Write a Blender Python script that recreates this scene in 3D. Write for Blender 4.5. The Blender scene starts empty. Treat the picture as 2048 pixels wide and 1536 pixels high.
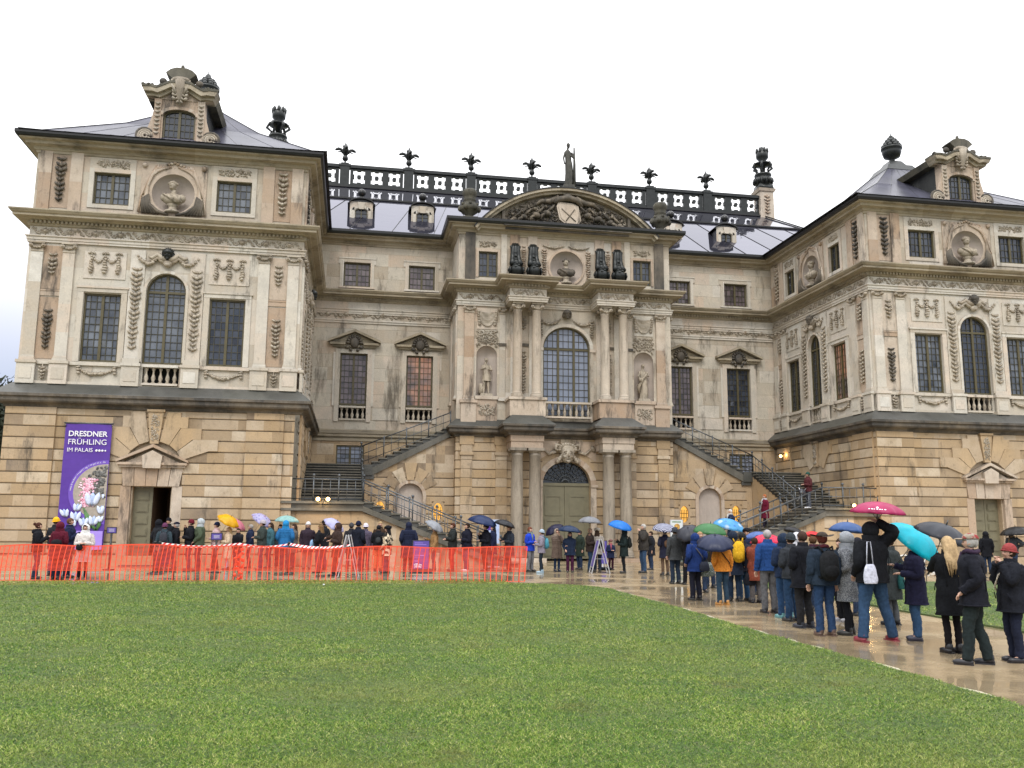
import bpy, bmesh, math, random
import numpy as np
from mathutils import Vector, Matrix
R_ = math.radians
rnd = random.Random(7)
SC = bpy.context.scene
COL = SC.collection

# ---------------------------------------------------------------- camera
cam = bpy.data.cameras.new('camera')
camo = bpy.data.objects.new('camera', cam)
COL.objects.link(camo)
cam.sensor_width = 36.0
cam.lens = 36.0 * 1800 / 2048
cam.clip_start = 0.1
cam.clip_end = 3000
_rt = Vector((0.98472, -0.17398, 0.00712)); _up = Vector((-0.03506, -0.15803, 0.98681)); _fw = Vector((0.17056, 0.97199, 0.16172))
camo.matrix_world = Matrix(((_rt.x, _up.x, -_fw.x, -11.235), (_rt.y, _up.y, -_fw.y, -39.812), (_rt.z, _up.z, -_fw.z, 1.5), (0, 0, 0, 1)))
SC.camera = camo

# ---------------------------------------------------------------- world, sun, exposure
SUN_EL, SUN_ROT = R_(48), R_(200)
world = bpy.data.worlds.new('World'); SC.world = world
world.use_nodes = True
wt = world.node_tree; wt.nodes.clear()
def wn(t, **k):
    n = wt.nodes.new(t)
    for a, b in k.items(): setattr(n, a, b)
    return n
sky = wn('ShaderNodeTexSky', sky_type='NISHITA', sun_disc=False)
sky.sun_elevation = SUN_EL; sky.sun_rotation = SUN_ROT
bg1 = wn('ShaderNodeBackground'); bg1.inputs[1].default_value = 0.12
wt.links.new(sky.outputs[0], bg1.inputs[0])
bg2 = wn('ShaderNodeBackground'); bg2.inputs[1].default_value = 1.25
tc = wn('ShaderNodeTexCoord')
mp = wn('ShaderNodeMapping'); mp.inputs['Scale'].default_value = (1, 1, 2.6)
nz = wn('ShaderNodeTexNoise'); nz.inputs['Scale'].default_value = 1.6; nz.inputs['Detail'].default_value = 4
wt.links.new(tc.outputs['Generated'], mp.inputs[0]); wt.links.new(mp.outputs[0], nz.inputs[0])
cr = wn('ShaderNodeValToRGB')
cr.color_ramp.elements[0].position = 0.30; cr.color_ramp.elements[0].color = (0.86, 0.86, 0.86, 1)
cr.color_ramp.elements[1].position = 0.52; cr.color_ramp.elements[1].color = (1, 1, 1, 1)
wt.links.new(nz.outputs[0], cr.inputs[0])
# the cloud layer thins towards the horizon, where a bluer strip shows
sx = wn('ShaderNodeSeparateXYZ'); wt.links.new(tc.outputs['Generated'], sx.inputs[0])
mr = wn('ShaderNodeMapRange'); mr.inputs[1].default_value = 0.02; mr.inputs[2].default_value = 0.24
mr.inputs[3].default_value = 0.45; mr.inputs[4].default_value = 1.0
wt.links.new(sx.outputs[2], mr.inputs[0])
tint = wn('ShaderNodeValToRGB'); tint.color_ramp.elements[0].position = 0.06; tint.color_ramp.elements[0].color = (0.30, 0.33, 0.50, 1); tint.color_ramp.elements[1].position = 0.34; tint.color_ramp.elements[1].color = (0.98, 0.985, 1, 1)
lum = wn('ShaderNodeMapRange'); lum.inputs[1].default_value = 0.0; lum.inputs[2].default_value = 1.0; lum.inputs[3].default_value = 0.80; lum.inputs[4].default_value = 2.3   # overcast sky: brightest overhead
wt.links.new(sx.outputs[2], lum.inputs[0]); wt.links.new(lum.outputs[0], bg2.inputs[1])
wt.links.new(sx.outputs[2], tint.inputs[0]); wt.links.new(tint.outputs[0], bg2.inputs[0])
mm = wn('ShaderNodeMath', operation='MULTIPLY')
wt.links.new(cr.outputs[0], mm.inputs[0]); wt.links.new(mr.outputs[0], mm.inputs[1])
mxs = wn('ShaderNodeMixShader')
wt.links.new(mm.outputs[0], mxs.inputs[0]); wt.links.new(bg1.outputs[0], mxs.inputs[1]); wt.links.new(bg2.outputs[0], mxs.inputs[2])
wo = wn('ShaderNodeOutputWorld'); wt.links.new(mxs.outputs[0], wo.inputs[0])
sun = bpy.data.lights.new('sun', 'SUN'); sun.energy = 0.9; sun.angle = R_(16); sun.color = (1.0, 0.96, 0.9)
suno = bpy.data.objects.new('sun', sun); COL.objects.link(suno)
suno.rotation_euler = (R_(90) - SUN_EL, 0, -SUN_ROT + math.pi)
SC.view_settings.view_transform = 'Standard'; SC.view_settings.look = 'None'
SC.view_settings.exposure = 0.42; SC.view_settings.gamma = 1.0
try: SC.view_settings.use_curve_mapping = False
except Exception: pass

# ---------------------------------------------------------------- materials
MATS = {}
def nodes_mat(name):
    m = bpy.data.materials.new(name); m.use_nodes = True
    nt = m.node_tree; nt.nodes.clear()
    out = nt.nodes.new('ShaderNodeOutputMaterial'); b = nt.nodes.new('ShaderNodeBsdfPrincipled')
    nt.links.new(b.outputs[0], out.inputs[0])
    return m, nt, b
def ramp(nt, cols, fac=None, interp='LINEAR'):
    r = nt.nodes.new('ShaderNodeValToRGB'); r.color_ramp.interpolation = interp
    e = r.color_ramp.elements
    while len(e) < len(cols): e.new(0.5)
    for i, (p, c) in enumerate(cols):
        e[i].position = p; e[i].color = (c[0], c[1], c[2], 1)
    if fac is not None: nt.links.new(fac, r.inputs[0])
    return r.outputs[0]
def noise(nt, scale, detail=4, vec=None, stretch=None, rough=0.55, obj=True, lac=2.0):
    n = nt.nodes.new('ShaderNodeTexNoise'); n.inputs['Scale'].default_value = scale
    n.inputs['Detail'].default_value = detail; n.inputs['Roughness'].default_value = rough
    t = nt.nodes.new('ShaderNodeTexCoord'); src = t.outputs['Object']
    if stretch:
        mpn = nt.nodes.new('ShaderNodeMapping'); mpn.inputs['Scale'].default_value = stretch
        nt.links.new(src, mpn.inputs[0]); src = mpn.outputs[0]
    nt.links.new(src, n.inputs['Vector'])
    return n.outputs[0]
def mix(nt, fac, a, b, mode='MIX'):
    m = nt.nodes.new('ShaderNodeMix'); m.data_type = 'RGBA'; m.blend_type = mode
    for i, x in ((0, fac), (6, a), (7, b)):
        if hasattr(x, 'links') or hasattr(x, 'is_linked'): nt.links.new(x, m.inputs[i])
        elif isinstance(x, (int, float)): m.inputs[i].default_value = x
        else: m.inputs[i].default_value = (x[0], x[1], x[2], 1)
    return m.outputs[2]
def mrange(nt, v, a, b, c=0.0, d=1.0):
    m = nt.nodes.new('ShaderNodeMapRange'); nt.links.new(v, m.inputs[0])
    for i, x in enumerate((a, b, c, d)): m.inputs[i + 1].default_value = x
    return m.outputs[0]
def bump(nt, b, h, strength=0.4, dist=0.02):
    n = nt.nodes.new('ShaderNodeBump'); n.inputs['Strength'].default_value = strength; n.inputs['Distance'].default_value = dist
    nt.links.new(h, n.inputs['Height']); nt.links.new(n.outputs[0], b.inputs['Normal'])
def stone(name, cols, soot=(0.05, 0.045, 0.035), lo=0.56, hi=0.72, amount=0.8, rough=0.75, streak=(1.3, 1.3, 0.28), uptop=0.6, grain=0.25):
    """sandstone: per-block tone from the mesh, mottling, soot in streaks and on surfaces that face up"""
    m, nt, b = nodes_mat(name)
    at = nt.nodes.new('ShaderNodeAttribute'); at.attribute_name = 'tone'
    base = ramp(nt, cols, at.outputs['Fac'])
    n1 = noise(nt, 1.7, 5); n2 = noise(nt, 14, 4)
    base = mix(nt, mrange(nt, n1, 0.3, 0.7, 0.0, 0.7), base, tuple(c * 0.72 for c in cols[len(cols) // 2][1]))
    base = mix(nt, grain, base, mix(nt, n2, (0.25, 0.25, 0.25), (1.5, 1.5, 1.5)), 'MULTIPLY') if grain else base
    base = mix(nt, mrange(nt, noise(nt, 0.42, 3), 0.44, 0.58, 0.0, 0.15), base, mix(nt, 0.55, base, (0.50, 0.485, 0.47)))
    s = noise(nt, 1.0, 7, stretch=streak, rough=0.72)
    s2 = noise(nt, 5.5, 5, stretch=(1, 1, 0.5), rough=0.7)
    base = mix(nt, mrange(nt, s2, 0.57, 0.72, 0.0, amount * 0.5), base, tuple(0.6 * a + 0.12 * b for a, b in zip(soot, cols[0][1])))
    f = mrange(nt, s, lo, hi, 0.0, amount)
    base = mix(nt, f, base, soot)
    g = nt.nodes.new('ShaderNodeNewGeometry'); sp = nt.nodes.new('ShaderNodeSeparateXYZ'); nt.links.new(g.outputs['True Normal'], sp.inputs[0])
    up = mrange(nt, sp.outputs[2], 0.35, 0.85, 0.0, uptop)
    base = mix(nt, up, base, soot)
    nt.links.new(base, b.inputs['Base Color']); b.inputs['Roughness'].default_value = rough
    bump(nt, b, mix(nt, 0.5, n2, s2), 0.6, 0.03)
    MATS[name] = m; return m
def plain(name, col, rough=0.6, metal=0.0, var=0.15, scale=6, bumpy=0.0, bscale=40, emit=None, spec=None, coat=0):
    if name in MATS: return MATS[name]
    m, nt, b = nodes_mat(name)
    if var:
        n = noise(nt, scale, 4)
        c = mix(nt, mrange(nt, n, 0.3, 0.7), tuple(x * (1 - var) for x in col), tuple(min(1, x * (1 + var)) for x in col))
        nt.links.new(c, b.inputs['Base Color'])
    else: b.inputs['Base Color'].default_value = (*col, 1)
    b.inputs['Roughness'].default_value = rough; b.inputs['Metallic'].default_value = metal
    if bumpy: bump(nt, b, noise(nt, bscale, 3), bumpy, 0.01)
    if emit:
        b.inputs['Emission Color'].default_value = (*emit[:3], 1); b.inputs['Emission Strength'].default_value = emit[3]
    if spec is not None: b.inputs['Specular IOR Level'].default_value = spec
    if coat: b.inputs['Coat Weight'].default_value = coat
    MATS[name] = m; return m

stone('ochre', [(0.0, (0.17, 0.125, 0.085)), (0.12, (0.34, 0.24, 0.135)), (0.35, (0.46, 0.32, 0.175)), (0.6, (0.53, 0.39, 0.235)), (0.82, (0.48, 0.375, 0.26)), (1.0, (0.66, 0.56, 0.42))],
      soot=(0.06, 0.05, 0.038), lo=0.555, hi=0.68, amount=0.85)
stone('cream', [(0.0, (0.48, 0.40, 0.30)), (0.3, (0.58, 0.51, 0.41)), (0.6, (0.66, 0.615, 0.53)), (0.8, (0.63, 0.50, 0.38)), (1.0, (0.73, 0.70, 0.63))],
      soot=(0.10, 0.085, 0.065), lo=0.575, hi=0.69, amount=0.8, uptop=0.75)
stone('warm_cream', [(0.0, (0.42, 0.34, 0.245)), (0.3, (0.53, 0.45, 0.345)), (0.6, (0.61, 0.555, 0.455)), (0.8, (0.58, 0.44, 0.32)), (1.0, (0.68, 0.63, 0.545))],
      soot=(0.075, 0.06, 0.042), lo=0.54, hi=0.69, amount=0.82, uptop=0.8)
stone('carved', [(0.0, (0.36, 0.285, 0.20)), (1.0, (0.58, 0.51, 0.405))], soot=(0.075, 0.06, 0.042), lo=0.46, hi=0.70, amount=0.7, streak=(1, 1, 0.6), uptop=0.8)
stone('rose', [(0.0, (0.40, 0.27, 0.17)), (0.5, (0.55, 0.43, 0.32)), (1.0, (0.62, 0.54, 0.44))], soot=(0.05, 0.042, 0.034), lo=0.53, hi=0.65, amount=0.85)
stone('cornice_stone', [(0.0, (0.30, 0.24, 0.155)), (1.0, (0.50, 0.43, 0.31))], soot=(0.055, 0.045, 0.03), lo=0.50, hi=0.66, amount=0.7, streak=(0.5, 0.5, 2.0), uptop=0.8)
stone('sooty', [(0.0, (0.10, 0.083, 0.062)), (1.0, (0.21, 0.17, 0.12))], soot=(0.035, 0.033, 0.03), lo=0.38, hi=0.62, amount=0.9, streak=(1, 1, 0.5), uptop=0.9)
stone('moss_stone', [(0.0, (0.06, 0.055, 0.038)), (1.0, (0.13, 0.115, 0.075))], soot=(0.025, 0.024, 0.018), lo=0.42, hi=0.62, amount=0.8, uptop=0.8)
stone('trophy_stone', [(0.0, (0.16, 0.125, 0.09)), (1.0, (0.34, 0.28, 0.20))], soot=(0.03, 0.026, 0.02), lo=0.42, hi=0.6, amount=0.9, uptop=0.8)
stone('black_stone_and_riser_shade', [(0.0, (0.03, 0.032, 0.03)), (1.0, (0.055, 0.055, 0.05))], soot=(0.015, 0.016, 0.016), lo=0.4, hi=0.6, amount=0.8)
stone('slate_ledge_and_riser_shade', [(0.0, (0.05, 0.05, 0.045)), (1.0, (0.085, 0.085, 0.07))], soot=(0.03, 0.03, 0.028), lo=0.45, hi=0.7, amount=0.6, uptop=0.3, rough=0.45)
stone('column_stone', [(0.0, (0.42, 0.33, 0.24)), (1.0, (0.58, 0.50, 0.40))], soot=(0.10, 0.085, 0.065), lo=0.53, hi=0.70, amount=0.75, streak=(2.5, 2.5, 0.35))
stone('grey_column', [(0.0, (0.25, 0.21, 0.16)), (1.0, (0.42, 0.36, 0.28))], soot=(0.09, 0.075, 0.055), lo=0.46, hi=0.68, amount=0.75, streak=(2.5, 2.5, 0.3))
stone('step_stone', [(0.0, (0.085, 0.08, 0.065)), (1.0, (0.17, 0.155, 0.12))], soot=(0.04, 0.042, 0.03), lo=0.45, hi=0.7, amount=0.6, uptop=0.1, rough=0.35)
stone('niche_plaster', [(0.0, (0.46, 0.38, 0.32)), (1.0, (0.52, 0.45, 0.39))], soot=(0.25, 0.2, 0.17), lo=0.5, hi=0.8, amount=0.5, grain=0.1)
plain('olive_frame', (0.085, 0.07, 0.03), 0.5)
plain('window_bar', (0.05, 0.046, 0.028), 0.5)
plain('olive_door', (0.175, 0.16, 0.10), 0.45, var=0.12, scale=3)
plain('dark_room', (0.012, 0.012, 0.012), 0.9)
plain('iron', (0.10, 0.11, 0.12), 0.35, 0.5, var=0.2)
plain('gutter', (0.018, 0.018, 0.018), 0.3, 0.2)
plain('bronze_black', (0.02, 0.023, 0.022), 0.35, 0.3, var=0.3)
stone('marble', [(0.0, (0.40, 0.33, 0.24)), (1.0, (0.50, 0.43, 0.33))], soot=(0.07, 0.055, 0.04), lo=0.50, hi=0.66, amount=0.75, streak=(5, 5, 3), uptop=0.55)
plain('joint', (0.045, 0.036, 0.026), 0.9)

def glass_mat(name, c0, c1, scale=1.2, rough=0.04, emit=None):
    m, nt, b = nodes_mat(name)
    n = noise(nt, scale, 3); at = nt.nodes.new('ShaderNodeAttribute'); at.attribute_name = 'tone'
    c = mix(nt, mrange(nt, n, 0.35, 0.7), c0, c1)
    nt.links.new(mix(nt, mrange(nt, at.outputs['Fac'], 0, 1, 0.0, 0.45), c, tuple(x * 1.9 for x in c1)), b.inputs['Base Color'])
    b.inputs['Roughness'].default_value = rough; b.inputs['Specular IOR Level'].default_value = 0.6
    w = noise(nt, 3.2, 1); bump(nt, b, w, 0.25, 0.02)
    if emit:
        b.inputs['Emission Color'].default_value = (*emit[:3], 1)
        nt.links.new(mrange(nt, noise(nt, emit[4], 3), 0.42, 0.7, 0.0, emit[3]), b.inputs['Emission Strength'])
    MATS[name] = m
glass_mat('glass', (0.014, 0.017, 0.026), (0.042, 0.05, 0.068))
glass_mat('glass_pale', (0.12, 0.14, 0.18), (0.22, 0.245, 0.31), 0.9)
glass_mat('glass_curtain', (0.016, 0.02, 0.03), (0.14, 0.155, 0.18), 0.9)
glass_mat('glass_violet', (0.055, 0.045, 0.05), (0.14, 0.11, 0.115), 1.2)
glass_mat('glass_warm', (0.05, 0.042, 0.042), (0.13, 0.105, 0.10), 1.5, emit=(1.0, 0.42, 0.20, 0.26, 0.8))
plain('glass_amber', (0.4, 0.2, 0.04), 0.3, emit=(1.0, 0.50, 0.09, 0.85))

def roof_mat():
    m, nt, b = nodes_mat('wet_roof')
    at = nt.nodes.new('ShaderNodeAttribute'); at.attribute_name = 'tone'
    nt.links.new(ramp(nt, [(0, (0.09, 0.09, 0.12)), (1, (0.125, 0.125, 0.165))], at.outputs['Fac']), b.inputs['Base Color'])
    b.inputs['Metallic'].default_value = 0.75; b.inputs['Roughness'].default_value = 0.03
    b.inputs['Specular IOR Level'].default_value = 0.5
    bump(nt, b, noise(nt, 1.6, 3, stretch=(0.7, 1, 1.6)), 0.16, 0.03)
    MATS['wet_roof'] = m
roof_mat()
plain('slate_roof', (0.075, 0.075, 0.10), 0.28, var=0.25, scale=0.8); MATS['slate_roof'].node_tree.nodes['Principled BSDF'].inputs['IOR'].default_value = 1.16

def cloth(col, rough=0.85, quilt=False, pattern=None):
    key = 'cloth_%s_%s_%s' % ('_'.join('%.3f' % c for c in col), quilt, pattern)
    if key in MATS: return MATS[key]
    if max(col) < .25 and pattern is None: col = tuple(x * .74 for x in col)
    m, nt, b = nodes_mat('fabric')
    n = noise(nt, 22, 4)
    c = mix(nt, mrange(nt, n, 0.3, 0.7), tuple(x * 0.72 for x in col), tuple(min(1, x * 1.22) for x in col))
    if pattern == 'patch':
        v = nt.nodes.new('ShaderNodeTexVoronoi'); v.inputs['Scale'].default_value = 11
        t = nt.nodes.new('ShaderNodeTexCoord'); nt.links.new(t.outputs['Object'], v.inputs['Vector'])
        sp = nt.nodes.new('ShaderNodeSeparateColor'); nt.links.new(v.outputs['Color'], sp.inputs[0])
        c = mix(nt, mrange(nt, sp.outputs[0], 0.5, 0.52), c, (0.62, 0.52, 0.38))
    if pattern == 'tweed':
        c = mix(nt, mrange(nt, noise(nt, 60, 2), 0.45, 0.6), c, (0.30, 0.31, 0.33))
    if pattern == 'plaid':
        c = mix(nt, mrange(nt, noise(nt, 16, 1), 0.45, 0.55), c, (0.25, 0.04, 0.04))
    nt.links.new(c, b.inputs['Base Color']); b.inputs['Roughness'].default_value = rough
    b.inputs['Specular IOR Level'].default_value = 0.15
    bump(nt, b, n, 0.5, 0.02)
    MATS[key] = m; return m

# ---------------------------------------------------------------- mesh building
_ico = None
def ico():
    global _ico
    if _ico is None:
        bm = bmesh.new(); bmesh.ops.create_icosphere(bm, subdivisions=2, radius=1)
        _ico = ([v.co.copy() for v in bm.verts], [[v.index for v in f.verts] for f in bm.faces])
        bm2 = bmesh.new(); bmesh.ops.create_icosphere(bm2, subdivisions=1, radius=1)
        _ico = (_ico, ([v.co.copy() for v in bm2.verts], [[v.index for v in f.verts] for f in bm2.faces]))
        bm.free(); bm2.free()
    return _ico
class Frame:
    """local wall coordinates: u along the wall, n out of it, z up"""
    def __init__(s, o=(0, 0, 0), u=(1, 0), n=(0, -1)):
        s.o, s.u, s.n = o, u, n
    def __call__(s, u, n, z):
        return (s.o[0] + s.u[0] * u + s.n[0] * n, s.o[1] + s.u[1] * u + s.n[1] * n, s.o[2] + z)
WORLD = Frame((0, 0, 0), (1, 0), (0, 1))
class MB:
    def __init__(s, F=WORLD): s.F = F; s.v = []; s.f = []; s.t = []; s.m = []; s.mi = 0; s.tone = None; s.sm = []; s.smooth = False
    def face(s, idx, tone=None):
        s.f.append(idx); s.m.append(s.mi); s.sm.append(s.smooth)
        s.t.append(tone if tone is not None else (s.tone if s.tone is not None else rnd.random()))
    def poly(s, pts, tone=None):
        b = len(s.v); s.v += [s.F(*p) for p in pts]; s.face(list(range(b, b + len(pts))), tone)
    def box(s, u0, u1, n0, n1, z0, z1, tone=None, ch=0.0):
        if tone is None: tone = s.tone if s.tone is not None else rnd.random()
        b = len(s.v)
        for z in (z0, z1):
            for u, n in ((u0, n0), (u1, n0), (u1, n1), (u0, n1)): s.v.append(s.F(u, n, z))
        for q in ((0, 1, 2, 3), (4, 5, 6, 7), (0, 1, 5, 4), (1, 2, 6, 5), (2, 3, 7, 6), (3, 0, 4, 7)): s.face([b + i for i in q], tone)
    def taper(s, c, z0, z1, w0, d0, w1, d1, tone=None):
        b = len(s.v); tone = rnd.random() if tone is None else tone
        for z, w, d in ((z0, w0, d0), (z1, w1, d1)):
            for a, e in ((-1, -1), (1, -1), (1, 1), (-1, 1)): s.v.append(s.F(c[0] + a * w / 2, c[1] + e * d / 2, z))
        for q in ((0, 1, 2, 3), (4, 5, 6, 7), (0, 1, 5, 4), (1, 2, 6, 5), (2, 3, 7, 6), (3, 0, 4, 7)): s.face([b + i for i in q], tone)
    def prism(s, pts, n0, n1, tone=None):
        """closed outline (u,z) pushed out from n0 to n1"""
        tone = rnd.random() if tone is None else tone
        b = len(s.v); k = len(pts)
        s.v += [s.F(u, n1, z) for u, z in pts] + [s.F(u, n0, z) for u, z in pts]
        s.face(list(range(b, b + k)), tone)
        s.face(list(range(b + k, b + 2 * k)), tone)
        for i in range(k):
            j = (i + 1) % k; s.face([b + i, b + j, b + k + j, b + k + i], tone)
    def ell(s, c, r, rot=0.0, hi=False, tone=None):
        """ellipsoid, rot turns it in the wall plane"""
        V, Fs = ico()[0 if hi else 1]; b = len(s.v); ca, sa = math.cos(rot), math.sin(rot)
        tone = rnd.random() if tone is None else tone
        for p in V:
            x, y, z = p.x * r[0], p.y * r[1], p.z * r[2]
            s.v.append(s.F(c[0] + x * ca - z * sa, c[1] + y, c[2] + x * sa + z * ca))
        sm = s.smooth; s.smooth = True
        for f in Fs: s.face([b + i for i in f], tone)
        s.smooth = sm
    def lathe(s, c, prof, seg=16, tone=None, sq=False, rot=0.0):
        """prof list of (radius, z) around the vertical through c=(u,n)"""
        tone = rnd.random() if tone is None else tone
        b = len(s.v); sm = s.smooth; s.smooth = not sq
        for r, z in prof:
            for i in range(seg):
                a = 2 * math.pi * (i + (0.5 if sq else 0)) / seg + rot
                s.v.append(s.F(c[0] + r * math.cos(a), c[1] + r * math.sin(a), z))
        for k in range(len(prof) - 1):
            for i in range(seg):
                j = (i + 1) % seg
                s.face([b + k * seg + i, b + k * seg + j, b + (k + 1) * seg + j, b + (k + 1) * seg + i], tone)
        s.face([b + (len(prof) - 1) * seg + i for i in range(seg)], tone)
        s.face([b + i for i in range(seg)], tone)
        s.smooth = sm
    def tube(s, pts, rads, seg=8, tone=None, caps=True, ry=None):
        """tube through 3d local points"""
        tone = rnd.random() if tone is None else tone
        P = [Vector(p) for p in pts]; b = len(s.v); n = len(P)
        if isinstance(rads, (int, float)): rads = [rads] * n
        prev = None; sm = s.smooth; s.smooth = seg > 4
        for i, p in enumerate(P):
            t = (P[min(i + 1, n - 1)] - P[max(i - 1, 0)])
            if t.length < 1e-9: t = Vector((0, 0, 1))
            t.normalize()
            if prev is None:
                a = Vector((0, 0, 1)) if abs(t.z) < 0.9 else Vector((1, 0, 0))
                x = t.cross(a).normalized()
            else:
                x = (prev - t * prev.dot(t)).normalized()
            prev = x; y = t.cross(x)
            for k in range(seg):
                an = 2 * math.pi * k / seg + (math.pi / 4 if seg == 4 else 0)
                q = p + x * math.cos(an) * rads[i] + y * math.sin(an) * rads[i]
                s.v.append(s.F(q.x, q.y, q.z))
        for i in range(n - 1):
            for k in range(seg):
                j = (k + 1) % seg
                s.face([b + i * seg + k, b + i * seg + j, b + (i + 1) * seg + j, b + (i + 1) * seg + k], tone)
        if caps:
            s.face([b + k for k in range(seg)], tone); s.face([b + (n - 1) * seg + k for k in range(seg)], tone)
        s.smooth = sm
    def build(s, name, mats, parent=None, loc=None):
        me = bpy.data.meshes.new(name)
        v = s.v
        if loc is not None: v = [(p[0] - loc[0], p[1] - loc[1], p[2] - loc[2]) for p in v]
        me.from_pydata(v, [], s.f)
        if not isinstance(mats, (list, tuple)): mats = [mats]
        for m in mats: me.materials.append(MATS[m] if isinstance(m, str) else m)
        me.polygons.foreach_set('material_index', s.m); me.polygons.foreach_set('use_smooth', s.sm)
        a = me.attributes.new('tone', 'FLOAT', 'FACE'); a.data.foreach_set('value', s.t)
        bm = bmesh.new(); bm.from_mesh(me); bmesh.ops.recalc_face_normals(bm, faces=bm.faces); bm.to_mesh(me); bm.free()
        o = bpy.data.objects.new(name, me); COL.objects.link(o)
        if loc is not None: o.location = loc
        if parent is not None: o.parent = parent
        return o
def tag(o, label=None, cat=None, group=None, kind=None):
    for k, x in (('label', label), ('category', cat), ('group', group), ('kind', kind)):
        if x: o[k] = x
    return o
def thing(name, label, cat, loc=(0, 0, 0), rz=0, group=None):
    o = bpy.data.objects.new(name, None); COL.objects.link(o); o.location = loc; o.rotation_euler = (0, 0, rz)
    o.empty_display_size = 0.2
    return tag(o, label, cat, group)
def copy_tree(o, parent=None):
    c = o.copy(); COL.objects.link(c); c.parent = parent
    for ch in [x for x in o.children]: copy_tree(ch, c)
    return c
def sweep(mb, path, prof, closed=False, tones=None):
    """mitred moulding: path in plan walked so that outward is on the right hand; prof list of (out, z)"""
    n = len(path); dirs = []
    for i in range(n - 1):
        d = Vector((path[i + 1][0] - path[i][0], path[i + 1][1] - path[i][1])); dirs.append(d.normalized())
    rows = []
    for i in range(n):
        a = dirs[max(i - 1, 0)]; c = dirs[min(i, n - 2)]
        na = Vector((a.y, -a.x)); nc = Vector((c.y, -c.x))
        m = na + nc
        m = m / max(m.dot(nc), 1e-6) if m.length > 1e-6 else nc
        rows.append([(path[i][0] + m.x * o, path[i][1] + m.y * o, z) for o, z in prof])
    for i in range(n - 1):
        L = (Vector(path[i + 1]) - Vector(path[i])).length
        k = max(1, int(L / 1.6))
        for q in range(k):
            t = rnd.random()
            for j in range(len(prof) - 1):
                A = Vector(rows[i][j]); B = Vector(rows[i + 1][j]); Cc = Vector(rows[i + 1][j + 1]); D = Vector(rows[i][j + 1])
                mb.poly([A.lerp(B, q / k), A.lerp(B, (q + 1) / k), D.lerp(Cc, (q + 1) / k), D.lerp(Cc, q / k)], t)
def gz(y): return -0.27 * min(max((-12 - y) / 16, 0), 1.4)
# ================================================================ ground, paths, lawns
def sheet(name, pts, dz, mat, kind='structure', nx=1):
    mb = MB(); 
    mb.poly([(x, y, gz(y) + dz) for x, y in pts], 0.5)
    return mb
def ground_strips(x0, x1, ys, dz):
    mb = MB()
    for a, b in zip(ys, ys[1:]):
        mb.poly([(x0, a, gz(a) + dz), (x1, a, gz(a) + dz), (x1, b, gz(b) + dz), (x0, b, gz(b) + dz)], 0.5)
    return mb
def wet_gravel():
    m, nt, b = nodes_mat('wet_gravel')
    n1 = noise(nt, 0.55, 5, stretch=(1, 1, 1)); n2 = noise(nt, 45, 3); n3 = noise(nt, 3.0, 5)
    c = mix(nt, mrange(nt, n3, 0.3, 0.7), (0.225, 0.16, 0.085), (0.36, 0.27, 0.155))
    c = mix(nt, mrange(nt, n2, 0.35, 0.7, 0.0, 0.5), c, (0.40, 0.33, 0.23))
    pud = mrange(nt, n1, 0.44, 0.56)
    c = mix(nt, pud, c, mix(nt, 0.4, c, (0.14, 0.115, 0.08)))
    nt.links.new(c, b.inputs['Base Color'])
    nt.links.new(mrange(nt, n1, 0.40, 0.55, 0.30, 0.06), b.inputs['Roughness'])
    b.inputs['Specular IOR Level'].default_value = 0.75
    h = mix(nt, pud, n2, (0.5, 0.5, 0.5))
    bump(nt, b, h, 0.35, 0.01)
    MATS['wet_gravel'] = m
wet_gravel()
def lawn_mat():
    m, nt, b = nodes_mat('lawn')
    n1 = noise(nt, 0.8, 5); n2 = noise(nt, 9, 4); n3 = noise(nt, 60, 3)
    c = mix(nt, mrange(nt, n1, 0.35, 0.65), (0.05, 0.105, 0.016), (0.11, 0.165, 0.035))
    c = mix(nt, mrange(nt, n2, 0.45, 0.75, 0.0, 0.7), c, (0.19, 0.18, 0.075))
    c = mix(nt, mrange(nt, n3, 0.35, 0.65, 0.0, 0.65), c, (0.02, 0.035, 0.008))
    nt.links.new(c, b.inputs['Base Color']); b.inputs['Roughness'].default_value = 0.8
    bump(nt, b, n3, 0.8, 0.04); MATS['lawn'] = m
lawn_mat()
plain('pale_grit', (0.42, 0.37, 0.28), 0.6, var=0.35, scale=30, bumpy=0.6)
m_j = None; plain('far_ground', (0.10, 0.10, 0.05), 0.9)

g = ground_strips(-400, 400, [-60, -34.4, -28, -12, 600], -0.02); tag(g.build('ground', 'far_ground'), 'dark flat parkland round the palace', 'ground', kind='structure')
g = ground_strips(-45, 45, [-45, -34.4, -28, -20, -12, 0, 14], 0.0); tag(g.build('gravel_forecourt', 'wet_gravel'), 'wet sandy gravel forecourt and path with puddles', 'ground', kind='structure')

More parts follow.
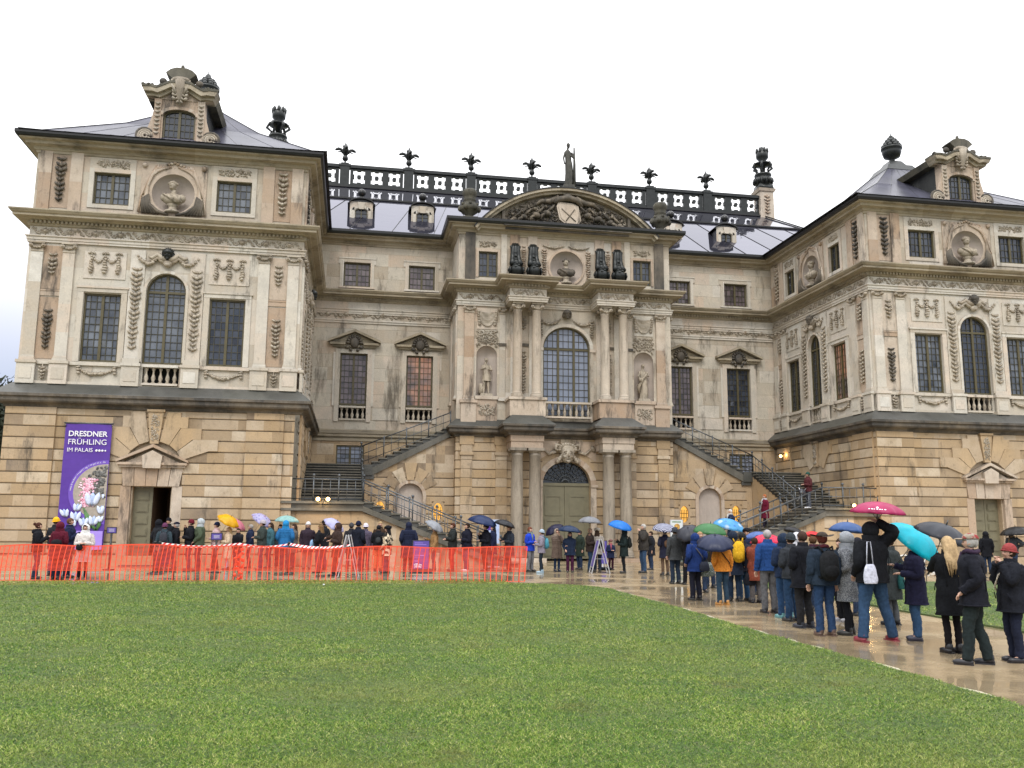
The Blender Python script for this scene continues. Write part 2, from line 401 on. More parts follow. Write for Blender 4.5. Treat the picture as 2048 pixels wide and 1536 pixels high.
LX = -4.15
def edge_x(y):            # right edge of the front lawn
    return LX - 0.10 * math.sin(y * 0.7) * 0.4
lawn_pts = [(-45, -45), (LX, -45)]
for i in range(24): 
    y = -45 + i * (28.5) / 23; lawn_pts.append((edge_x(y), y))
cxr, cyr = -6.6, -15.75
for i in range(9):
    a = R_(0 + i * 90 / 8); lawn_pts.append((cxr + 2.45 * math.cos(a), cyr + 2.35 * math.sin(a)))
lawn_pts += [(-6.6, -13.4), (-45, -12.3)]
lawn_pts = lawn_pts[:1] + lawn_pts[2:]
def lawn_poly(name, pts, label, far=False):
    mb = MB(); top = [(x, y, gz(y) + 0.035) for x, y in pts]
    bm = bmesh.new(); vs = [bm.verts.new(p) for p in top]; f = bm.faces.new(vs)
    r = bmesh.ops.extrude_face_region(bm, geom=[f]); 
    for v in r['geom']:
        if isinstance(v, bmesh.types.BMVert): v.co.z -= 0.06
    bmesh.ops.triangulate(bm, faces=bm.faces)
    # follow the gentle fall of the ground
    for c in (-12, -20, -28, -34.4):
        bmesh.ops.bisect_plane(bm, geom=bm.verts[:] + bm.edges[:] + bm.faces[:], plane_co=(0, c, 0), plane_no=(0, 1, 0))
    lo = {}
    bm.verts.ensure_lookup_table()
    for v in bm.verts:
        pass
    bmesh.ops.recalc_face_normals(bm, faces=bm.faces)
    me = bpy.data.meshes.new(name); bm.to_mesh(me); bm.free(); me.materials.append(MATS['lawn'])
    o = bpy.data.objects.new(name, me); COL.objects.link(o)
    return tag(o, label, 'lawn', kind='structure')
def lawn_strips(name, left, right, ys, label):
    """lawn as strips between two edge functions so that it follows the ground"""
    mb = MB()
    for a, b in zip(ys, ys[1:]):
        mb.poly([(left(a), a, gz(a) + 0.035), (right(a), a, gz(a) + 0.035), (right(b), b, gz(b) + 0.035), (left(b), b, gz(b) + 0.035)], 0.5)
        mb.poly([(right(a), a, gz(a) + 0.035), (right(a), a, gz(a) - 0.02), (right(b), b, gz(b) - 0.02), (right(b), b, gz(b) + 0.035)], 0.5)
        mb.poly([(left(a), a, gz(a) + 0.035), (left(a), a, gz(a) - 0.02), (left(b), b, gz(b) - 0.02), (left(b), b, gz(b) + 0.035)], 0.5)
    return tag(mb.build(name, 'lawn'), label, 'lawn', kind='structure')
def l_right(y):
    if y < cyr: return edge_x(y) + 0.06 * math.sin(y * 5.1) * 0.5
    t = min(1, (y - cyr) / 2.4); return -6.6 + 2.45 * math.sqrt(max(0, 1 - t * t))
ysl = [-45 + i * 0.5 for i in range(58)] + [-16 + i * 0.2 for i in range(14)] 
lawn_strips('front_lawn', lambda y: -45, l_right, ysl, 'big green lawn filling the foreground, patchy with yellowish tufts')
lawn_strips('side_lawn', lambda y: 0.62 + 0.03 * math.sin(y * 3), lambda y: 30, [-45 + i * 0.5 for i in range(64)] + [-13.1], 'grass patch on the right behind the queue of people')
# pale grit edging along the lawn
mb = MB()
ys2 = [-40 + i * 0.4 for i in range(60)] + [-16 + i * 0.2 for i in range(13)]
for a, b in zip(ys2, ys2[1:]):
    w = lambda y: 0.11 + 0.05 * math.sin(y * 3.3) + 0.04 * math.sin(y * 9) + .03 * math.sin(y * 23)
    mb.poly([(l_right(a) - 0.02, a, gz(a) + 0.006), (l_right(a) + w(a), a, gz(a) + 0.006), (l_right(b) + w(b), b, gz(b) + 0.006), (l_right(b) - 0.02, b, gz(b) + 0.006)], 0.5)
tag(mb.build('path_edging', 'pale_grit'), 'thin pale strip of grit between the lawn and the wet path', 'edging', kind='structure')

# ================================================================ the palace
PAL = thing('baroque_palace', 'long baroque sandstone palace with dark glossy roofs behind the queue', 'palace')
AX = 19.45        # axis of each side pavilion
HW = 5.67         # half its width
D = 10.42; YR = 7.13; XR = 5.98
def tone_(): return rnd.random()

def wall(mb, x0, x1, z0, z1, holes=(), course=0.47, zb=0.0, lmin=0.7, lmax=1.5, groove=0.06, reveal=0.32, ch=0.05, n=0.0):
    """one face of masonry: rows of blocks each with its own tone; holes are (u0,u1,z0,z1)"""
    zs = {z0, z1}
    k = math.ceil((z0 - zb) / course - 1e-6)
    joints = []
    while zb + k * course < z1 - 1e-4:
        z = zb + k * course
        if z > z0 + 1e-4: zs.add(z)
        joints.append(z); k += 1
    for h in holes:
        for z in h[2:4]:
            if z0 < z < z1: zs.add(z)
    zs = sorted(zs)
    bounds = sorted(set([z0, z1] + joints))
    cuts = {}
    for a, b in zip(zs, zs[1:]):
        if b - a < 1e-4: continue
        mid = (a + b) / 2
        row = max([z for z in bounds if z <= mid + 1e-6], default=z0)
        if row not in cuts:
            c = []; x = x0 - rnd.random() * lmin
            while x < x1: c.append((x, rnd.random())); x += rnd.uniform(lmin, lmax)
            cuts[row] = c
        segs = [(x0, x1)]
        for h in holes:
            if h[2] < mid < h[3]:
                ns = []
                for s0, s1 in segs:
                    if h[1] <= s0 or h[0] >= s1: ns.append((s0, s1)); continue
                    if h[0] > s0: ns.append((s0, h[0]))
                    if h[1] < s1: ns.append((h[1], s1))
                segs = ns
        lo_j = any(abs(a - j) < 1e-4 for j in joints) and groove > 0
        hi_j = any(abs(b - j) < 1e-4 for j in joints) and groove > 0
        for s0, s1 in segs:
            cl = cuts[row]
            for i, (x, t) in enumerate(cl):
                xe = cl[i + 1][0] if i + 1 < len(cl) else 1e9
                u0, u1 = max(s0, x), min(s1, xe)
                if u1 - u0 < 1e-3: continue
                g0 = 0.008 if groove > 0 and x > s0 + 1e-3 else 0.0; 
                za = a + (ch if lo_j else 0); zc = b - (ch * 0.35 if hi_j else 0)
                mb.poly([(u0, n, za), (u1, n, za), (u1, n, zc), (u0, n, zc)], t)
                if lo_j:
                    mb.mi = 1 if groove > .03 else 0; mb.poly([(u0, n - groove, a - .012), (u1, n - groove, a - .012), (u1, n - .3 * groove, a + .3 * ch), (u0, n - .3 * groove, a + .3 * ch)], .1); mb.mi = 0
                    mb.poly([(u0, n - .3 * groove, a + .3 * ch), (u1, n - .3 * groove, a + .3 * ch), (u1, n, za), (u0, n, za)], t * .6)
                if hi_j: mb.poly([(u0, n - groove, b), (u1, n - groove, b), (u1, n, zc), (u0, n, zc)], t)
    for h in holes:
        a0, a1, b0, b1 = h
        b0 = max(b0, z0); b1 = min(b1, z1)
        for P in (((a0, b0), (a0, b1)), ((a1, b0), (a1, b1)), ((a0, b0), (a1, b0)), ((a0, b1), (a1, b1))):
            (p, r_), (s_, t_) = P
            mb.poly([(p, n, r_), (s_, n, t_), (s_, n - reveal, t_), (p, n - reveal, r_)], 0.5)
def arc_pts(c, zc, r, rz, a0, a1, k):
    return [(c + r * math.cos(R_(a0 + (a1 - a0) * i / k)), zc + rz * math.sin(R_(a0 + (a1 - a0) * i / k))) for i in range(k + 1)]
def arch_fill(mb, c, hw, zs, zt, n=0.0, reveal=0.3, k=14):
    """fills the corners of a rectangular hole above an arch, with its soffit"""
    t = tone_()
    pts = arc_pts(c, zs, hw, zt - zs, 0, 180, k)
    for i in range(k):
        (a, b), (e, f) = pts[i], pts[i + 1]
        mb.poly([(a, n, b), (a, n, zt), (e, n, zt), (e, n, f)], t)
        mb.poly([(a, n, b), (e, n, f), (e, n - reveal, f), (a, n - reveal, b)], t)
def arch_band(mb, c, r0, r1, zs, n0, n1, rz0=None, rz1=None, k=18, a0=0, a1=180, tone=None):
    rz0 = rz0 or r0; rz1 = rz1 or r1
    p = arc_pts(c, zs, r0, rz0, a0, a1, k); q = arc_pts(c, zs, r1, rz1, a0, a1, k)
    for i in range(k):
        t = tone if tone is not None else rnd.random()
        mb.prism([p[i], q[i], q[i + 1], p[i + 1]], n0, n1, t)
def circle_plate(mb, c, z, r, x0, x1, z0, z1, n, depth=0.4, k=32):
    """flat plate with a round hole and a hollow bowl behind it"""
    t = 0.7
    def onrect(a):
        dx, dz = math.cos(a), math.sin(a)
        s = min([(x1 - c) / dx if dx > 1e-9 else 1e9, (x0 - c) / dx if dx < -1e-9 else 1e9, (z1 - z) / dz if dz > 1e-9 else 1e9, (z0 - z) / dz if dz < -1e-9 else 1e9])
        return (c + dx * s, z + dz * s)
    angs = sorted(set([2 * math.pi * i / k for i in range(k)] + [math.atan2(zz - z, xx - c) % (2 * math.pi) for xx in (x0, x1) for zz in (z0, z1)]))
    for i, a in enumerate(angs):
        b = angs[(i + 1) % len(angs)]
        p, q = onrect(a), onrect(b)
        mb.poly([(c + r * math.cos(a), n, z + r * math.sin(a)), (p[0], n, p[1]), (q[0], n, q[1]), (c + r * math.cos(b), n, z + r * math.sin(b))], t)
def bowl(mb, c, z, r, n, depth=0.45, k=24, m=6):
    b = len(mb.v); mb.smooth = True
    for j in range(m + 1):
        a = math.pi / 2 * j / m
        for i in range(k):
            w = 2 * math.pi * i / k
            mb.v.append(mb.F(c + r * math.cos(a) * math.cos(w), n - depth * math.sin(a), z + r * math.cos(a) * math.sin(w)))
    for j in range(m):
        for i in range(k):
            i2 = (i + 1) % k; mb.face([b + j * k + i, b + j * k + i2, b + (j + 1) * k + i2, b + (j + 1) * k + i], 0.6)
    mb.smooth = False
def niche_shell(mb, c, r, z0, zs, n, depth=0.42, k=12, m=6):
    """half-round niche: curved back and quarter-sphere head"""
    mb.smooth = True; b = len(mb.v)
    for z in (z0, zs):
        for i in range(k + 1):
            a = math.pi * i / k; mb.v.append(mb.F(c + r * math.cos(a), n - depth * math.sin(a), z))
    for i in range(k): mb.face([b + i, b + i + 1, b + k + 2 + i, b + k + 1 + i], 0.6)
    b = len(mb.v)
    for j in range(m + 1):
        e = math.pi / 2 * j / m
        for i in range(k + 1):
            a = math.pi * i / k
            mb.v.append(mb.F(c + r * math.cos(a) * math.cos(e), n - depth * math.sin(a) * math.cos(e), zs + r * math.sin(e)))
    for j in range(m):
        for i in range(k): mb.face([b + j * (k + 1) + i, b + j * (k + 1) + i + 1, b + (j + 1) * (k + 1) + i + 1, b + (j + 1) * (k + 1) + i], 0.6)
    mb.smooth = False

# ---- windows
def window(F, c, hw, z0, z1, cols, rows, n=-0.16, glass='glass', arch=None, leaves=2, transom=None, par=None, name='window', fw=0.075, bars='window_bar', surround=True):
    mb = MB(F); mb.tone = 0.5
    zt = z1
    mb.box(c - hw, c - hw + fw, n - .05, n + .05, z0, zt); mb.box(c + hw - fw, c + hw, n - .05, n + .05, z0, zt)
    mb.box(c - hw + fw, c + hw - fw, n - .049, n + .049, z0, z0 + fw * 1.3)
    if arch: arch_band(mb, c, hw - fw, hw, z1, n - .05, n + .05, arch - z1 - fw, arch - z1, k=16, tone=.5)
    else: mb.box(c - hw + fw, c + hw - fw, n - .049, n + .049, zt - fw, zt)
    for i in range(1, leaves):
        x = c - hw + 2 * hw * i / leaves
        top = (z1 + (arch - z1) * math.sqrt(max(0, 1 - ((x - c) / hw) ** 2)) - 0.03) if arch else zt - fw
        mb.box(x - fw * .75, x + fw * .75, n - .045, n + .062, z0 + fw, top)
    if transom: mb.box(c - hw + fw, c + hw - fw, n - .046, n + .058, transom - .05, transom + .05)
    mb.mi = 1
    for i in range(1, cols):
        x = c - hw + 2 * hw * i / cols
        if abs((i * leaves / cols) - round(i * leaves / cols)) < 1e-6: continue
        top = (z1 + (arch - z1) * math.sqrt(max(0, 1 - ((x - c) / hw) ** 2)) - 0.02) if arch else zt
        mb.box(x - .014, x + .014, n - .01, n + .022, z0 + fw, top)
    zz = arch or z1
    for j in range(1, rows):
        z = z0 + (zz - z0) * j / rows
        w = hw * (math.sqrt(max(0, 1 - ((z - z1) / (arch - z1)) ** 2)) if arch and z > z1 else 1) - .02
        mb.box(c - w, c + w, n - .009, n + .021, z - .012, z + .012)
    w = mb.build(name, ['olive_frame', bars], par or PAL)
    g = MB(F); g.tone = .5
    if arch:
        p = [(c - hw + .02, z0 + .02), (c + hw - .02, z0 + .02)] + arc_pts(c, z1, hw - .03, arch - z1 - .03, 0, 180, 16)
        g.poly([(a, n - .012, b) for a, b in p])
    else:
        for i in range(cols):
            for j in range(rows):
                a, b_ = c - hw + 2 * hw * i / cols, c - hw + 2 * hw * (i + 1) / cols; e, f = z0 + (z1 - z0) * j / rows, z0 + (z1 - z0) * (j + 1) / rows; t1, t2 = rnd.gauss(0, .0035), rnd.gauss(0, .0045)
                g.poly([(a, n - .014 - t1 - t2, e), (b_, n - .014 + t1 - t2, e), (b_, n - .014 + t1 + t2, f), (a, n - .014 - t1 + t2, f)], rnd.random())
    if par is None: g.build('pane', glass, w)
    else: g.build('pane', glass, par)
    return w
def surround(F, c, hw, z0, z1, w=0.16, n=0.06, mat='cream', ears=False, sill=True):
    mb = MB(F)
    mb.box(c - hw - w, c - hw, 0.0, n, z0, z1 + w); mb.box(c + hw, c + hw + w, 0, n, z0, z1 + w)
    mb.box(c - hw, c + hw, 0, n, z1, z1 + w)
    mb.box(c - hw - w * .35, c - hw - .002, n - .001, n + .03, z0, z1 + w * .4); mb.box(c + hw + .002, c + hw + w * .35, n - .001, n + .03, z0, z1 + w * .4)
    if ears:
        mb.box(c - hw - w - .1, c - hw - w + .001, 0, n * .9, z1 - .1, z1 + w); mb.box(c + hw + w - .001, c + hw + w + .1, 0, n * .9, z1 - .1, z1 + w)
        mb.box(c - hw - w - .1, c + hw + w + .1, 0, n * 1.6, z1 + w, z1 + w + .07)
    if sill: mb.box(c - hw - w - .05, c + hw + w + .05, -.05, n + .05, z0 - .1, z0)
    return mb.build('window_surround', mat, PAL)

# ---- carved ornament
def leaf_drop(F, u, zt, zb, w=0.3, n=0.05, mat='carved', name='leaf_drop', bow=True, step=None):
    mb = MB(F); mb.smooth = True
    if bow:
        for s in (-1, 1): mb.ell((u + s * w * .28, n + .02, zt), (w * .3, .05, w * .16), s * .5)
        mb.ell((u, n + .03, zt - .02), (w * .16, .07, w * .16))
        zt -= .16
    h = zt - zb; st = step or w * .5; k = max(2, int(h / st)); 
    mb.tube([(u, n, zt + .1), (u, n, zb)], .02, 6)
    for i in range(k):
        z = zt - h * (i + .5) / k; r = w * (.52 + .1 * math.sin(i * 1.7)) * (1 - .22 * i / k)
        for s in (-1, 1): mb.ell((u + s * r * .62, n + .035, z + r * .15), (r * .58, .08, r * .34), s * .75)
        mb.ell((u, n + .05, z - r * .1), (r * .42, .10, r * .46))
    return mb.build(name, mat, PAL)
def festoon(F, u0, u1, z, sag, r, n=0.05, mat='carved', tassel=0.0, mb=None, name='festoon', k=None):
    own = mb is None
    mb = mb or MB(F); mb.smooth = True; k = k or max(7, int(abs(u1 - u0) / (r * .9)))
    for i in range(k + 1):
        t = i / k; u = u0 + (u1 - u0) * t; zz = z - sag * (1 - (2 * t - 1) ** 2)
        rr = r * (.6 + .55 * (1 - abs(2 * t - 1))) * rnd.uniform(.85, 1.15)
        sl = -sag * 4 * (1 - 2 * t) / (u1 - u0)
        mb.ell((u, n + rr * .35, zz + rnd.uniform(-.2, .2) * rr), (rr, rr * .8, rr * .85), math.atan(sl))
        mb.ell((u + rnd.uniform(-1, 1) * rr * .5, n + rr * .8, zz + rnd.uniform(-.5, .5) * rr), (rr * .5, rr * .4, rr * .5))
    if tassel:
        for uu in (u0, u1):
            mb.ell((uu, n + .04, z + r * .6), (r * 1.2, .05, r * .5), .3)
            q = max(2, int(tassel / (r * 1.1)))
            for i in range(q):
                mb.ell((uu + (rnd.random() - .5) * r * .4, n + r * .5, z - tassel * (i + .5) / q), (r * (.9 - .15 * i / q), r * .6, r * .75))
    return mb.build(name, mat, PAL) if own else mb
def relief(F, u0, u1, z0, z1, r=0.09, n=0.02, mat='carved', dens=1.0, name='relief_panel', parent=None, mb=None, shape=None):
    own = mb is None; mb = mb or MB(F); mb.smooth = True
    k = int((u1 - u0) * (z1 - z0) / (r * r) * 1.1 * dens)
    for i in range(k):
        u = rnd.uniform(u0 + r * .4, u1 - r * .4); z = rnd.uniform(z0 + r * .4, z1 - r * .4)
        if shape and not shape(u, z): continue
        a = rnd.uniform(0, 3.14); q = r * rnd.uniform(.5, 1.15)
        mb.ell((u, n + q * .15, z), (q, q * .7, q * .36), a)
    return mb.build(name, mat, parent or PAL) if own else mb
def scroll_frieze(F, u0, u1, zc, h, n=0.03, mat='carved'):
    mb = MB(F); mb.smooth = True; L = 0.98; k = max(1, round((u1 - u0) / L)); L = (u1 - u0) / k
    for i in range(k):
        c = u0 + L * (i + .5)
        mb.ell((c, n + .03, zc), (h * .34, .08, h * .34)); mb.ell((c, n + .09, zc), (h * .15, .06, h * .15))
        for j in range(8):
            a = j * math.pi / 4; mb.ell((c + h * .33 * math.cos(a), n + .02, zc + h * .33 * math.sin(a)), (h * .12, .045, h * .08), a)
        for s in (-1, 1):
            for j in range(7):
                t = j / 6; u = c + s * (h * .42 + t * (L / 2 - h * .42)); z = zc + math.sin(t * 4.2 + .4) * h * .28 * s
                mb.ell((u, n + .015, z), (h * .19, .07, h * .12), s * math.cos(t * 4.2) * .9)
                if j % 2 == 0: mb.ell((u, n + .01, z - s * h * .22), (h * .15, .06, h * .09), -.8 * s)
    return mb.build('scroll_frieze', mat, PAL)
def pilaster(F, c, hw, z0, z1, n=0.09, cap=True, base=True, mat='cream', capmat='carved'):
    mb = MB(F); z = z0 + (.22 if base else 0); t1 = z1 - (.42 if cap else 0)
    while z < t1 - 1e-3:
        z2 = min(t1, z + rnd.uniform(.9, 1.7)); 
        if t1 - z2 < .4: z2 = t1
        mb.box(c - hw, c + hw, -.02, n, z, z2); z = z2
    if base:
        mb.box(c - hw - .05, c + hw + .05, -.02, n + .06, z0, z0 + .09); mb.box(c - hw - .03, c + hw + .03, -.02, n + .045, z0 + .09, z0 + .16); mb.box(c - hw - .015, c + hw + .015, -.02, n + .02, z0 + .16, z0 + .22)
    o = mb.build('pilaster', mat, PAL)
    if cap:
        mb = MB(F)
        mb.box(c - hw - .06, c + hw + .06, -.02, n + .09, z1 - .07, z1); mb.box(c - hw - .01, c + hw + .01, -.02, n + .03, z1 - .42, z1 - .36)
        mb.box(c - hw, c + hw, -.02, n + .01, z1 - .36, z1 - .07)
        mb.smooth = True
        for s in (-1, 1):
            mb.ell((c + s * (hw + .01), n + .05, z1 - .17), (.11, .09, .11)); mb.ell((c + s * (hw + .01), n + .13, z1 - .17), (.05, .04, .05))
        for i in range(5):
            u = c + (i - 2) * hw * .42; mb.ell((u, n + .05, z1 - .2 - .07 * math.cos((i - 2) * .8)), (.07, .06, .05))
        mb.build('capital', capmat, o)
    return o
def drapery(F, c, zt, w, h, n=0.04, mat='rose', name='drapery_panel'):
    mb = MB(F); mb.smooth = True; k = 16; b = len(mb.v)
    for j in range(9):
        for i in range(k + 1):
            t = i / k; s = j / 8; u = c - w / 2 + w * t
            z = zt - h * s * (.55 + .45 * (1 - (2 * t - 1) ** 2)) - .05 * (1 - (2 * t - 1) ** 2)
            mb.v.append(mb.F(u, n + .05 + .035 * math.sin(s * 14 + 6 * (2 * t - 1) ** 2), z))
    for j in range(8):
        for i in range(k): mb.face([b + j * (k + 1) + i, b + j * (k + 1) + i + 1, b + (j + 1) * (k + 1) + i + 1, b + (j + 1) * (k + 1) + i], .6)
    for s in (-1, 1):
        mb.ell((c + s * w / 2, n + .06, zt), (.09, .09, .09))
        for q in range(5): mb.ell((c + s * (w / 2 + .02 - .02 * q), n + .05, zt - h * (.15 + .19 * q)), (.07 + .01 * q, .06, h * .13), .1 * s)
    return mb.build(name, mat, PAL)
def baluster_row(F, u0, u1, z0, z1, k, n=0.02, par=None, mat='carved'):
    rail = MB(F)
    rail.box(u0, u1, n - .14, n + .16, z1 - .11, z1); rail.box(u0 + .001, u1 - .001, n - .12, n + .13, z0, z0 + .09)
    o = rail.build('balustrade', 'cream', par or PAL)
    for i in range(k):
        u = u0 + (u1 - u0) * (i + .5) / k; a, b = z0 + .09, z1 - .11; h = b - a; r = min(.095, (u1 - u0) / k * .34)
        mb = MB(F)
        mb.lathe((u, n), [(r * .9, a), (r * .9, a + h * .08), (r * .5, a + h * .12), (r, a + h * .3), (r * .85, a + h * .42), (r * .42, a + h * .6), (r * .4, a + h * .76), (r * .7, a + h * .84), (r * .85, a + h * .92), (r * .85, b)], 8)
        mb.build('baluster', mat, o)
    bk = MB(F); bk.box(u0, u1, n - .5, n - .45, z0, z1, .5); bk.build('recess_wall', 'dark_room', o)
    return o
def carved_head(F, c, z, r, n, mat='bronze_black', name='carved_head', scarf=True):
    mb = MB(F); mb.smooth = True
    mb.ell((c, n + r * .7, z), (r * .72, r * .8, r), 0, True)
    mb.ell((c, n + r * .9, z + r * .45), (r * .95, r * .8, r * .7), 0, True)
    for s in (-1, 1):
        mb.ell((c + s * r * .75, n + r * .5, z), (r * .4, r * .5, r * .8)); mb.ell((c + s * r * .28, n + r * 1.42, z + r * .1), (r * .14, r * .1, r * .08))
        mb.ell((c + s * r * .35, n + r * 1.3, z - r * .2), (r * .2, r * .2, r * .2))
    mb.ell((c, n + r * 1.5, z - r * .1), (r * .12, r * .2, r * .25)); mb.ell((c, n + r * 1.38, z - r * .45), (r * .25, r * .12, r * .08)); mb.ell((c, n + r * 1.2, z - r * .7), (r * .3, r * .3, r * .22))
    for i in range(9):
        a = math.pi * i / 8; mb.ell((c + r * .85 * math.cos(a), n + r * .8, z + r * .35 + r * .75 * math.sin(a)), (r * .25, r * .3, r * .22), a)
    o = mb.build(name, mat, PAL)
    if scarf:
        mb = MB(F); mb.smooth = True
        for s in (-1, 1):
            P = [(c + s * r * .2, n + .1, z - r * .8), (c + s * r * 1.2, n + .1, z - r * .35), (c + s * r * 1.7, n + .09, z + r * .1), (c + s * r * 2.6, n + .06, z - r * .5), (c + s * r * 3.2, n + .05, z - r * .2)]
            mb.tube(P, [.16, .13, .1, .09, .06], 8)
            mb.tube([(a, b - .02, e - .14) for a, b, e in P], [.1, .09, .08, .06, .04], 8)
            mb.tube([(c + s * r * .7, n + .05, z - r * .4), (c + s * r * .8, n + .06, z - r * 1.5)], [.1, .05], 8)
        mb.ell((c, n + .12, z - r * 1.45), (r * .75, .14, r * .75), 0, True)
        mb.ell((c, n + .2, z - r * 1.7), (r * .5, .09, r * .4), 0, True)
        mb.build('scarf', 'carved', o)
    return o
def voussoirs(F, c, zc, ri, ro, ztop, n1, k=7, keyn=0.14, a_lo=18, mat='ochre', steps=True):
    """fan of long wedge stones with squared-off outer ends, and a carved keystone"""
    mb = MB(F); k2 = k // 2
    for i in range(k):
        j = i - k2
        if j == 0: continue
        sg = 1 if j < 0 else -1; d = k2 - abs(j)            # d = 0 for the lowest wedge
        a = (a_lo + (90 - 10 - a_lo) * d / k2); b = (a_lo + (90 - 10 - a_lo) * (d + 1) / k2)
        zt = ztop - .19 - .47 * (k2 - 1 - d); zl = zt - .47
        P = lambda an, r: (c + sg * r * math.cos(R_(an)), zc + r * math.sin(R_(an)))
        at = lambda an, z: (c + sg * (z - zc) / math.tan(R_(an)), z)
        if d == k2 - 1: zt = ztop
        lowx = at(a + .4, zl); ext = .34 if d < k2 - 1 else .30
        mb.prism([P(a + .4, ri), lowx, (lowx[0] + sg * ext, zl), (lowx[0] + sg * ext, zt if d < k2 - 1 else ztop - .19)] + ([at(b - .4, zt)] if d < k2 - 1 else [(at(a, zl)[0] - sg * .02, ztop - .19), (at(a, zl)[0] - sg * .02, ztop), at(b - .4, ztop)]) + [P(b - .4, ri)], -.03, n1 + .006 * d, [.9, .55, .75, .4, .65, .85, .5][(i * 3) % 7])
    o = mb.build('voussoirs', mat, PAL)
    kb = MB(F); w = .30
    kb.prism([(c - w * .55, zc + ri - .12), (c + w * .55, zc + ri - .12), (c + w * 1.05, ztop), (c - w * 1.05, ztop)], -.02, n1 + .06, .5)
    kb.box(c - w * 1.2, c + w * 1.2, 0, n1 + .12, ztop, ztop + .1)
    k2 = kb.build('keystone', 'ochre', PAL)
    relief(F, c - w * .6, c + w * .6, zc + ri, ztop - .1, .07, n1 + .05, 'carved', 1.2, 'relief', k2)
    return o

# ---- one three-bay storey set of a side pavilion
def pavilion_face(F, L, Rr, off, hw, cr, door, glasses, dormer=False, blind=False, ahw=None):
    ahw = ahw or hw
    # lower, rusticated (0.2 m proud)
    Fl = Frame((F.o[0] + F.n[0] * .2, F.o[1] + F.n[1] * .2, 0), F.u, F.n)
    mb = MB(Fl); e = .2
    holes = [(-1.18, 1.18, 0, 5.1)] if door else []
    wall(mb, -L - (e if L > 5.4 else 0), Rr, -.1, 6.5, holes, reveal=.14)
    if door:
        arch_fill(mb, 0, 1.18, 3.93, 5.1, 0, .14)
        t = rnd.random()
        mb.poly([(-1.18, -.14, 0), (-.76, -.14, 0), (-.76, -.14, 5.1), (-1.18, -.14, 5.1)], .9)
        mb.poly([(1.18, -.14, 0), (.76, -.14, 0), (.76, -.14, 5.1), (1.18, -.14, 5.1)], .9)
        mb.poly([(-.76, -.14, 3.23), (.76, -.14, 3.23), (.76, -.14, 5.1), (-.76, -.14, 5.1)], .9)
        for s in (-.76, .76): mb.poly([(s, -.14, 0), (s, -.6, 0), (s, -.6, 3.23), (s, -.14, 3.23)], .5)
        mb.poly([(-.76, -.14, 3.23), (.76, -.14, 3.23), (.76, -.6, 3.23), (-.76, -.6, 3.23)], .4)
    mb.box(-L - (.25 if L > 5.4 else -.001), Rr, 0.001, .10, -.1, .42, .4)
    for a, b in ((-L - (e if L > 5.5 else 0), -L + 1.75), (Rr - 2.0, Rr - .45)):      # corner strips standing a little proud
        wall(mb, a, b, .43, 6.42, [], n=.09, lmin=.6, lmax=1.2)
        for x in (a, b): mb.poly([(x, 0, .43), (x, .09, .43), (x, .09, 6.42), (x, 0, 6.42)], .35)
    mb.build('rusticated_wall', ['ochre', 'joint'], PAL)
    zc = 3.93 if door else 4.0
    voussoirs(Fl, 0, zc, 1.2, 2.6, 6.35, .07, a_lo=20 if door else 52, k=7 if door else 3)
    if door:
        mb = MB(Fl)
        for s in (-1, 1): mb.box(s * 1.02 - .2, s * 1.02 + .2, -.13, .02, 0, 3.25)
        # flat arch of five wedge stones
        for i in range(5):
            a = -1.22 + i * .488; sl = .10 * (i - 2); sl2 = .10 * (i - 1)
            mb.prism([(a + .012 - sl * .4, 3.25), (a + .476 - sl2 * .4, 3.25), (a + .476, 4.02), (a + .012, 4.02)], -.13, .05 + (.03 if i == 2 else 0))
        mb.build('door_surround', 'rose', PAL)
        mb = MB(Fl)
        mb.box(-1.30, 1.30, -.1, .16, 4.02, 4.12); mb.box(-1.38, 1.38, -.1, .26, 4.12, 4.22)
        for s in (-1, 1): mb.prism([(s * 1.42, 4.22), (s * 1.42, 4.32), (0, 4.99), (0, 4.85)], -.1, .30)
        mb.prism([(-1.1, 4.22), (1.1, 4.22), (0, 4.74)], -.1, .10)
        mb.prism([(-.34, 3.98), (.34, 3.98), (.40, 4.5), (0, 4.72), (-.40, 4.5)], .1, .32, .9)
        mb.build('door_pediment', 'rose', PAL)
    # ---- upper storey
    mb = MB(F); za = 12.42; spring = 11.6
    holes = [(-off - hw, -off + hw, 8.44, 11.41), (off - hw, off + hw, 8.44, 11.41), (-cr, cr, 8.43, za)]
    wall(mb, -L, Rr, 7.0, 14.4, holes + [(-.74 * cr / .82, .74 * cr / .82, 7.5, 8.35)], course=1.02, zb=7.4, lmin=1.4, lmax=2.6, groove=.006, ch=.006)
    arch_fill(mb, 0, cr, spring, za)
    mb.build('ashlar_wall', 'cream', PAL); mb = MB(F)
    wall(mb, -L, Rr, 14.4, 17.9, [(-off - ahw, -off + ahw, 15.37, 16.83), (off - ahw, off + ahw, 15.37, 16.83), (-.93, .93, 15.13, 16.99)], course=.95, zb=14.9, lmin=1.2, lmax=2.2, groove=.006, ch=.006, reveal=.25)
    mb.build('attic_wall', 'warm_cream', PAL)
    # plinth zone
    mb = MB(F)
    mb.box(-L + .01, -cr, .0, .10, 7.0, 7.55); mb.box(cr, Rr, 0, .10, 7.0, 7.55); mb.box(-cr, cr, .0, .101, 7.0, 7.45)
    mb.box(-L + .01, -cr - .5, .0, .10, 8.26, 8.40); mb.box(cr + .5, Rr, 0, .10, 8.26, 8.40)
    pp = [-L + .37, -L + 1.63, Rr - .37, Rr - 1.63]
    if Rr < 5.4: pp = [-L + .3, -L + 1.4, Rr - .35, Rr - 1.35]
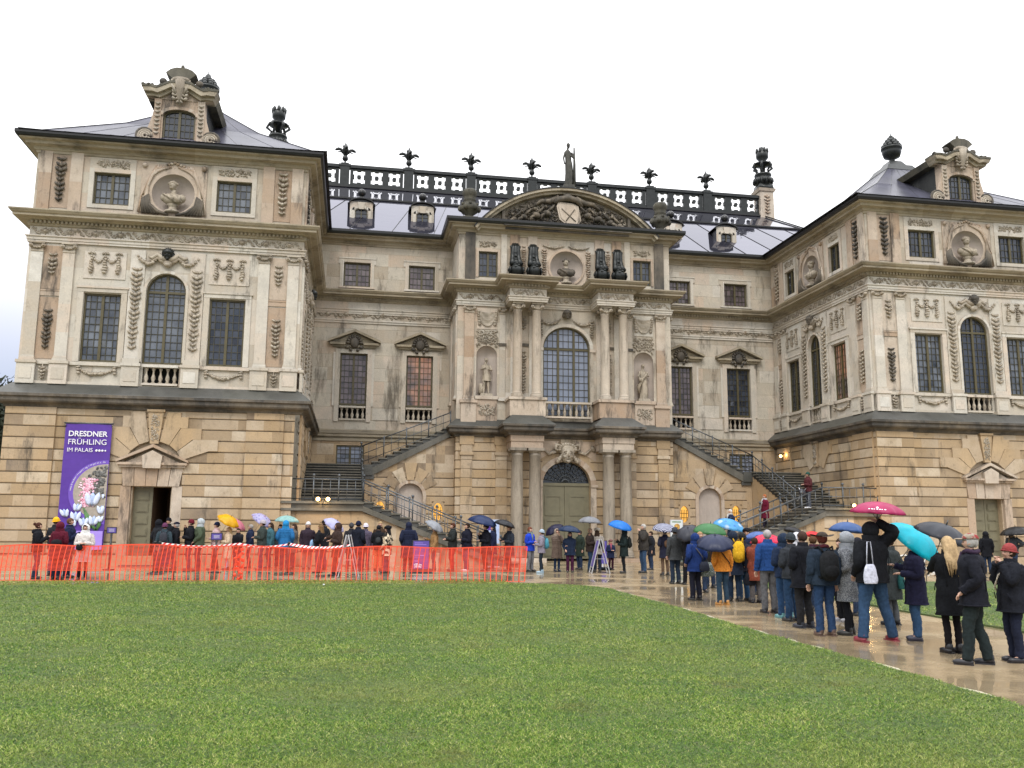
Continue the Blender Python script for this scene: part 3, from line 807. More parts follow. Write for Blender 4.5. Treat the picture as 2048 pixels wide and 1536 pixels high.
    for c in pp + [-cr - .38, cr + .38]:
        mb.box(c - .36, c + .36, .1, .22, 7.42, 8.28); mb.box(c - .40, c + .40, .08, .27, 8.28, 8.40); mb.box(c - .25, c + .25, .215, .24, 7.62, 8.1)
    mb.build('pedestal_course', 'cream', PAL)
    for i, c in enumerate(pp): pilaster(F, c, .24, 8.40, 13.52, .10)
    for s in (-1, 1):   # strips with leaf drops between the pilasters
        c = (pp[0] + pp[1]) / 2 if s < 0 else (pp[2] + pp[3]) / 2
        m_ = 'sooty' if (s < 0 and door) else 'carved'
        leaf_drop(F, c, 10.55, 8.9, .36, .04, m_); leaf_drop(F, c, 13.0, 12.1, .34, .04, 'carved'); leaf_drop(F, c, 8.15, 7.6, .26, .1, 'carved', bow=False)
        pm = MB(F); pm.box(c - .40, c + .40, .005, .05, 11.2, 11.4); pm.box(c - .40, c + .40, .005, .07, 11.4, 11.47); pm.build('string_course', 'rose', PAL)
        pm = MB(F); pm.box(c - .38, c + .38, .0, .02, 8.5, 11.15); pm.box(c - .38, c + .38, .0, .018, 11.5, 13.4); pm.build('pilaster_panel', 'rose', PAL)
        # band over the side windows and the festoon panel above
        w = MB(F); w.box(s * off - hw - .25, s * off + hw + .25, .004, .07, 11.45, 11.62); w.box(s * off - hw - .3, s * off + hw + .3, .004, .11, 11.62, 11.70)
        for q in (-1, 1): w.box(s * off + q * (hw + .13) - .12, s * off + q * (hw + .13) + .12, .003, .06, 8.42, 11.45)
        w.build('window_surround', 'cream', PAL)
        w = MB(F); w.box(s * off - hw - .1, s * off + hw + .1, .006, .035, 12.05, 13.25); w.build('festoon_panel', 'cream', PAL)
        fm = festoon(F, s * off - .55, s * off, 13.14, .36, .075, .05, mb=MB(F)); festoon(F, s * off, s * off + .55, 13.14, .36, .075, .05, mb=fm)
        for q in (-.55, 0, .55):
            for k in range(7): fm.ell((s * off + q + .02 * math.sin(k * 2), .09, 13.02 - .115 * k), ((.05, .06, .08, .10, .13, .15, .10)[k], .06 + .01 * k, .075), q)
            fm.ell((s * off + q - .08, .08, 13.17), (.10, .05, .05), .5); fm.ell((s * off + q + .08, .08, 13.17), (.10, .05, .05), -.5)
        fm.build('festoon', 'carved', PAL)
        festoon(F, s * off - .72, s * off + .72, 8.14, .24, .10, .02, 'carved', .25)
        # side bands and garland strips of the middle bay
        leaf_drop(F, s * (cr + .42), 12.55, 9.0, .42, .06, 'carved', 'garland', step=.2)
        fm = festoon(F, s * (cr + .42), s * .42, 13.12, .30, .11, .08, mb=MB(F)); fm.build('festoon', 'carved', PAL)
    mb = MB(F)
    for s in (-1, 1):
        mb.box(s * (cr + .42) - .30, s * (cr + .42) + .30, .003, .06, 8.62, 13.4); mb.box(s * (cr + .06) - .06, s * (cr + .06) + .06, .004, .10, 8.5, spring)
        mb.box(s * (cr + .40) - .34, s * (cr + .40) + .34, .003, .14, 8.40, 8.62)
    arch_band(mb, 0, cr, cr + .12, spring, .004, .10, za - spring, za - spring + .12)
    mb.build('arch_surround', 'cream', PAL)
    carved_head(F, 0, 13.2, .25, .05, 'bronze_black' if F.o[0] < 0 else 'sooty')
    scroll_frieze(F, -L + .1, Rr - .1, 14.02, .42, .0)
    window(F, -off, hw, 8.44, 11.41, 6, 9, glass=glasses[0]); window(F, off, hw, 8.44, 11.41, 6, 9, glass=glasses[2])
    window(F, 0, cr, 8.43, spring, 6, 12, arch=za, glass=glasses[1], transom=spring)
    baluster_row(F, -.72 * cr / .82, .72 * cr / .82, 7.5, 8.38, 5, .0)
    # ---- attic
    for s in (-1, 1):
        window(F, s * off, ahw, 15.37, 16.83, 6, 4, glass=glasses[3])
        w = MB(F)
        for a, b, e, f in ((s * off - ahw - .2, s * off - ahw, 15.2, 17.0), (s * off + ahw, s * off + ahw + .2, 15.2, 17.0), (s * off - ahw, s * off + ahw, 16.83, 17.0), (s * off - ahw, s * off + ahw, 15.2, 15.37)): w.box(a, b, .004, .045, e, f)
        w.box(s * off - ahw - .2, s * off + ahw + .2, .002, .03, 17.0, 17.5); w.build('window_surround', 'cream', PAL)
        relief(F, s * off - ahw + .05, s * off + ahw - .05, 17.05, 17.4, .085, .03, 'carved', 1.3)
        a_, b_ = (pp[0], pp[1]) if s < 0 else (pp[2], pp[3])
        for c in (a_, b_): pilaster(F, c, .25, 14.95, 17.62, .08, cap=False, base=False, mat='rose')
        leaf_drop(F, (a_ + b_) / 2, 17.3, 15.35, .40, .05, 'sooty' if s < 0 else 'carved')
        pm = MB(F); pm.box((a_ + b_) / 2 - .37, (a_ + b_) / 2 + .37, .0, .02, 15.1, 17.5); pm.build('pilaster_panel', 'rose', PAL)
    mb = MB(F)
    circle_plate(mb, 0, 16.06, .90, -1.38, 1.38, 15.0, 17.4, .05)
    for x in (-1.38, 1.38): mb.poly([(x, 0, 15.0), (x, .05, 15.0), (x, .05, 17.4), (x, 0, 17.4)])
    mb.build('drapery_plate', 'rose', PAL)
    mb = MB(F); bowl(mb, 0, 16.06, .92, .045, .5); mb.build('round_niche', 'niche_plaster', PAL)
    mb = MB(F); mb.smooth = True
    for s in (-1, 1):
        for q in range(7):
            t = q / 6
            P = [(s * (.15 + .1 * q), .07, 17.28 - .05 * math.sin(q)), (s * (.75 + .05 * q), .1, 17.15 - .10 * q), (s * (1.0 + .04 * q), .09, 16.6 - .12 * q), (s * (.95 + .055 * q), .08, 15.9), (s * (.78 + .1 * q), .08, 15.12)]
            if q < 2: P = P[:3]
            mb.tube(P, [.05, .06, .06, .06, .07][:len(P)], 7)
        mb.ell((s * 1.25, .1, 17.28), (.12, .1, .14)); 
    for q in range(7): mb.ell((.13 * (q - 3), .09, 17.32 + .05 * (3 - abs(q - 3))), (.09, .07, .07), .3 * (q - 3))
    mb.build('draped_curtain', 'rose', PAL)
    mb = MB(F); mb.smooth = True
    for s in (-1, 1):
        for q in range(6):
            mb.tube([(s * (1.02 + .05 * q), .12, 15.95 - .04 * q), (s * (.95 + .06 * q), .13, 15.5), (s * (.55 + .13 * q), .12, 15.08)], [.04, .06, .07], 7)
        mb.tube([(s * .95, .13, 15.5), (s * .6, .14, 15.18), (s * .15, .12, 15.06)], [.06, .08, .05], 7)
    mb.build('curtain_hem', 'sooty', PAL)

FRONT_G = (('glass', 'glass', 'glass', 'glass'), ('glass', 'glass', 'glass', 'glass'))
FL = Frame((-AX, 0, 0), (1, 0), (0, -1)); FR = Frame((AX, 0, 0), (1, 0), (0, -1))
FLI = Frame((-13.78, 5.5, 0), (0, 1), (1, 0)); FRI = Frame((13.78, 5.5, 0), (0, 1), (-1, 0))
FMID = Frame((0, D, 0), (1, 0), (0, -1)); FRZ = Frame((0, YR, 0), (1, 0), (0, -1))
pavilion_face(FL, HW, HW, 2.57, .75, .82, True, ('glass_curtain', 'glass_curtain', 'glass', 'glass_curtain'))
pavilion_face(FR, HW, HW, 2.57, .75, .82, True, ('glass_curtain', 'glass', 'glass_curtain', 'glass'))
pavilion_face(FRI, 5.5, 4.9, 2.5, .70, .67, False, ('glass_warm', 'glass', 'glass', 'glass'), ahw=.56)
pavilion_face(FLI, 5.5, 4.9, 2.5, .70, .67, False, ('glass', 'glass', 'glass', 'glass'), ahw=.56)
# plain outer and rear walls that close the pavilions
mb = MB()
for s in (-1, 1):
    x = s * (AX + HW); xi = s * 13.78
    for a, b in (((x, 0), (x, 24)), ((x, 24), (xi, 24)), ((xi, 24), (xi, D))):
        mb.poly([(a[0], a[1], 0), (b[0], b[1], 0), (b[0], b[1], 17.9), (a[0], a[1], 17.9)], .5)
mb.poly([(-13.78, 23.9, 0), (13.78, 23.9, 0), (13.78, 23.9, 18), (-13.78, 23.9, 18)], .5)
mb.build('rear_wall', 'cream', PAL)
mb = MB()
for s in (-1, 1):
    F0 = Frame((s * (AX + HW + .2), 0, 0), (0, 1), (s, 0)); m2 = MB(F0); wall(m2, -.2, 12, -.1, 6.5, []); m2.build('rusticated_wall', ['ochre', 'joint'], PAL)

# ---- middle range
for s in (-1, 1):
    mb = MB(FMID)
    holes = [(s * x - .75, s * x + .75, z0, z1) for x in (7.73, 11.4) for z0, z1 in ((7.5, 11.27), (15.11, 16.54))]
    holes = [(min(a, b), max(a, b), c, d) for a, b, c, d in holes]
    hb = [(s * 11.43 - .76, s * 11.43 + .76, 4.95, 6.12)]
    x0, x1 = sorted((s * XR, s * 13.78))
    wall(mb, x0, x1, 7.0, 17.9, holes, course=.74, zb=.1, lmin=1.1, lmax=2.0, groove=.012, ch=.012)
    mb2 = MB(FMID); wall(mb2, x0, x1, -.1, 7.0, hb, course=.62, zb=0, groove=.012, ch=.012); mb2.build('basement_wall', 'ochre', PAL); mb.build('ashlar_wall', 'warm_cream', PAL)
gl = {(-1, 11.4): 'glass_violet', (-1, 7.73): 'glass_warm', (1, 7.73): 'glass_violet', (1, 11.4): 'glass'}
for s in (-1, 1):
    window(FMID, s * 11.43, .76, 4.95, 6.12, 6, 5, glass='glass_pale', n=-.1)
    x0, x1 = sorted((s * XR, s * 13.78))
    bm_ = MB(); path = [(x0, D), (x1, D)]
    sweep(bm_, path, [(0, 6.35), (.06, 6.35), (.08, 6.5), (.05, 6.52), (.16, 6.6), (.16, 6.72), (.22, 6.76), (.02, 6.95), (.02, 7.0)]); bm_.build('string_course', 'cornice_stone', PAL)
    scroll_frieze(FMID, x0 + .3, x1 - .3, 13.52, .5, .0)
    am = MB(); sweep(am, path, [(0, 13.0), (.06, 13.0), (.06, 13.1), (.1, 13.12), (.1, 13.2), (0, 13.22)]); am.build('architrave', 'cream', PAL)
    for x in (7.73, 11.4):
        c = s * x; g_ = gl[(s, x)]
        window(FMID, c, .735, 8.36, 11.27, 6, 9, glass=g_)
        window(FMID, c, .735, 15.11, 16.54, 6, 4, glass='glass_violet')
        surround(FMID, c, .75, 15.11, 16.54, .2, .05, ears=True)
        w = MB(FMID)
        for q in (-1, 1): w.box(c + q * .88 - .13, c + q * .88 + .13, .003, .08, 7.42, 11.5); w.box(c + q * 1.07 - .06, c + q * 1.07 + .06, .002, .05, 8.3, 11.3)
        w.box(c - .75, c + .75, .003, .08, 11.27, 11.5); w.build('window_surround', 'cream', PAL)
        w = MB(FMID)
        w.box(c - 1.35, c - .5, .01, .30, 11.72, 11.84); w.box(c + .5, c + 1.35, .01, .30, 11.72, 11.84); w.box(c - 1.2, c + 1.2, .01, .14, 11.6, 11.72)
        for q in (-1, 1): w.prism([(c + q * 1.45, 11.84), (c + q * 1.45, 11.97), (c, 12.6), (c, 12.45)], .01, .40)
        w.prism([(c - 1.2, 11.84), (c + 1.2, 11.84), (c, 12.42)], .005, .12, .2)
        p = w.build('window_pediment', 'cornice_stone', PAL)
        m_ = MB(FMID); m_.smooth = True
        m_.ell((c, .18, 11.85), (.26, .14, .33), 0, True)
        for q in range(9):
            a = math.pi * q / 8; m_.ell((c + .36 * math.cos(a), .2, 11.85 + .36 * math.sin(a)), (.13, .09, .08), a)
        for q in (-1, 1): m_.ell((c + q * .38, .16, 11.6), (.15, .1, .12)); m_.ell((c + q * .2, .16, 11.45), (.12, .08, .1), q)
        m_.build('shell_cartouche', 'sooty', p)
        baluster_row(FMID, c - .72, c + .72, 7.5, 8.3, 5, -.02)
        wb = MB(FMID)
    for a, b in ((s * 8.9, s * 10.3),):
        a, b = min(a, b), max(a, b); w = MB(FMID)
        w.box(a, b, .003, .03, 7.55, 8.2); w.build('plinth_panel', 'cream', PAL)

# ---- central risalit
mb = MB(FRZ)
holes = [(-1.316, 1.316, 7.5, 12.56), (-4.95, -3.82, 8.6, 11.35), (3.82, 4.95, 8.6, 11.35)]
wall(mb, -XR, XR, 7.0, 14.4, holes, course=.95, zb=.3, lmin=1.3, lmax=2.4, groove=.008, ch=.008)
arch_fill(mb, 0, 1.316, 11.37, 12.56)
for s in (-1, 1): arch_fill(mb, s * 4.385, .565, 10.79, 11.35, 0, .05)
mb.build('ashlar_wall', 'warm_cream', PAL); mb = MB(FRZ)
wall(mb, -XR, XR, 14.4, 17.9, [(-4.9, -3.84, 15.14, 16.6), (3.84, 4.9, 15.14, 16.6), (-.95, .95, 14.98, 16.88)], course=.95, zb=14.9, lmin=1.3, lmax=2.2, groove=.006, ch=.006, reveal=.2)
mb.build('attic_wall', 'warm_cream', PAL)
for s in (-1, 1):
    Fs = Frame((s * XR, (YR + D) / 2, 0), (0, 1), (s, 0)); m2 = MB(Fs); hh = (D - YR) / 2
    wall(m2, -hh, hh, 7.0, 17.9, [], course=.95, zb=.3, lmin=1.3, lmax=2.4, groove=.006, ch=.006); m2.build('ashlar_wall', 'cream', PAL)
    m2 = MB(Fs); wall(m2, -hh, hh, -.1, 7.0, []); m2.build('rusticated_wall', ['ochre', 'joint'], PAL)
    for q in (-1, 1): pilaster(Fs, q * 1.2, .24, 8.4, 13.52, .08)
window(FRZ, 0, 1.316, 7.6, 11.37, 9, 13, arch=12.56, leaves=3, transom=11.33, glass='glass_pale', fw=.08)
baluster_row(FRZ, -1.31, 1.31, 7.5, 8.38, 8, .25)
mb = MB(FRZ)
for s in (-1, 1):
    niche_shell(mb, s * 4.385, .565, 8.6, 10.79, .0)
mb.poly([(-.565 - 4.385, 0, 8.6), (.565 - 4.385, 0, 8.6), (.565 - 4.385, -.45, 8.6), (-.565 - 4.385, -.45, 8.6)], .5)
mb.poly([(-.565 + 4.385, 0, 8.6), (.565 + 4.385, 0, 8.6), (.565 + 4.385, -.45, 8.6), (-.565 + 4.385, -.45, 8.6)], .5)
mb.build('statue_niches', 'niche_plaster', PAL)
mb = MB(FRZ)
arch_band(mb, 0, 1.316, 1.50, 11.37, .004, .10, 1.19, 1.36)
for s in (-1, 1):
    mb.box(s * 1.41 - .09, s * 1.41 + .09, .004, .08, 8.4, 11.2); mb.box(s * 1.45 - .15, s * 1.45 + .15, .004, .13, 11.2, 11.37)
mb.build('arch_surround', 'cream', PAL)
for s in (-1, 1):
    mb = MB(FRZ)
    mb.box(s * 5.36 - .40, s * 5.36 + .40, .002, .22, 7.0, 8.2); mb.box(s * 5.36 - .46, s * 5.36 + .46, .002, .30, 8.2, 8.36)
    mb.box(s * 4.385 - .56, s * 4.385 + .56, .002, .10, 7.0, 8.42); mb.box(s * 4.385 - .62, s * 4.385 + .62, .002, .18, 8.42, 8.6)
    mb.box(s * 2.4 - .95, s * 2.4 + .95, .002, 1.42, 7.42, 8.28); mb.box(s * 2.4 - 1.02, s * 2.4 + 1.02, .002, 1.50, 8.28, 8.42)
    mb.build('pedestal', 'rose', PAL)
    relief(FRZ, s * 4.385 - .45, s * 4.385 + .45, 7.55, 8.2, .1, .09, 'carved', 1.3)
    pilaster(FRZ, s * 5.36, .26, 8.36, 13.52, .12, mat='rose'); pilaster(FRZ, s * 3.55, .16, 8.36, 13.52, .07)
    for c in (2.9, 1.88): pilaster(FRZ, s * c, .2, 8.42, 13.52, .05, cap=True)
    leaf_drop(FRZ, s * 2.39, 13.0, 12.3, .3, .02); leaf_drop(FRZ, s * 2.39, 11.1, 8.8, .3, .02)
    pm = MB(FRZ); pm.box(s * 2.39 - .3, s * 2.39 + .3, .002, .06, 11.4, 11.55); pm.box(s * 3.55 - .22, s * 3.55 + .22, .08, .12, 11.35, 11.5); pm.build('string_course', 'sooty', PAL)
    pm = MB(FRZ); pm.box(s * 4.385 - .55, s * 4.385 + .55, .002, .035, 12.25, 13.4); pm.build('drapery_plate', 'cream', PAL)
    drapery(FRZ, s * 4.385, 13.2, .95, .75, .04, 'carved'); relief(FRZ, s * 4.385 - .6, s * 4.385 + .6, 11.0, 12.2, .085, .02, 'carved', 1.2, shape=lambda u, z, s=s: math.hypot((u - s * 4.385), (z - 10.79)) > .68)
    festoon(FRZ, s * 1.5, s * .35, 12.98, .28, .09, .06, 'carved', 0)
    leaf_drop(FRZ, s * 1.42, 12.95, 12.0, .24, .06, 'carved', bow=False)
    for c in (1.88, 2.91):
        cm = MB(FRZ)
        cm.lathe((s * c, 1.08), [(.34, 8.42), (.34, 8.5), (.31, 8.53), (.33, 8.6), (.27, 8.66), (.25, 8.75), (.25, 10.4), (.245, 11.5), (.22, 13.05), (.25, 13.08), (.235, 13.12)], 24)
        co = cm.build('column', 'column_stone', PAL)
        cp = MB(FRZ); cp.lathe((s * c, 1.08), [(.22, 13.1), (.27, 13.2), (.26, 13.38), (.3, 13.4)], 20)
        cp.box(s * c - .31, s * c + .31, .77, 1.39, 13.42, 13.52); cp.smooth = True
        for a in (-1, 1):
            for b in (.83, 1.33): cp.ell((s * c + a * .27, b, 13.3), (.12, .1, .12)); cp.ell((s * c + a * .27, b + (.08 if b > 1 else -.08), 13.3), (.05, .05, .05))
        for a in range(5): cp.ell((s * c + (a - 2) * .09, 1.34, 13.24 - .06 * math.cos((a - 2) * .8)), (.06, .06, .06))
        cp.build('capital', 'carved', co)
    scroll_frieze(FRZ, *sorted((s * 3.6, s * 5.9)), 14.02, .42, .0)
    scroll_frieze(Frame((0, YR - 1.42, 0), (1, 0), (0, -1)), s * 2.4 - .85, s * 2.4 + .85, 14.02, .42, .0)
    # attic
    window(FRZ, s * 4.37, .53, 15.14, 16.6, 4, 4, glass='glass'); surround(FRZ, s * 4.37, .53, 15.14, 16.6, .14, .04, sill=False, mat='rose')
    relief(FRZ, s * 4.37 - .5, s * 4.37 + .5, 16.85, 17.2, .08, .02, 'carved', 1.2)
    pilaster(FRZ, s * 5.36, .27, 14.9, 17.62, .10, cap=False, base=False, mat='sooty'); pilaster(FRZ, s * 3.5, .16, 14.9, 17.62, .08, cap=False, base=False)
    for c in (1.9, 2.9):
        pilaster(FRZ, s * c, .26, 14.9, 17.62, .08, cap=False, base=False, mat='rose')
        vm = MB(FRZ); vm.smooth = True
        P = [(s * c, .14, 17.05), (s * c, .26, 16.8), (s * c, .22, 16.45), (s * c, .30, 16.1), (s * c, .55, 15.8)]
        for q in (-.09, 0, .09): vm.tube([(a + q * (1 + .35 * i), b + .03 * (q == 0), e) for i, (a, b, e) in enumerate(P)], [.12, .14, .13, .14, .17], 8)
        vm.ell((s * c, .50, 15.48), (.35, .40, .38), 0, True); vm.ell((s * c, .42, 15.82), (.24, .26, .22), 0, True)
        for q in range(7): vm.ell((s * c + .1 * math.sin(q * 2), .62 + .22 * math.cos(q * .5 - 1), 15.8 - .1 * q), (.09, .07, .07))
        for q in (-1, 1):
            vm.ell((s * c + q * .36, .50, 15.48), (.07, .24, .24), 0, True); vm.ell((s * c + q * .42, .50, 15.48), (.05, .10, .10), 0, True)
            vm.tube([(s * c + q * .1, .2, 17.0), (s * c + q * .24, .22, 16.9), (s * c + q * .2, .25, 16.7)], [.07, .08, .04], 7)
        for q in range(6): vm.ell((s * c, .24 + .09 * q, 16.75 - .22 * q), (.09, .09, .07))
        vm.box(s * c - .2, s * c + .2, .1, .85, 14.95, 15.12)
        vm.build('scroll_volute', 'bronze_black', PAL)
    leaf_drop(FRZ, s * 2.4, 17.0, 15.5, .2, .02, 'rose')
    leaf_drop(FRZ, s * 1.25, 16.9, 15.3, .26, .03, 'rose', bow=False)
    festoon(FRZ, s * 1.3, s * .15, 17.15, .12, .09, .04, 'carved')
carved_head(FRZ, 0, 13.2, .24, .05, 'sooty', 'mask_keystone', scarf=False)
scroll_frieze(FRZ, -1.4, 1.4, 14.02, .42, .0)
mb = MB(FRZ)
circle_plate(mb, 0, 15.93, .93, -1.12, 1.12, 14.85, 17.05, .03); arch_band(mb, 0, .93, 1.05, 15.93, .02, .10, a0=0, a1=360, k=28, tone=.4)
mb.build('niche_ring', 'rose', PAL)
mb = MB(FRZ); bowl(mb, 0, 15.93, .94, .025, .5); mb.build('round_niche', 'niche_plaster', PAL)

# lower risalit: door bay, porch columns, side bays
mb = MB(FRZ)
wall(mb, -XR, XR, -.1, 7.0, [(-1.316, 1.316, 0, 5.22)], reveal=.5)
arch_fill(mb, 0, 1.316, 3.99, 5.22, 0, .5)
mb.box(-XR - .001, -1.6, .001, .14, -.1, .5, .3); mb.box(1.6, XR + .001, .001, .14, -.1, .5, .3)
mb.build('rusticated_wall', ['ochre', 'joint'], PAL)
mb = MB(FRZ)
mb.box(-1.62, -1.317, .002, .06, .0, 3.85); mb.box(1.317, 1.62, .002, .06, 0, 3.85)
mb.box(-1.70, -1.317, .003, .12, 3.85, 3.99); mb.box(1.317, 1.70, .003, .12, 3.85, 3.99)
arch_band(mb, 0, 1.316, 1.62, 3.99, .002, .07, 1.23, 1.53)
for s in (-1, 1): mb.prism([(s * 1.62, 5.2), (s * 1.62, 6.3), (s * .4, 6.3), (s * .9, 5.65)], .003, .03)
mb.build('door_surround', 'rose', PAL)
dr = MB(Frame((0, YR + .35, 0), (1, 0), (0, -1))); dr.tone = .5
for s in (-1, 1):
    a, b = sorted((s * .02, s * 1.31)); dr.box(a, b, -.04, .04, .1, 3.93)
    for z0, z1 in ((2.35, 3.45), (.95, 2.15), (.25, .8)):
        w = .10
        for q in ((a + .18, b - .18, z0, z0 + w), (a + .18, b - .18, z1 - w, z1), (a + .18, a + .18 + w, z0 + w, z1 - w), (b - .18 - w, b - .18, z0 + w, z1 - w)): dr.box(q[0], q[1], .035, .075, q[2], q[3])
dr.box(-.05, .05, .03, .10, .1, 3.9); dr.box(-1.315, 1.315, -.05, .10, 3.93, 4.08)
door = dr.build('main_door', 'olive_door', PAL)
fm = MB(Frame((0, YR + .35, 0), (1, 0), (0, -1))); fm.smooth = True
for i in range(16):
    for k in range(6):
        a = R_(6 + 168 * (i + (k % 2) * .5) / 16); r = .18 + .18 * k
        if a > R_(174): continue
        fm.ell((r * math.cos(a) * 1.06, .02, 4.1 + r * math.sin(a)), (.075, .025, .035), a + .9 * (1 if (i + k) % 2 else -1))
for k in range(9): a = R_(10 + 20 * k); fm.tube([(0, .0, 4.1), (1.25 * math.cos(a), .0, 4.1 + 1.1 * math.sin(a))], .018, 6)
fm.build('fanlight_grille', 'iron', door)
fm = MB(Frame((0, YR + .42, 0), (1, 0), (0, -1))); fm.poly([(a, 0, b) for a, b in [(-1.31, 4.05), (1.31, 4.05)] + arc_pts(0, 3.99, 1.31, 1.22, 2, 178, 16)], .5); fm.build('fanlight', 'glass', door)
mk = MB(FRZ); mk.smooth = True
mk.ell((0, .22, 5.55), (.36, .26, .46), 0, True); mk.ell((0, .16, 5.85), (.5, .22, .36), 0, True)
for s in (-1, 1):
    mk.ell((s * .15, .46, 5.63), (.07, .05, .04)); mk.ell((s * .16, .44, 5.72), (.11, .07, .04), -s * .3); mk.ell((s * .2, .40, 5.45), (.12, .1, .12))
    mk.tube([(s * .35, .2, 6.0), (s * .62, .24, 6.1), (s * .68, .24, 5.85), (s * .52, .24, 5.78)], [.09, .1, .08, .05], 8)
    mk.tube([(s * .62, .1, 5.75), (s * 1.0, .08, 5.6), (s * 1.3, .06, 5.85)], [.11, .09, .06], 8); mk.ell((s * 1.45, .08, 5.9), (.14, .1, .22), s * .5)
    for q in range(4): mk.ell((s * (.3 + .08 * q), .18, 5.5 - .1 * q), (.12, .12, .16), s * .5)
mk.ell((0, .5, 5.52), (.07, .09, .13)); mk.ell((0, .46, 5.36), (.13, .06, .05)); mk.ell((0, .4, 5.2), (.14, .12, .12))
for q in range(11): a = math.pi * q / 10; mk.ell((.44 * math.cos(a), .26, 5.82 + .3 * math.sin(a)), (.12, .12, .1), a)
mk.build('mask_keystone', 'carved', PAL)
for s in (-1, 1):
    ped = MB(FRZ)
    for c in (1.97, 2.91):
        cm = MB(FRZ); cm.lathe((s * c, 1.2), [(.40, .18), (.40, .3), (.36, .34), (.38, .42), (.33, .5), (.32, .6), (.32, 2.2), (.31, 3.6), (.285, 5.35), (.32, 5.38), (.30, 5.43), (.30, 5.5)], 24)
        co = cm.build('column', 'grey_column', PAL)
        cp = MB(FRZ); cp.lathe((s * c, 1.2), [(.30, 5.5), (.36, 5.58), (.38, 5.62)], 24); cp.box(s * c - .42, s * c + .42, .78, 1.62, 5.62, 5.76); cp.build('capital', 'grey_column', co)
    ped.box(s * 2.44 - .98, s * 2.44 + .98, .15, 1.75, -.05, .18); ped.build('column_plinth', 'rose', PAL); ped = MB(FRZ)
    ped.box(s * 2.44 - .84, s * 2.44 + .84, .0, 1.50, 5.76, 6.1); ped.box(s * 2.44 - .88, s * 2.44 + .88, .0, 1.55, 6.1, 6.5)
    ped.build('porch_entablature', 'rose', PAL)
    for c in (3.55, 5.4):
        m_ = MB(FRZ); z = .5
        while z < 5.4: z2 = min(5.45, z + .47); m_.box(s * c - .3, s * c + .3, .002, .08, z + .02, z2); z = z2
        m_.box(s * c - .36, s * c + .36, .002, .15, 5.45, 5.62); m_.box(s * c - .3, s * c + .3, .002, .09, 5.62, 6.0); m_.box(s * c - .38, s * c + .38, .002, .12, 6.0, 6.45); m_.build('pilaster', 'ochre', PAL)
    # stair support wall beside the risalit with blind niche and two lit ovals
    Fw = Frame((0, 7.72, 0), (1, 0), (0, -1)); w = MB(Fw)
    x0, x1 = sorted((s * XR, s * 10.45))
    top = []
    ov = [(s * 6.78, 2.50), (s * 9.80, 2.55)]
    holes = [(s * 8.26 - .66, s * 8.26 + .66, 0, 3.95)] + [(c - .33, c + .33, z - .52, z + .52) for c, z in ov]
    # stepped top following the flight
    n_ = 12; 
    for i in range(n_):
        a = x0 + (x1 - x0) * i / n_; b = x0 + (x1 - x0) * (i + 1) / n_
    wall(w, x0, x1, -.1, 4.55, holes, reveal=.22)
    arch_fill(w, s * 8.26, .66, 3.30, 3.95, 0, .22)
    zt = lambda x: 4.72 + (10.2 - min(abs(x), 10.2)) * .43
    pts = [(x0, 4.55), (x1, 4.55), (x1, zt(x1)), (x0, zt(x0))]
    k = 9
    for i in range(k):
        a = x0 + (x1 - x0) * i / k; b = x0 + (x1 - x0) * (i + 1) / k; hi = max(zt(a), zt(b)); z = 4.55
        while z < hi:
            z2 = z + .47; P = [(a, z), (b, z), (b, min(z2, zt(b))), (a, min(z2, zt(a)))]
            if min(z2, zt(b)) > z or min(z2, zt(a)) > z: w.poly([(p, 0, max(r, z)) for p, r in P], rnd.random())
            z = z2
    for c, z in ov:
        w.smooth = False; kk = 20
        pts_ = arc_pts(c, z, .25, .45, 0, 360, kk)
        for i in range(kk):
            (p, r), (p2, r2) = pts_[i], pts_[i + 1]
            def onr(x, y):
                dx, dz = x - c, y - z; t = max(abs(dx) / .33, abs(dz) / .52); return (c + dx / t, z + dz / t)
            A, B = onr(p, r), onr(p2, r2); w.poly([(p, .0, r), (A[0], .0, A[1]), (B[0], .0, B[1]), (p2, .0, r2)], .4); w.poly([(p, 0, r), (p2, 0, r2), (p2, -.2, r2), (p, -.2, r)], .3)
    w.box(x0, x1, .001, .10, -.1, .45, .3)
    w.poly([(s * XR, -2.7, 0), (s * XR, 0, 0), (s * XR, 0, 7), (s * XR, -2.7, 7)], .4)
    w.build('rusticated_wall', ['ochre', 'joint'], PAL)
    w = MB(Fw); arch_band(w, s * 8.26, .66, .84, 3.30, .002, .06, .65, .83); 
    for q in (-1, 1): w.box(s * 8.26 + q * .75 - .09, s * 8.26 + q * .75 + .09, .002, .06, .45, 3.30)
    w.build('niche_surround', 'rose', PAL)
    w = MB(Fw); w.poly([(s * 8.26 - .67, -.2, 0), (s * 8.26 + .67, -.2, 0), (s * 8.26 + .67, -.2, 4), (s * 8.26 - .67, -.2, 4)], .8); w.build('blind_niche', 'niche_plaster', PAL)
    w = MB(Fw)
    for i in (-2, -1, 0, 1, 2):
        a = 90 - i * 27; pa = lambda an, r, rz: (s * 8.26 + r * math.cos(R_(an)), 3.30 + rz * math.sin(R_(an)))
        ro = 1.55 if i else 1.75
        w.prism([pa(a - 12, .85, .84), pa(a - 11, ro, ro), pa(a + 11, ro, ro), pa(a + 12, .85, .84)], .002, .05 + (.05 if i == 0 else 0))
    w.build('voussoirs', 'ochre', PAL)
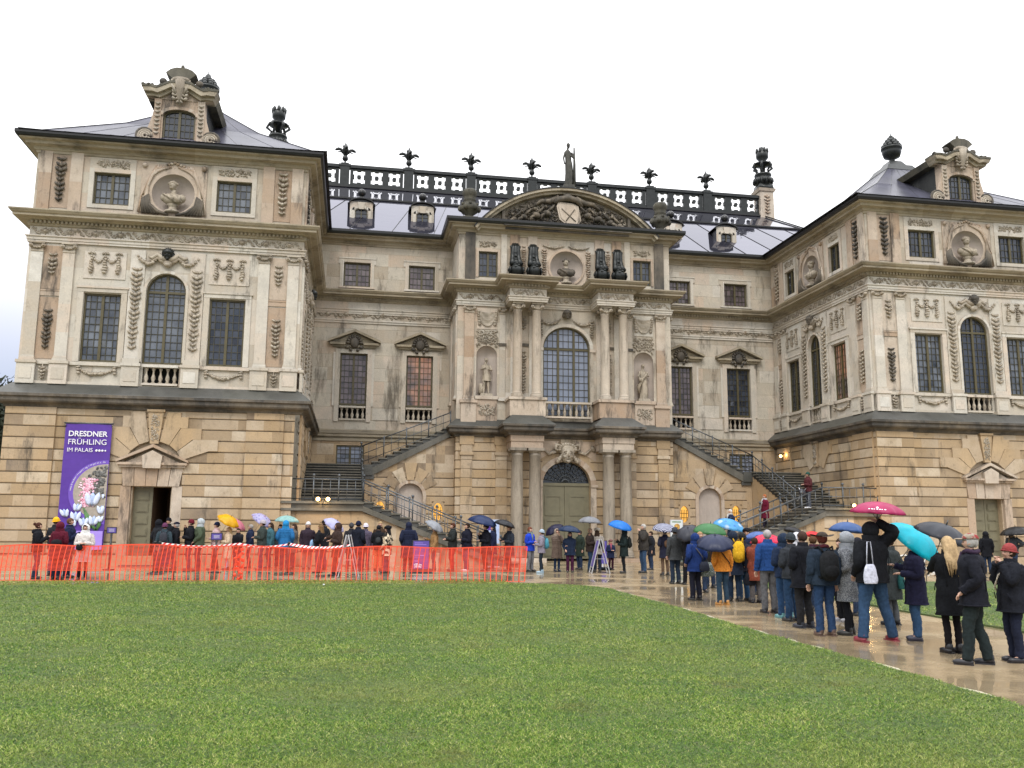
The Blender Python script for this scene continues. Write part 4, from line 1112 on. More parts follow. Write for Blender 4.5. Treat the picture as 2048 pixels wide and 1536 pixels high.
    for c, z in ov:
        o_ = MB(Fw); o_.poly([(a, -.16, b) for a, b in arc_pts(c, z, .25, .45, 0, 342, 19)], .5)
        wo_ = o_.build('lit_oval_window', 'glass_amber', PAL)
        o_ = MB(Fw)
        for q in (-.15, -.05, .05, .15): o_.box(c + q - .013, c + q + .013, -.10, -.075, z - .40, z + .25)
        o_.box(c - .22, c + .22, -.099, -.074, z + .04, z + .07); o_.box(c - .22, c + .22, -.098, -.073, z - .2, z - .17); o_.build('window_grille', 'gutter', wo_)
# ---- continuous mouldings round all the fronts
def front_path(proj_cols=True, e=0.0, mid=True):
    h = []
    seq = [(-AX - HW, 24), (-AX - HW, 0), (-13.78, 0), (-13.78, D), (-XR, D), (-XR, YR)]
    if proj_cols: seq += [(-3.36, YR), (-3.36, YR - 1.42), (-1.44, YR - 1.42), (-1.44, YR)]
    return seq + [(-x, y) for x, y in reversed(seq)]
P1 = front_path(); P0 = front_path(False)
mb = MB()
sweep(mb, P1, [(.002, 13.52), (.08, 13.52), (.08, 13.62), (.11, 13.62), (.11, 13.74), (.16, 13.76), (.16, 13.80), (.03, 13.81), (.03, 14.24)]); mb.build('architrave', 'cream', PAL)
mb = MB()
sweep(mb, P1, [(.03, 14.22), (.10, 14.24), (.13, 14.30), (.13, 14.44), (.26, 14.46), (.30, 14.50), (.58, 14.52), (.58, 14.62), (.64, 14.64), (.72, 14.74), (.72, 14.79), (.0, 14.98)])
mb.build('main_cornice', 'cornice_stone', PAL)
# blocks above column pairs so that the projecting entablature is closed
mb = MB(FRZ)
for s in (-1, 1): mb.box(s * 2.4 - .955, s * 2.4 + .955, .01, 1.415, 13.53, 14.93, .6)
mb.build('entablature_block', 'cream', PAL)
dn = MB()
for i in range(len(P1) - 1):
    a = Vector(P1[i]); b = Vector(P1[i + 1]); d = (b - a); L = d.length; d.normalize(); nn = Vector((d.y, -d.x)); k = int(L / .17)
    if i in (0, len(P1) - 2): continue
    fr = Frame((a.x, a.y, 0), (d.x, d.y), (nn.x, nn.y)); dn.F = fr
    for q in range(k): u = (q + .5) * L / k; dn.box(u - .045, u + .045, .12, .235, 14.325, 14.44, .7)
dn.build('dentil_course', 'cornice_stone', PAL)['kind'] = 'stuff'
mb = MB()
sweep(mb, P0, [(.0, 17.52), (.05, 17.52), (.07, 17.62), (.12, 17.64), (.18, 17.76), (.40, 17.80), (.44, 17.92), (.60, 17.95), (.64, 18.06), (.3, 18.07)]); mb.build('eaves_cornice', 'cornice_stone', PAL)
mb = MB()
sweep(mb, P0, [(.60, 18.0), (.72, 18.02), (.76, 18.12), (.76, 18.26), (.55, 18.30), (.55, 18.05)]); mb.build('gutter', 'gutter', PAL)
# belt ledge, pavilions and risalit separately
for seq in ([(-AX - HW - .2, 14), (-AX - HW - .2, -.2), (-13.58, -.2), (-13.58, D)], [(-XR, D), (-XR, YR), (-3.36, YR), (-3.36, YR - 1.55), (-1.5, YR - 1.55), (-1.5, YR), (1.5, YR), (1.5, YR - 1.55), (3.36, YR - 1.55), (3.36, YR), (XR, YR), (XR, D)], [(13.58, D), (13.58, -.2), (AX + HW + .2, -.2), (AX + HW + .2, 14)]):
    mb = MB(); sweep(mb, seq, [(0, 6.40), (.08, 6.42), (.10, 6.50), (.16, 6.56), (.34, 6.60), (.38, 6.66), (.38, 6.80), (.46, 6.84), (.46, 6.95)]); mb.build('belt_ledge', 'sooty', PAL)
    mb = MB(); sweep(mb, seq, [(.46, 6.951), (.44, 6.98), (.22, 7.18), (-.12, 7.46)]); mb.build('ledge_coping', 'slate_ledge_and_riser_shade', PAL)

# ---- roofs
def pyramid(cx, cy, hx, hy, mb):
    e = .62; z0 = 18.24; b = .7; z1 = 18.52; t = .8; z2 = 22.35
    mid_ = [(cx + sx * (hx + e - 3.4), cy + sy * (hy + e - 3.4), 20.35) for sx, sy in ((-1, -1), (1, -1), (1, 1), (-1, 1))]
    rings = [[(cx + sx * (hx + e), cy + sy * (hy + e), z0) for sx, sy in ((-1, -1), (1, -1), (1, 1), (-1, 1))],
             [(cx + sx * (hx + e - b), cy + sy * (hy + e - b), z1) for sx, sy in ((-1, -1), (1, -1), (1, 1), (-1, 1))],
             [(cx + sx * t, cy + sy * t, z2) for sx, sy in ((-1, -1), (1, -1), (1, 1), (-1, 1))]]
    rings.insert(2, mid_)
    for a, c in zip(rings, rings[1:]):
        for i in range(4):
            A, B, C_, D_ = Vector(a[i]), Vector(a[(i + 1) % 4]), Vector(c[(i + 1) % 4]), Vector(c[i]); k = 7
            for q in range(k): mb.poly([A.lerp(B, q / k), A.lerp(B, (q + 1) / k), D_.lerp(C_, (q + 1) / k), D_.lerp(C_, q / k)])
    mb.poly(rings[3])
    return rings
def seam(mb, a, b, r=.03): mb.tube([a, b], r, 4)
for s in (-1, 1):
    mb = MB(); rg = pyramid(s * 19.3, 5.6, HW - .1 if False else 5.8, 5.8, mb); ro = mb.build('pavilion_roof', 'slate_roof', PAL)
    sm_ = MB()
    for a, c in zip(rg, rg[1:]):
        for i in range(4):
            A, B, C_, D_ = Vector(a[i]), Vector(a[(i + 1) % 4]), Vector(c[(i + 1) % 4]), Vector(c[i]); seam(sm_, A, D_, .035)
            for q in range(1, 7): seam(sm_, A.lerp(B, q / 7), D_.lerp(C_, q / 7), .011)
    sm_.build('roof_seams', 'gutter', ro)
    mb = MB(); mb.taper((s * 19.3, 5.6), 22.2, 22.6, 2.0, 2.0, 1.5, 1.5); mb.taper((s * 19.3, 5.6), 22.6, 23.0, 1.2, 1.2, .7, .7); mb.build('roof_platform', 'bronze_black', ro)
    mb = MB(); mb.lathe((s * 19.3, 5.6), [(.28, 23.0), (.16, 23.1), (.15, 23.2), (.45, 23.35), (.55, 23.65), (.52, 23.75), (.60, 23.82), (.6, 23.92), (.5, 23.95)], 18)
    mb.smooth = True
    for lay, (r, z, k) in enumerate(((.46, 23.98, 11), (.36, 24.15, 9), (.24, 24.32, 6), (.1, 24.46, 3), (0, 24.58, 1))):
        for i in range(k): a = 2 * math.pi * i / k + lay; mb.ell((s * 19.3 + r * math.cos(a), 5.6 + r * math.sin(a), z), (.14, .14, .14), 0, True)
    mb.tube([(s * 19.3, 5.6, 24.6), (s * 19.3, 5.6, 24.85)], .025, 6)
    mb.build('fruit_basket_finial', 'bronze_black', ro)
# middle roof: steep lower slope, shallower upper slope, flat top with the balustrade
mb = MB(); yz = [(9.75, 18.24), (13.5, 21.45), (16.75, 23.45), (17.6, 23.45), (21, 21.4), (24, 18.3)]
xe = [21.5, 18.2, 16.6, 16.6, 18.2, 21.5]
for (y0, z0), (y1, z1), e0, e1 in zip(yz, yz[1:], xe, xe[1:]):
    k = 18
    for q in range(k):
        f0, f1 = -1 + 2 * q / k, -1 + 2 * (q + 1) / k
        mb.poly([(e0 * f0, y0, z0), (e0 * f1, y0, z0), (e1 * f1, y1, z1), (e1 * f0, y1, z1)])
ro = mb.build('main_roof', 'wet_roof', PAL)
sm_ = MB(); seam(sm_, (-18.2, 13.47, 21.5), (18.2, 13.47, 21.5), .07); seam(sm_, (-16.6, 16.7, 23.5), (16.6, 16.7, 23.5), .07)
for q in range(1, 18):
    f = -1 + 2 * q / 18
    seam(sm_, (21.5 * f, 9.75, 18.26), (18.2 * f, 13.5, 21.47), .016)
for s in (-1, 1): seam(sm_, (s * 18.2, 13.5, 21.5), (s * 16.6, 16.7, 23.5), .06); seam(sm_, (s * 21.5, 9.75, 18.26), (s * 18.2, 13.5, 21.47), .06)
sm_.build('roof_seams', 'gutter', ro)
# roof balustrade with pierced square panels
BY = 17.0; zb0, zb1 = 23.5, 25.02
bal = MB(Frame((0, BY, 0), (1, 0), (0, -1))); bal.tone = .4
xs = [-12.45 + 4.15 * i for i in range(7)]
bal.box(-16.6, 16.6, -.22, .22, zb0 - .05, zb0 + .20); bal.box(-16.6, 16.6, -.20, .24, zb1 - .20, zb1)
def pierced(c, hw_):
    # square with notched corners cut through, hexagonal boss held by four thin rods
    z = (zb0 + zb1) / 2 + .02; hh = (zb1 - zb0 - .40) / 2; r = .37; nt_ = .12
    a, b = c - hw_, c + hw_; z0, z1 = z - hh - .001, z + hh + .001
    bal.box(a, c - r, -.12, .12, z0, z1); bal.box(c + r, b, -.12, .12, z0, z1)
    bal.box(c - r, c + r, -.12, .12, z0, z - hh + .10); bal.box(c - r, c + r, -.12, .12, z + hh - .10, z1)
    for sx in (-1, 1): bal.box(*sorted((c + sx * r, c + sx * (r - .07))), -.11, .11, z - .13, z + .13)
    for sz in (-1, 1): bal.box(c - .13, c + .13, -.11, .11, *sorted((z + sz * (hh - .1), z + sz * (hh - .17))))
    bal.prism([(c + .14 * math.cos(R_(60 * i)), z + .14 * math.sin(R_(60 * i))) for i in range(6)], -.1, .1, .3)
    for sx in (-1, 1):
        for sz in (-1, 1): bal.tube([(c, 0, z), (c + sx * r, 0, z + sz * (hh - .1))], .018, 4)
edges = [-16.4] + xs + [16.4]
for i, (a, b) in enumerate(zip(edges, edges[1:])):
    a2 = a + .36 if i else a; b2 = b - .36 if i < len(edges) - 2 else b
    k = 3; w = (b2 - a2) / k
    for q in range(k): pierced(a2 + w * (q + .5), w / 2)
bo = bal.build('roof_balustrade', 'bronze_black', PAL)
for x in xs:
    p = MB(Frame((0, BY, 0), (1, 0), (0, -1))); p.box(x - .30, x + .30, -.26, .26, zb0, zb1 - .1, .6); p.box(x - .38, x + .38, -.30, .30, zb1 - .12, zb1 + .02, .6); p.box(x - .25, x + .25, -.24, .24, zb1 + .02, zb1 + .12, .6)
    p.build('balustrade_pier', 'sooty' if False else 'bronze_black', bo)
def leaf_finial(x, y, z):
    m_ = MB(); m_.lathe((x, y), [(.13, z), (.06, z + .06), (.05, z + .18), (.17, z + .28), (.2, z + .4), (.15, z + .54), (.08, z + .62), (.1, z + .75), (.19, z + .95), (.2, z + 1.05), (.14, z + 1.18), (.08, z + 1.3), (.02, z + 1.5)], 10)
    m_.smooth = True
    for i in range(4):
        a = R_(90 * i + 8)
        P = [(x + r * math.cos(a), y + r * math.sin(a), z + h) for r, h in ((.07, .58), (.14, .80), (.30, .98), (.46, 1.0), (.62, .93), (.68, .88))]
        m_.tube(P, [.05, .07, .095, .11, .08, .02], 7)
        P = [(x + r * math.cos(a), y + r * math.sin(a), z + h) for r, h in ((.12, .7), (.3, .84), (.55, .76))]
        m_.tube(P, [.05, .05, .02], 6)
        P = [(x + r * math.cos(a + .5), y + r * math.sin(a + .5), z + h) for r, h in ((.1, .95), (.18, 1.2), (.12, 1.32))]
        m_.tube(P, [.05, .05, .01], 6)
    return m_.build('leaf_finial', 'bronze_black', PAL)
for x in xs: leaf_finial(x, BY, zb1 + .1)
for s in (-1, 1):
    c = (s * 16.8, 17.1); m_ = MB()
    m_.taper(c, 21.8, 23.0, 1.5, 1.5, 1.4, 1.4); m_.taper(c, 23.0, 23.2, 1.4, 1.4, 1.05, 1.05); m_.taper(c, 23.2, 25.3, 1.02, 1.02, 1.0, 1.0); m_.taper(c, 25.3, 25.5, 1.15, 1.15, 1.3, 1.3)
    ch = m_.build('candelabrum_chimney', 'rose', PAL)
    m_ = MB(); m_.smooth = True
    m_.taper(c, 25.5, 25.9, 1.1, 1.1, .95, .95); m_.lathe(c, [(.5, 25.9), (.62, 26.1), (.55, 26.4), (.45, 26.5), (.6, 26.6), (.6, 26.72)], 12)
    for i in range(10): a = 2 * math.pi * i / 10; m_.ell((c[0] + .6 * math.cos(a), c[1] + .6 * math.sin(a), 26.2), (.17, .17, .26))
    for i in range(6):
        a = 2 * math.pi * i / 6; m_.tube([(c[0] + r * math.cos(a), c[1] + r * math.sin(a), z) for r, z in ((.5, 26.7), (.42, 27.0), (.72, 27.25), (.6, 27.5), (.3, 27.55))], [.08, .07, .1, .09, .05], 7)
    m_.lathe(c, [(.15, 26.7), (.2, 27.3), (.6, 27.42), (.66, 27.5), (.25, 27.6), (.2, 27.7), (.42, 27.95), (.45, 28.3), (.3, 28.5), (.2, 28.55)], 12)
    for i in range(8): a = 2 * math.pi * i / 8; m_.ell((c[0] + .38 * math.cos(a), c[1] + .38 * math.sin(a), 28.45), (.12, .12, .28))
    m_.ell((c[0], c[1], 28.6), (.15, .15, .3)); m_.build('lily_candelabrum', 'bronze_black', ch)
    rl = MB(); rl.smooth = True
    for sd in range(4): pass
    leaf_drop(Frame((c[0], c[1] - .5, 0), (1, 0), (0, -1)), 0, 25.0, 23.6, .4, .02, 'rose', bow=False).parent = ch
# small dormers
def small_dormer(x):
    F = Frame((x, 11.2, 0), (1, 0), (0, -1)); m_ = MB(F)
    wall(m_, -.66, .66, 18.7, 20.45, [(-.36, .36, 18.88, 20.05)], groove=0, course=2, reveal=.15); arch_fill(m_, 0, .36, 19.88, 20.05, 0, .12)
    for s in (-1, 1): m_.prism([(s * .62, 18.7), (s * .8, 18.7), (s * .66, 19.2), (s * .62, 19.3)], -.2, .02); m_.box(*sorted((s * .40, s * .56)), .0, .05, 18.8, 20.1)
    m_.prism([(-.14, 20.0), (.14, 20.0), (.22, 20.42), (-.22, 20.42)], .0, .09)
    arch_band(m_, 0, .38, .54, 19.93, .001, .05, .14, .30, k=8)
    o = m_.build('small_dormer', 'cream', PAL)
    m_ = MB(F); m_.mi = 0
    pts = [(-.80, 20.34)] + arc_pts(0, 20.34, .74, .34, 180, 0, 10) + [(.80, 20.34)]
    for (a, b), (c, d) in zip(pts, pts[1:]): m_.poly([(a, .14, b), (c, .14, d), (c, -2.4, d), (a, -2.4, b)]); m_.poly([(a, .14, b), (c, .14, d), (c * .96, .14, d - .05), (a * .96, .14, b - .05)]); m_.poly([(a, .14, b), (c, .14, d), (c * .96, 0, d - .06), (a * .96, 0, b - .06)])
    for s in (-1, 1): m_.poly([(s * .63, 0, 18.7), (s * .63, 0, 20.3), (s * .63, -2.4, 20.3), (s * .63, -2.4, 18.7)])
    m_.prism([(-.8, 20.3), (.8, 20.3)] + arc_pts(0, 20.3, .78, .33, 0, 180, 8)[1:-1], -.05, -.01)
    m_.box(-.75, .75, -.3, .02, 18.3, 18.7); m_.taper((0, -.2), 20.6, 20.85, .5, .4, .2, .2)
    m_.smooth = True; m_.ell((0, -.2, 21.08), (.25, .25, .25), 0, True); m_.smooth = False
    m_.build('dormer_roof', 'gutter', o)
    window(F, 0, .35, 18.88, 19.88, 2, 4, arch=20.05, n=-.1, par=o, fw=.035)
for x in (-11.29, -7.72, 7.72, 11.29): small_dormer(x)
# big pavilion dormers
def big_dormer(x):
    F = Frame((x, .1, 0), (1, 0), (0, -1)); m_ = MB(F)
    wall(m_, -1.08, 1.08, 18.2, 20.75, [(-.70, .70, 18.5, 20.05)], groove=0, course=3, lmin=2, reveal=.25); arch_fill(m_, 0, .70, 19.75, 20.05, 0, .25)
    for s in (-1, 1):
        m_.box(*sorted((s * .78, s * 1.08)), .0, .08, 18.5, 20.5); m_.prism([(s * 1.08, 20.1), (s * 1.08, 18.4), (s * 1.62, 18.4), (s * 1.62, 18.62), (s * 1.3, 19.15), (s * 1.17, 19.6)], -.15, .03, .5)
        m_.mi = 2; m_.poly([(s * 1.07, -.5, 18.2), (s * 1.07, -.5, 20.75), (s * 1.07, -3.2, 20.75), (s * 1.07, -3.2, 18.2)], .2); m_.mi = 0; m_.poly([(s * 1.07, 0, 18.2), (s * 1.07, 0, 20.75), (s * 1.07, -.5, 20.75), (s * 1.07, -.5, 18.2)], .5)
    arch_band(m_, 0, .70, .86, 19.75, .001, .07, .30, .44, k=12)
    o = m_.build('great_dormer', ['rose', 'joint', 'black_stone_and_riser_shade'], PAL)
    m_ = MB(F); m_.smooth = True
    for s in (-1, 1):
        for r in (.30, .2, .1): m_.tube([(s * 1.38 + r * math.cos(a), .06 + (.3 - r) * .2, 18.68 + r * math.sin(a)) for a in [i * .5 for i in range(13)]], .055, 6)
        for q in range(8): m_.ell((s * .93, .12, 20.25 - .2 * q), (.085, .06, .07)); m_.ell((s * .93 + .07, .1, 20.28 - .2 * q), (.05, .04, .05)); m_.ell((s * .93 - .07, .1, 20.28 - .2 * q), (.05, .04, .05))
    m_.ell((0, .22, 21.38), (.42, .2, .17), 0, True); m_.ell((0, .34, 21.36), (.26, .12, .10), 0, True)
    m_.tube([(0, .25, 21.3), (0, .30, 20.9), (0, .24, 20.5), (0, .16, 20.2)], [.26, .17, .12, .05], 9)
    for s in (-1, 1):
        m_.tube([(s * .34, .22, 21.4), (s * .40, .26, 21.15), (s * .26, .28, 20.95), (s * .16, .28, 20.7)], [.07, .09, .08, .05], 7)
        for q in range(4): m_.ell((s * (.30 - .02 * q), .22, 21.0 - .17 * q), (.13, .09, .075), s * (.9 - .1 * q)); m_.ell((s * (.17 - .03 * q), .26, 20.8 - .16 * q), (.10, .08, .06), -s * .8)
        m_.tube([(s * .28 + s * r * math.cos(a), .28, 20.98 + r * math.sin(a)) for a, r in [(i * .7, .14 - .014 * i) for i in range(9)]], .035, 6)
    m_.build('dormer_cartouche', 'carved', o)
    m_ = MB(F); m_.smooth = True
    for s in (-1, 1):
        m_.tube([(s * 1.42 + .34 * math.cos(a) * s, .04, 18.72 + .34 * math.sin(a)) for a in [i * .45 - 1 for i in range(9)]], .07, 7); m_.ell((s * .78, .1, 21.32), (.17, .12, .16), 0, True)
    m_.build('scroll_volute', 'sooty', o)
    # swan-neck cornice
    prof = [(-1.62, 20.90), (-1.25, 20.92), (-1.0, 20.86), (-.72, 21.0), (-.45, 21.16), (0, 21.2), (.45, 21.16), (.72, 21.0), (1.0, 20.86), (1.25, 20.92), (1.62, 20.90)]
    m_ = MB(F)
    for (a, b), (c, d) in zip(prof, prof[1:]):
        m_.prism([(a * .88, b - .34), (c * .88, d - .34), (c * .93, d - .2), (a * .93, b - .2)], -.45, .16); m_.prism([(a * .93, b - .2), (c * .93, d - .2), (c, d), (a, b)], -.45, .34)
    m_.build('dormer_cornice', 'cornice_stone', o)
    m_ = MB(F)
    m_.prism([(-1.5, 20.86)] + [(a * .86, b - .34) for a, b in prof] + [(1.5, 20.86)][:0] + [(1.07, 20.5), (-1.07, 20.5)], -.2, .03, .5)
    m_.build('dormer_gable', 'rose', o)
    m_ = MB(F); m_.smooth = False
    for (a, b), (c, d) in zip(prof, prof[1:]): m_.prism([(a, b + .002), (c, d + .002), (c, d + .11), (a, b + .11)], -.5, .37); m_.prism([(a * .9, b - .3), (c * .9, d - .3), (c * .97, d), (a * .97, b)], -3.3, -.46)
    pts = [(-.36, 21.42), (-.18, 21.5), (.18, 21.5), (.36, 21.42), (.66, 21.68), (.46, 21.86), (.22, 21.95), (-.22, 21.95), (-.46, 21.86), (-.66, 21.68)]
    m_.prism(pts, -.4, .28); m_.smooth = True; m_.ell((0, 0, 22.08), (.09, .09, .17))
    for q in range(26): t = q / 25; x_ = -1.58 + 3.16 * t; m_.ell((x_, .1 + .2 * rnd.random(), 21.0 + .3 * max(0, 1 - abs(x_) / .9) + rnd.uniform(0, .05)), (.10, .14, .07), rnd.random())
    m_.build('dormer_crest', 'moss_stone', o)
    window(F, 0, .69, 18.5, 19.75, 6, 5, arch=20.05, n=-.15, par=o)
for x in (-AX, AX): big_dormer(x)
# segmental pediment of the risalit
Fp = Frame((0, YR, 0), (1, 0), (0, -1)); m_ = MB(Fp)
Rr_ = (5.2 ** 2 + 2.55 ** 2) / (2 * 2.55); zc_ = 20.35 - Rr_; aa = math.degrees(math.asin(5.2 / Rr_))
arch_band(m_, 0, Rr_ - .28, Rr_ - .14, zc_, -1.2, .42, k=26, a0=90 - aa, a1=90 + aa); arch_band(m_, 0, Rr_ - .14, Rr_, zc_, -1.2, .60, k=26, a0=90 - aa, a1=90 + aa)
pd = m_.build('segmental_pediment', 'cornice_stone', PAL)
m_ = MB(Fp); arch_band(m_, 0, Rr_ + .001, Rr_ + .06, zc_, -6.5, .64, k=26, a0=90 - aa, a1=90 + aa); m_.build('pediment_roof', 'gutter', pd)
m_ = MB(Fp); ap = arc_pts(0, zc_, Rr_ - .25, Rr_ - .25, 90 - aa, 90 + aa, 24); m_.prism([(a, max(b, 17.9)) for a, b in ap] , -.3, .02, .4); m_.build('tympanum', 'carved', pd)
m_ = MB(Fp); m_.box(-3.5, 3.5, 0, .5, 17.80, 17.95, .3); m_.box(-3.62, 3.62, 0, .70, 17.95, 18.12, .3)
for s in (-1, 1): m_.box(*sorted((s * 3.5, s * 3.66)), .02, .3, 18.12, 19.5, .5)
m_.build('tympanum_ledge', 'sooty', pd)
def relf(u0, u1, z0, z1, r, n, dens, mat, name, seed):
    m = MB(Fp); relief(Fp, u0, u1, z0, z1, r, n, mat, dens, mb=m, shape=lambda u, z: math.hypot(u, z - zc_) < Rr_ - .45); return m.build(name, mat, pd)
relf(-3.5, 3.5, 18.1, 20.1, .17, .04, 1.3, 'carved', 'trophy_relief', 1)
relf(-3.4, 3.4, 18.2, 20.0, .13, .20, 1.0, 'sooty', 'trophy_relief', 2)
relf(-4.6, -3.7, 18.0, 19.0, .12, .08, 1.2, 'sooty', 'trophy_relief', 3); relf(3.7, 4.6, 18.0, 19.0, .12, .08, 1.2, 'sooty', 'trophy_relief', 4)
m_ = MB(Fp); m_.smooth = True
for s in (-1, 1):                      # reclining figures and banners either side of the shield
    for q, (u, z, w) in enumerate(((1.15, 18.9, .2), (1.75, 18.75, .2), (2.45, 18.6, .17), (3.0, 18.45, .14))):
        u *= s; m_.ell((u, .34, z), (w * 1.2, w, w * .9), s * .4, True); m_.ell((u + s * .1, .42, z + w * 1.7), (w * .5, w * .5, w * .55), 0, True)
        m_.tube([(u, .35, z + .1), (u - s * .25, .42, z + .3), (u - s * .4, .36, z + .5)], [.08, .07, .04], 7); m_.tube([(u, .35, z), (u + s * .3, .42, z - .15), (u + s * .35, .36, z - .4)], [.1, .08, .05], 7)
    m_.tube([(s * .5, .3, 19.9), (s * 1.0, .35, 19.6), (s * 1.5, .3, 19.6), (s * 2.0, .25, 19.2)], [.14, .16, .12, .05], 8)
m_.build('trophy_figures', 'trophy_stone', pd)
m_ = MB(Fp); m_.prism([(-.62, 19.35), (-.52, 19.6), (.3, 19.55), (.62, 19.4), (.78, 18.6), (.5, 18.15), (.05, 18.2), (-.45, 18.6)], .05, .38, .95); m_.prism([(-.52, 19.3), (-.44, 19.5), (.28, 19.46), (.53, 19.34), (.68, 18.62), (.44, 18.24), (.08, 18.3), (-.36, 18.65)], .36, .42, .9)
sh = m_.build('coat_of_arms', 'rose', pd)
m_ = MB(Fp); m_.smooth = True
m_.tube([(-.75, .3, 19.55), (-.5, .42, 19.75), (0, .48, 19.82), (.5, .42, 19.75), (.85, .3, 19.45)], [.12, .16, .18, .16, .12], 8); m_.ell((0, .4, 19.95), (.3, .2, .16))
m_.tube([(-.35, .43, 19.2), (.45, .44, 18.5)], .03, 5); m_.tube([(.4, .43, 19.2), (-.1, .44, 18.5)], .03, 5); m_.build('crown', 'sooty', pd)
# urns on the risalit corners
for s in (-1, 1):
    c = (s * 5.46, 6.95); m_ = MB(); m_.taper(c, 18.2, 18.36, .9, .9, .8, .8); m_.lathe(c, [(.30, 18.36), (.22, 18.46), (.2, 18.52), (.5, 18.75), (.58, 18.9), (.42, 19.1), (.3, 19.3), (.36, 19.36), (.3, 19.42), (.36, 19.6), (.42, 19.75), (.38, 19.9), (.3, 20.0)], 14)
    m_.smooth = True
    for i in range(6): a = 2 * math.pi * i / 6; m_.ell((c[0] + .52 * math.cos(a), c[1] + .52 * math.sin(a), 18.88), (.14, .14, .2)); m_.ell((c[0] + .45 * math.cos(a + .5), c[1] + .45 * math.sin(a + .5), 19.1), (.1, .1, .12))
    for i in range(7): a = 2 * math.pi * i / 7; m_.ell((c[0] + .3 * math.cos(a), c[1] + .3 * math.sin(a), 19.85), (.12, .12, .14))
    m_.build('stone_urn', 'moss_stone', PAL)
# doors of the two pavilions
def pav_door(x, open_right):
    F = Frame((x, -.2 + .45, 0), (1, 0), (0, -1)); 
    for s in (-1, 1):
        if open_right and s > 0: continue
        m_ = MB(F); m_.tone = .5; a, b = sorted((s * .01, s * .755)); m_.box(a, b, -.03, .03, .05, 3.2)
        for k in range(6): z = .22 + .49 * k; m_.box(a + .14, b - .14, .028, .06, z, z + .36); m_.box(a + .18, b - .18, .058, .075, z + .04, z + .32)
        m_.build('door_leaf', 'olive_door', PAL)
    m_ = MB(F); m_.tone = .5
    if open_right:
        m_.poly([(.0, -3.0, 0), (.8, -3.0, 0), (.8, -3.0, 3.3), (0, -3.0, 3.3)]); m_.poly([(.76, 0, 0), (.76, -3, 0), (.76, -3, 3.3), (.76, 0, 3.3)]); m_.poly([(0, 0, 0), (0, -3, 0), (0, -3, 3.3), (0, 0, 3.3)]); m_.poly([(0, 0, 3.25), (.8, 0, 3.25), (.8, -3, 3.25), (0, -3, 3.25)])
        m_.build('door_passage', plain('brown_room', (0.12, 0.07, 0.04), .8), PAL)
    m_ = MB(Frame((x, -.2, 0), (1, 0), (0, -1))); m_.box(-1.0, 1.0, -.5, .35, -.05, .06, .3); m_.build('door_step', 'step_stone', PAL)
pav_door(-AX, True); pav_door(AX, False)
# ================================================================ outside staircases
def railing(F, pts, h=.95, par=None, every=1.35, ball=True, mids=2):
    """iron railing over a polyline of local 3d points: posts with balls, rails, thin uprights"""
    m = MB(F); m.tone = .5
    for a, b in zip(pts, pts[1:]):
        A, B = Vector(a), Vector(b); L = (B - A).length; k = max(1, round(L / every))
        for j in range(mids + 1):
            z = h * (1, .55, .12, .3)[j]; m.tube([A + Vector((0, 0, z)), B + Vector((0, 0, z))], .032 if j == 0 else .019, 6)
        for i in range(k * 3 + 1):
            p = A.lerp(B, i / (k * 3)); post = i % 3 == 0
            m.tube([p - Vector((0, 0, .05)), p + Vector((0, 0, h + (.10 if post else 0)))], .034 if post else .015, 6)
            if post and ball: m.ell((p.x, p.y, p.z + h + .17), (.075, .075, .085)); m.ell((p.x, p.y, p.z + h + .06), (.045, .045, .03))
            if post: m.ell((p.x, p.y, p.z + h * .55), (.05, .05, .05))
    return m.build('railing', 'iron', par)
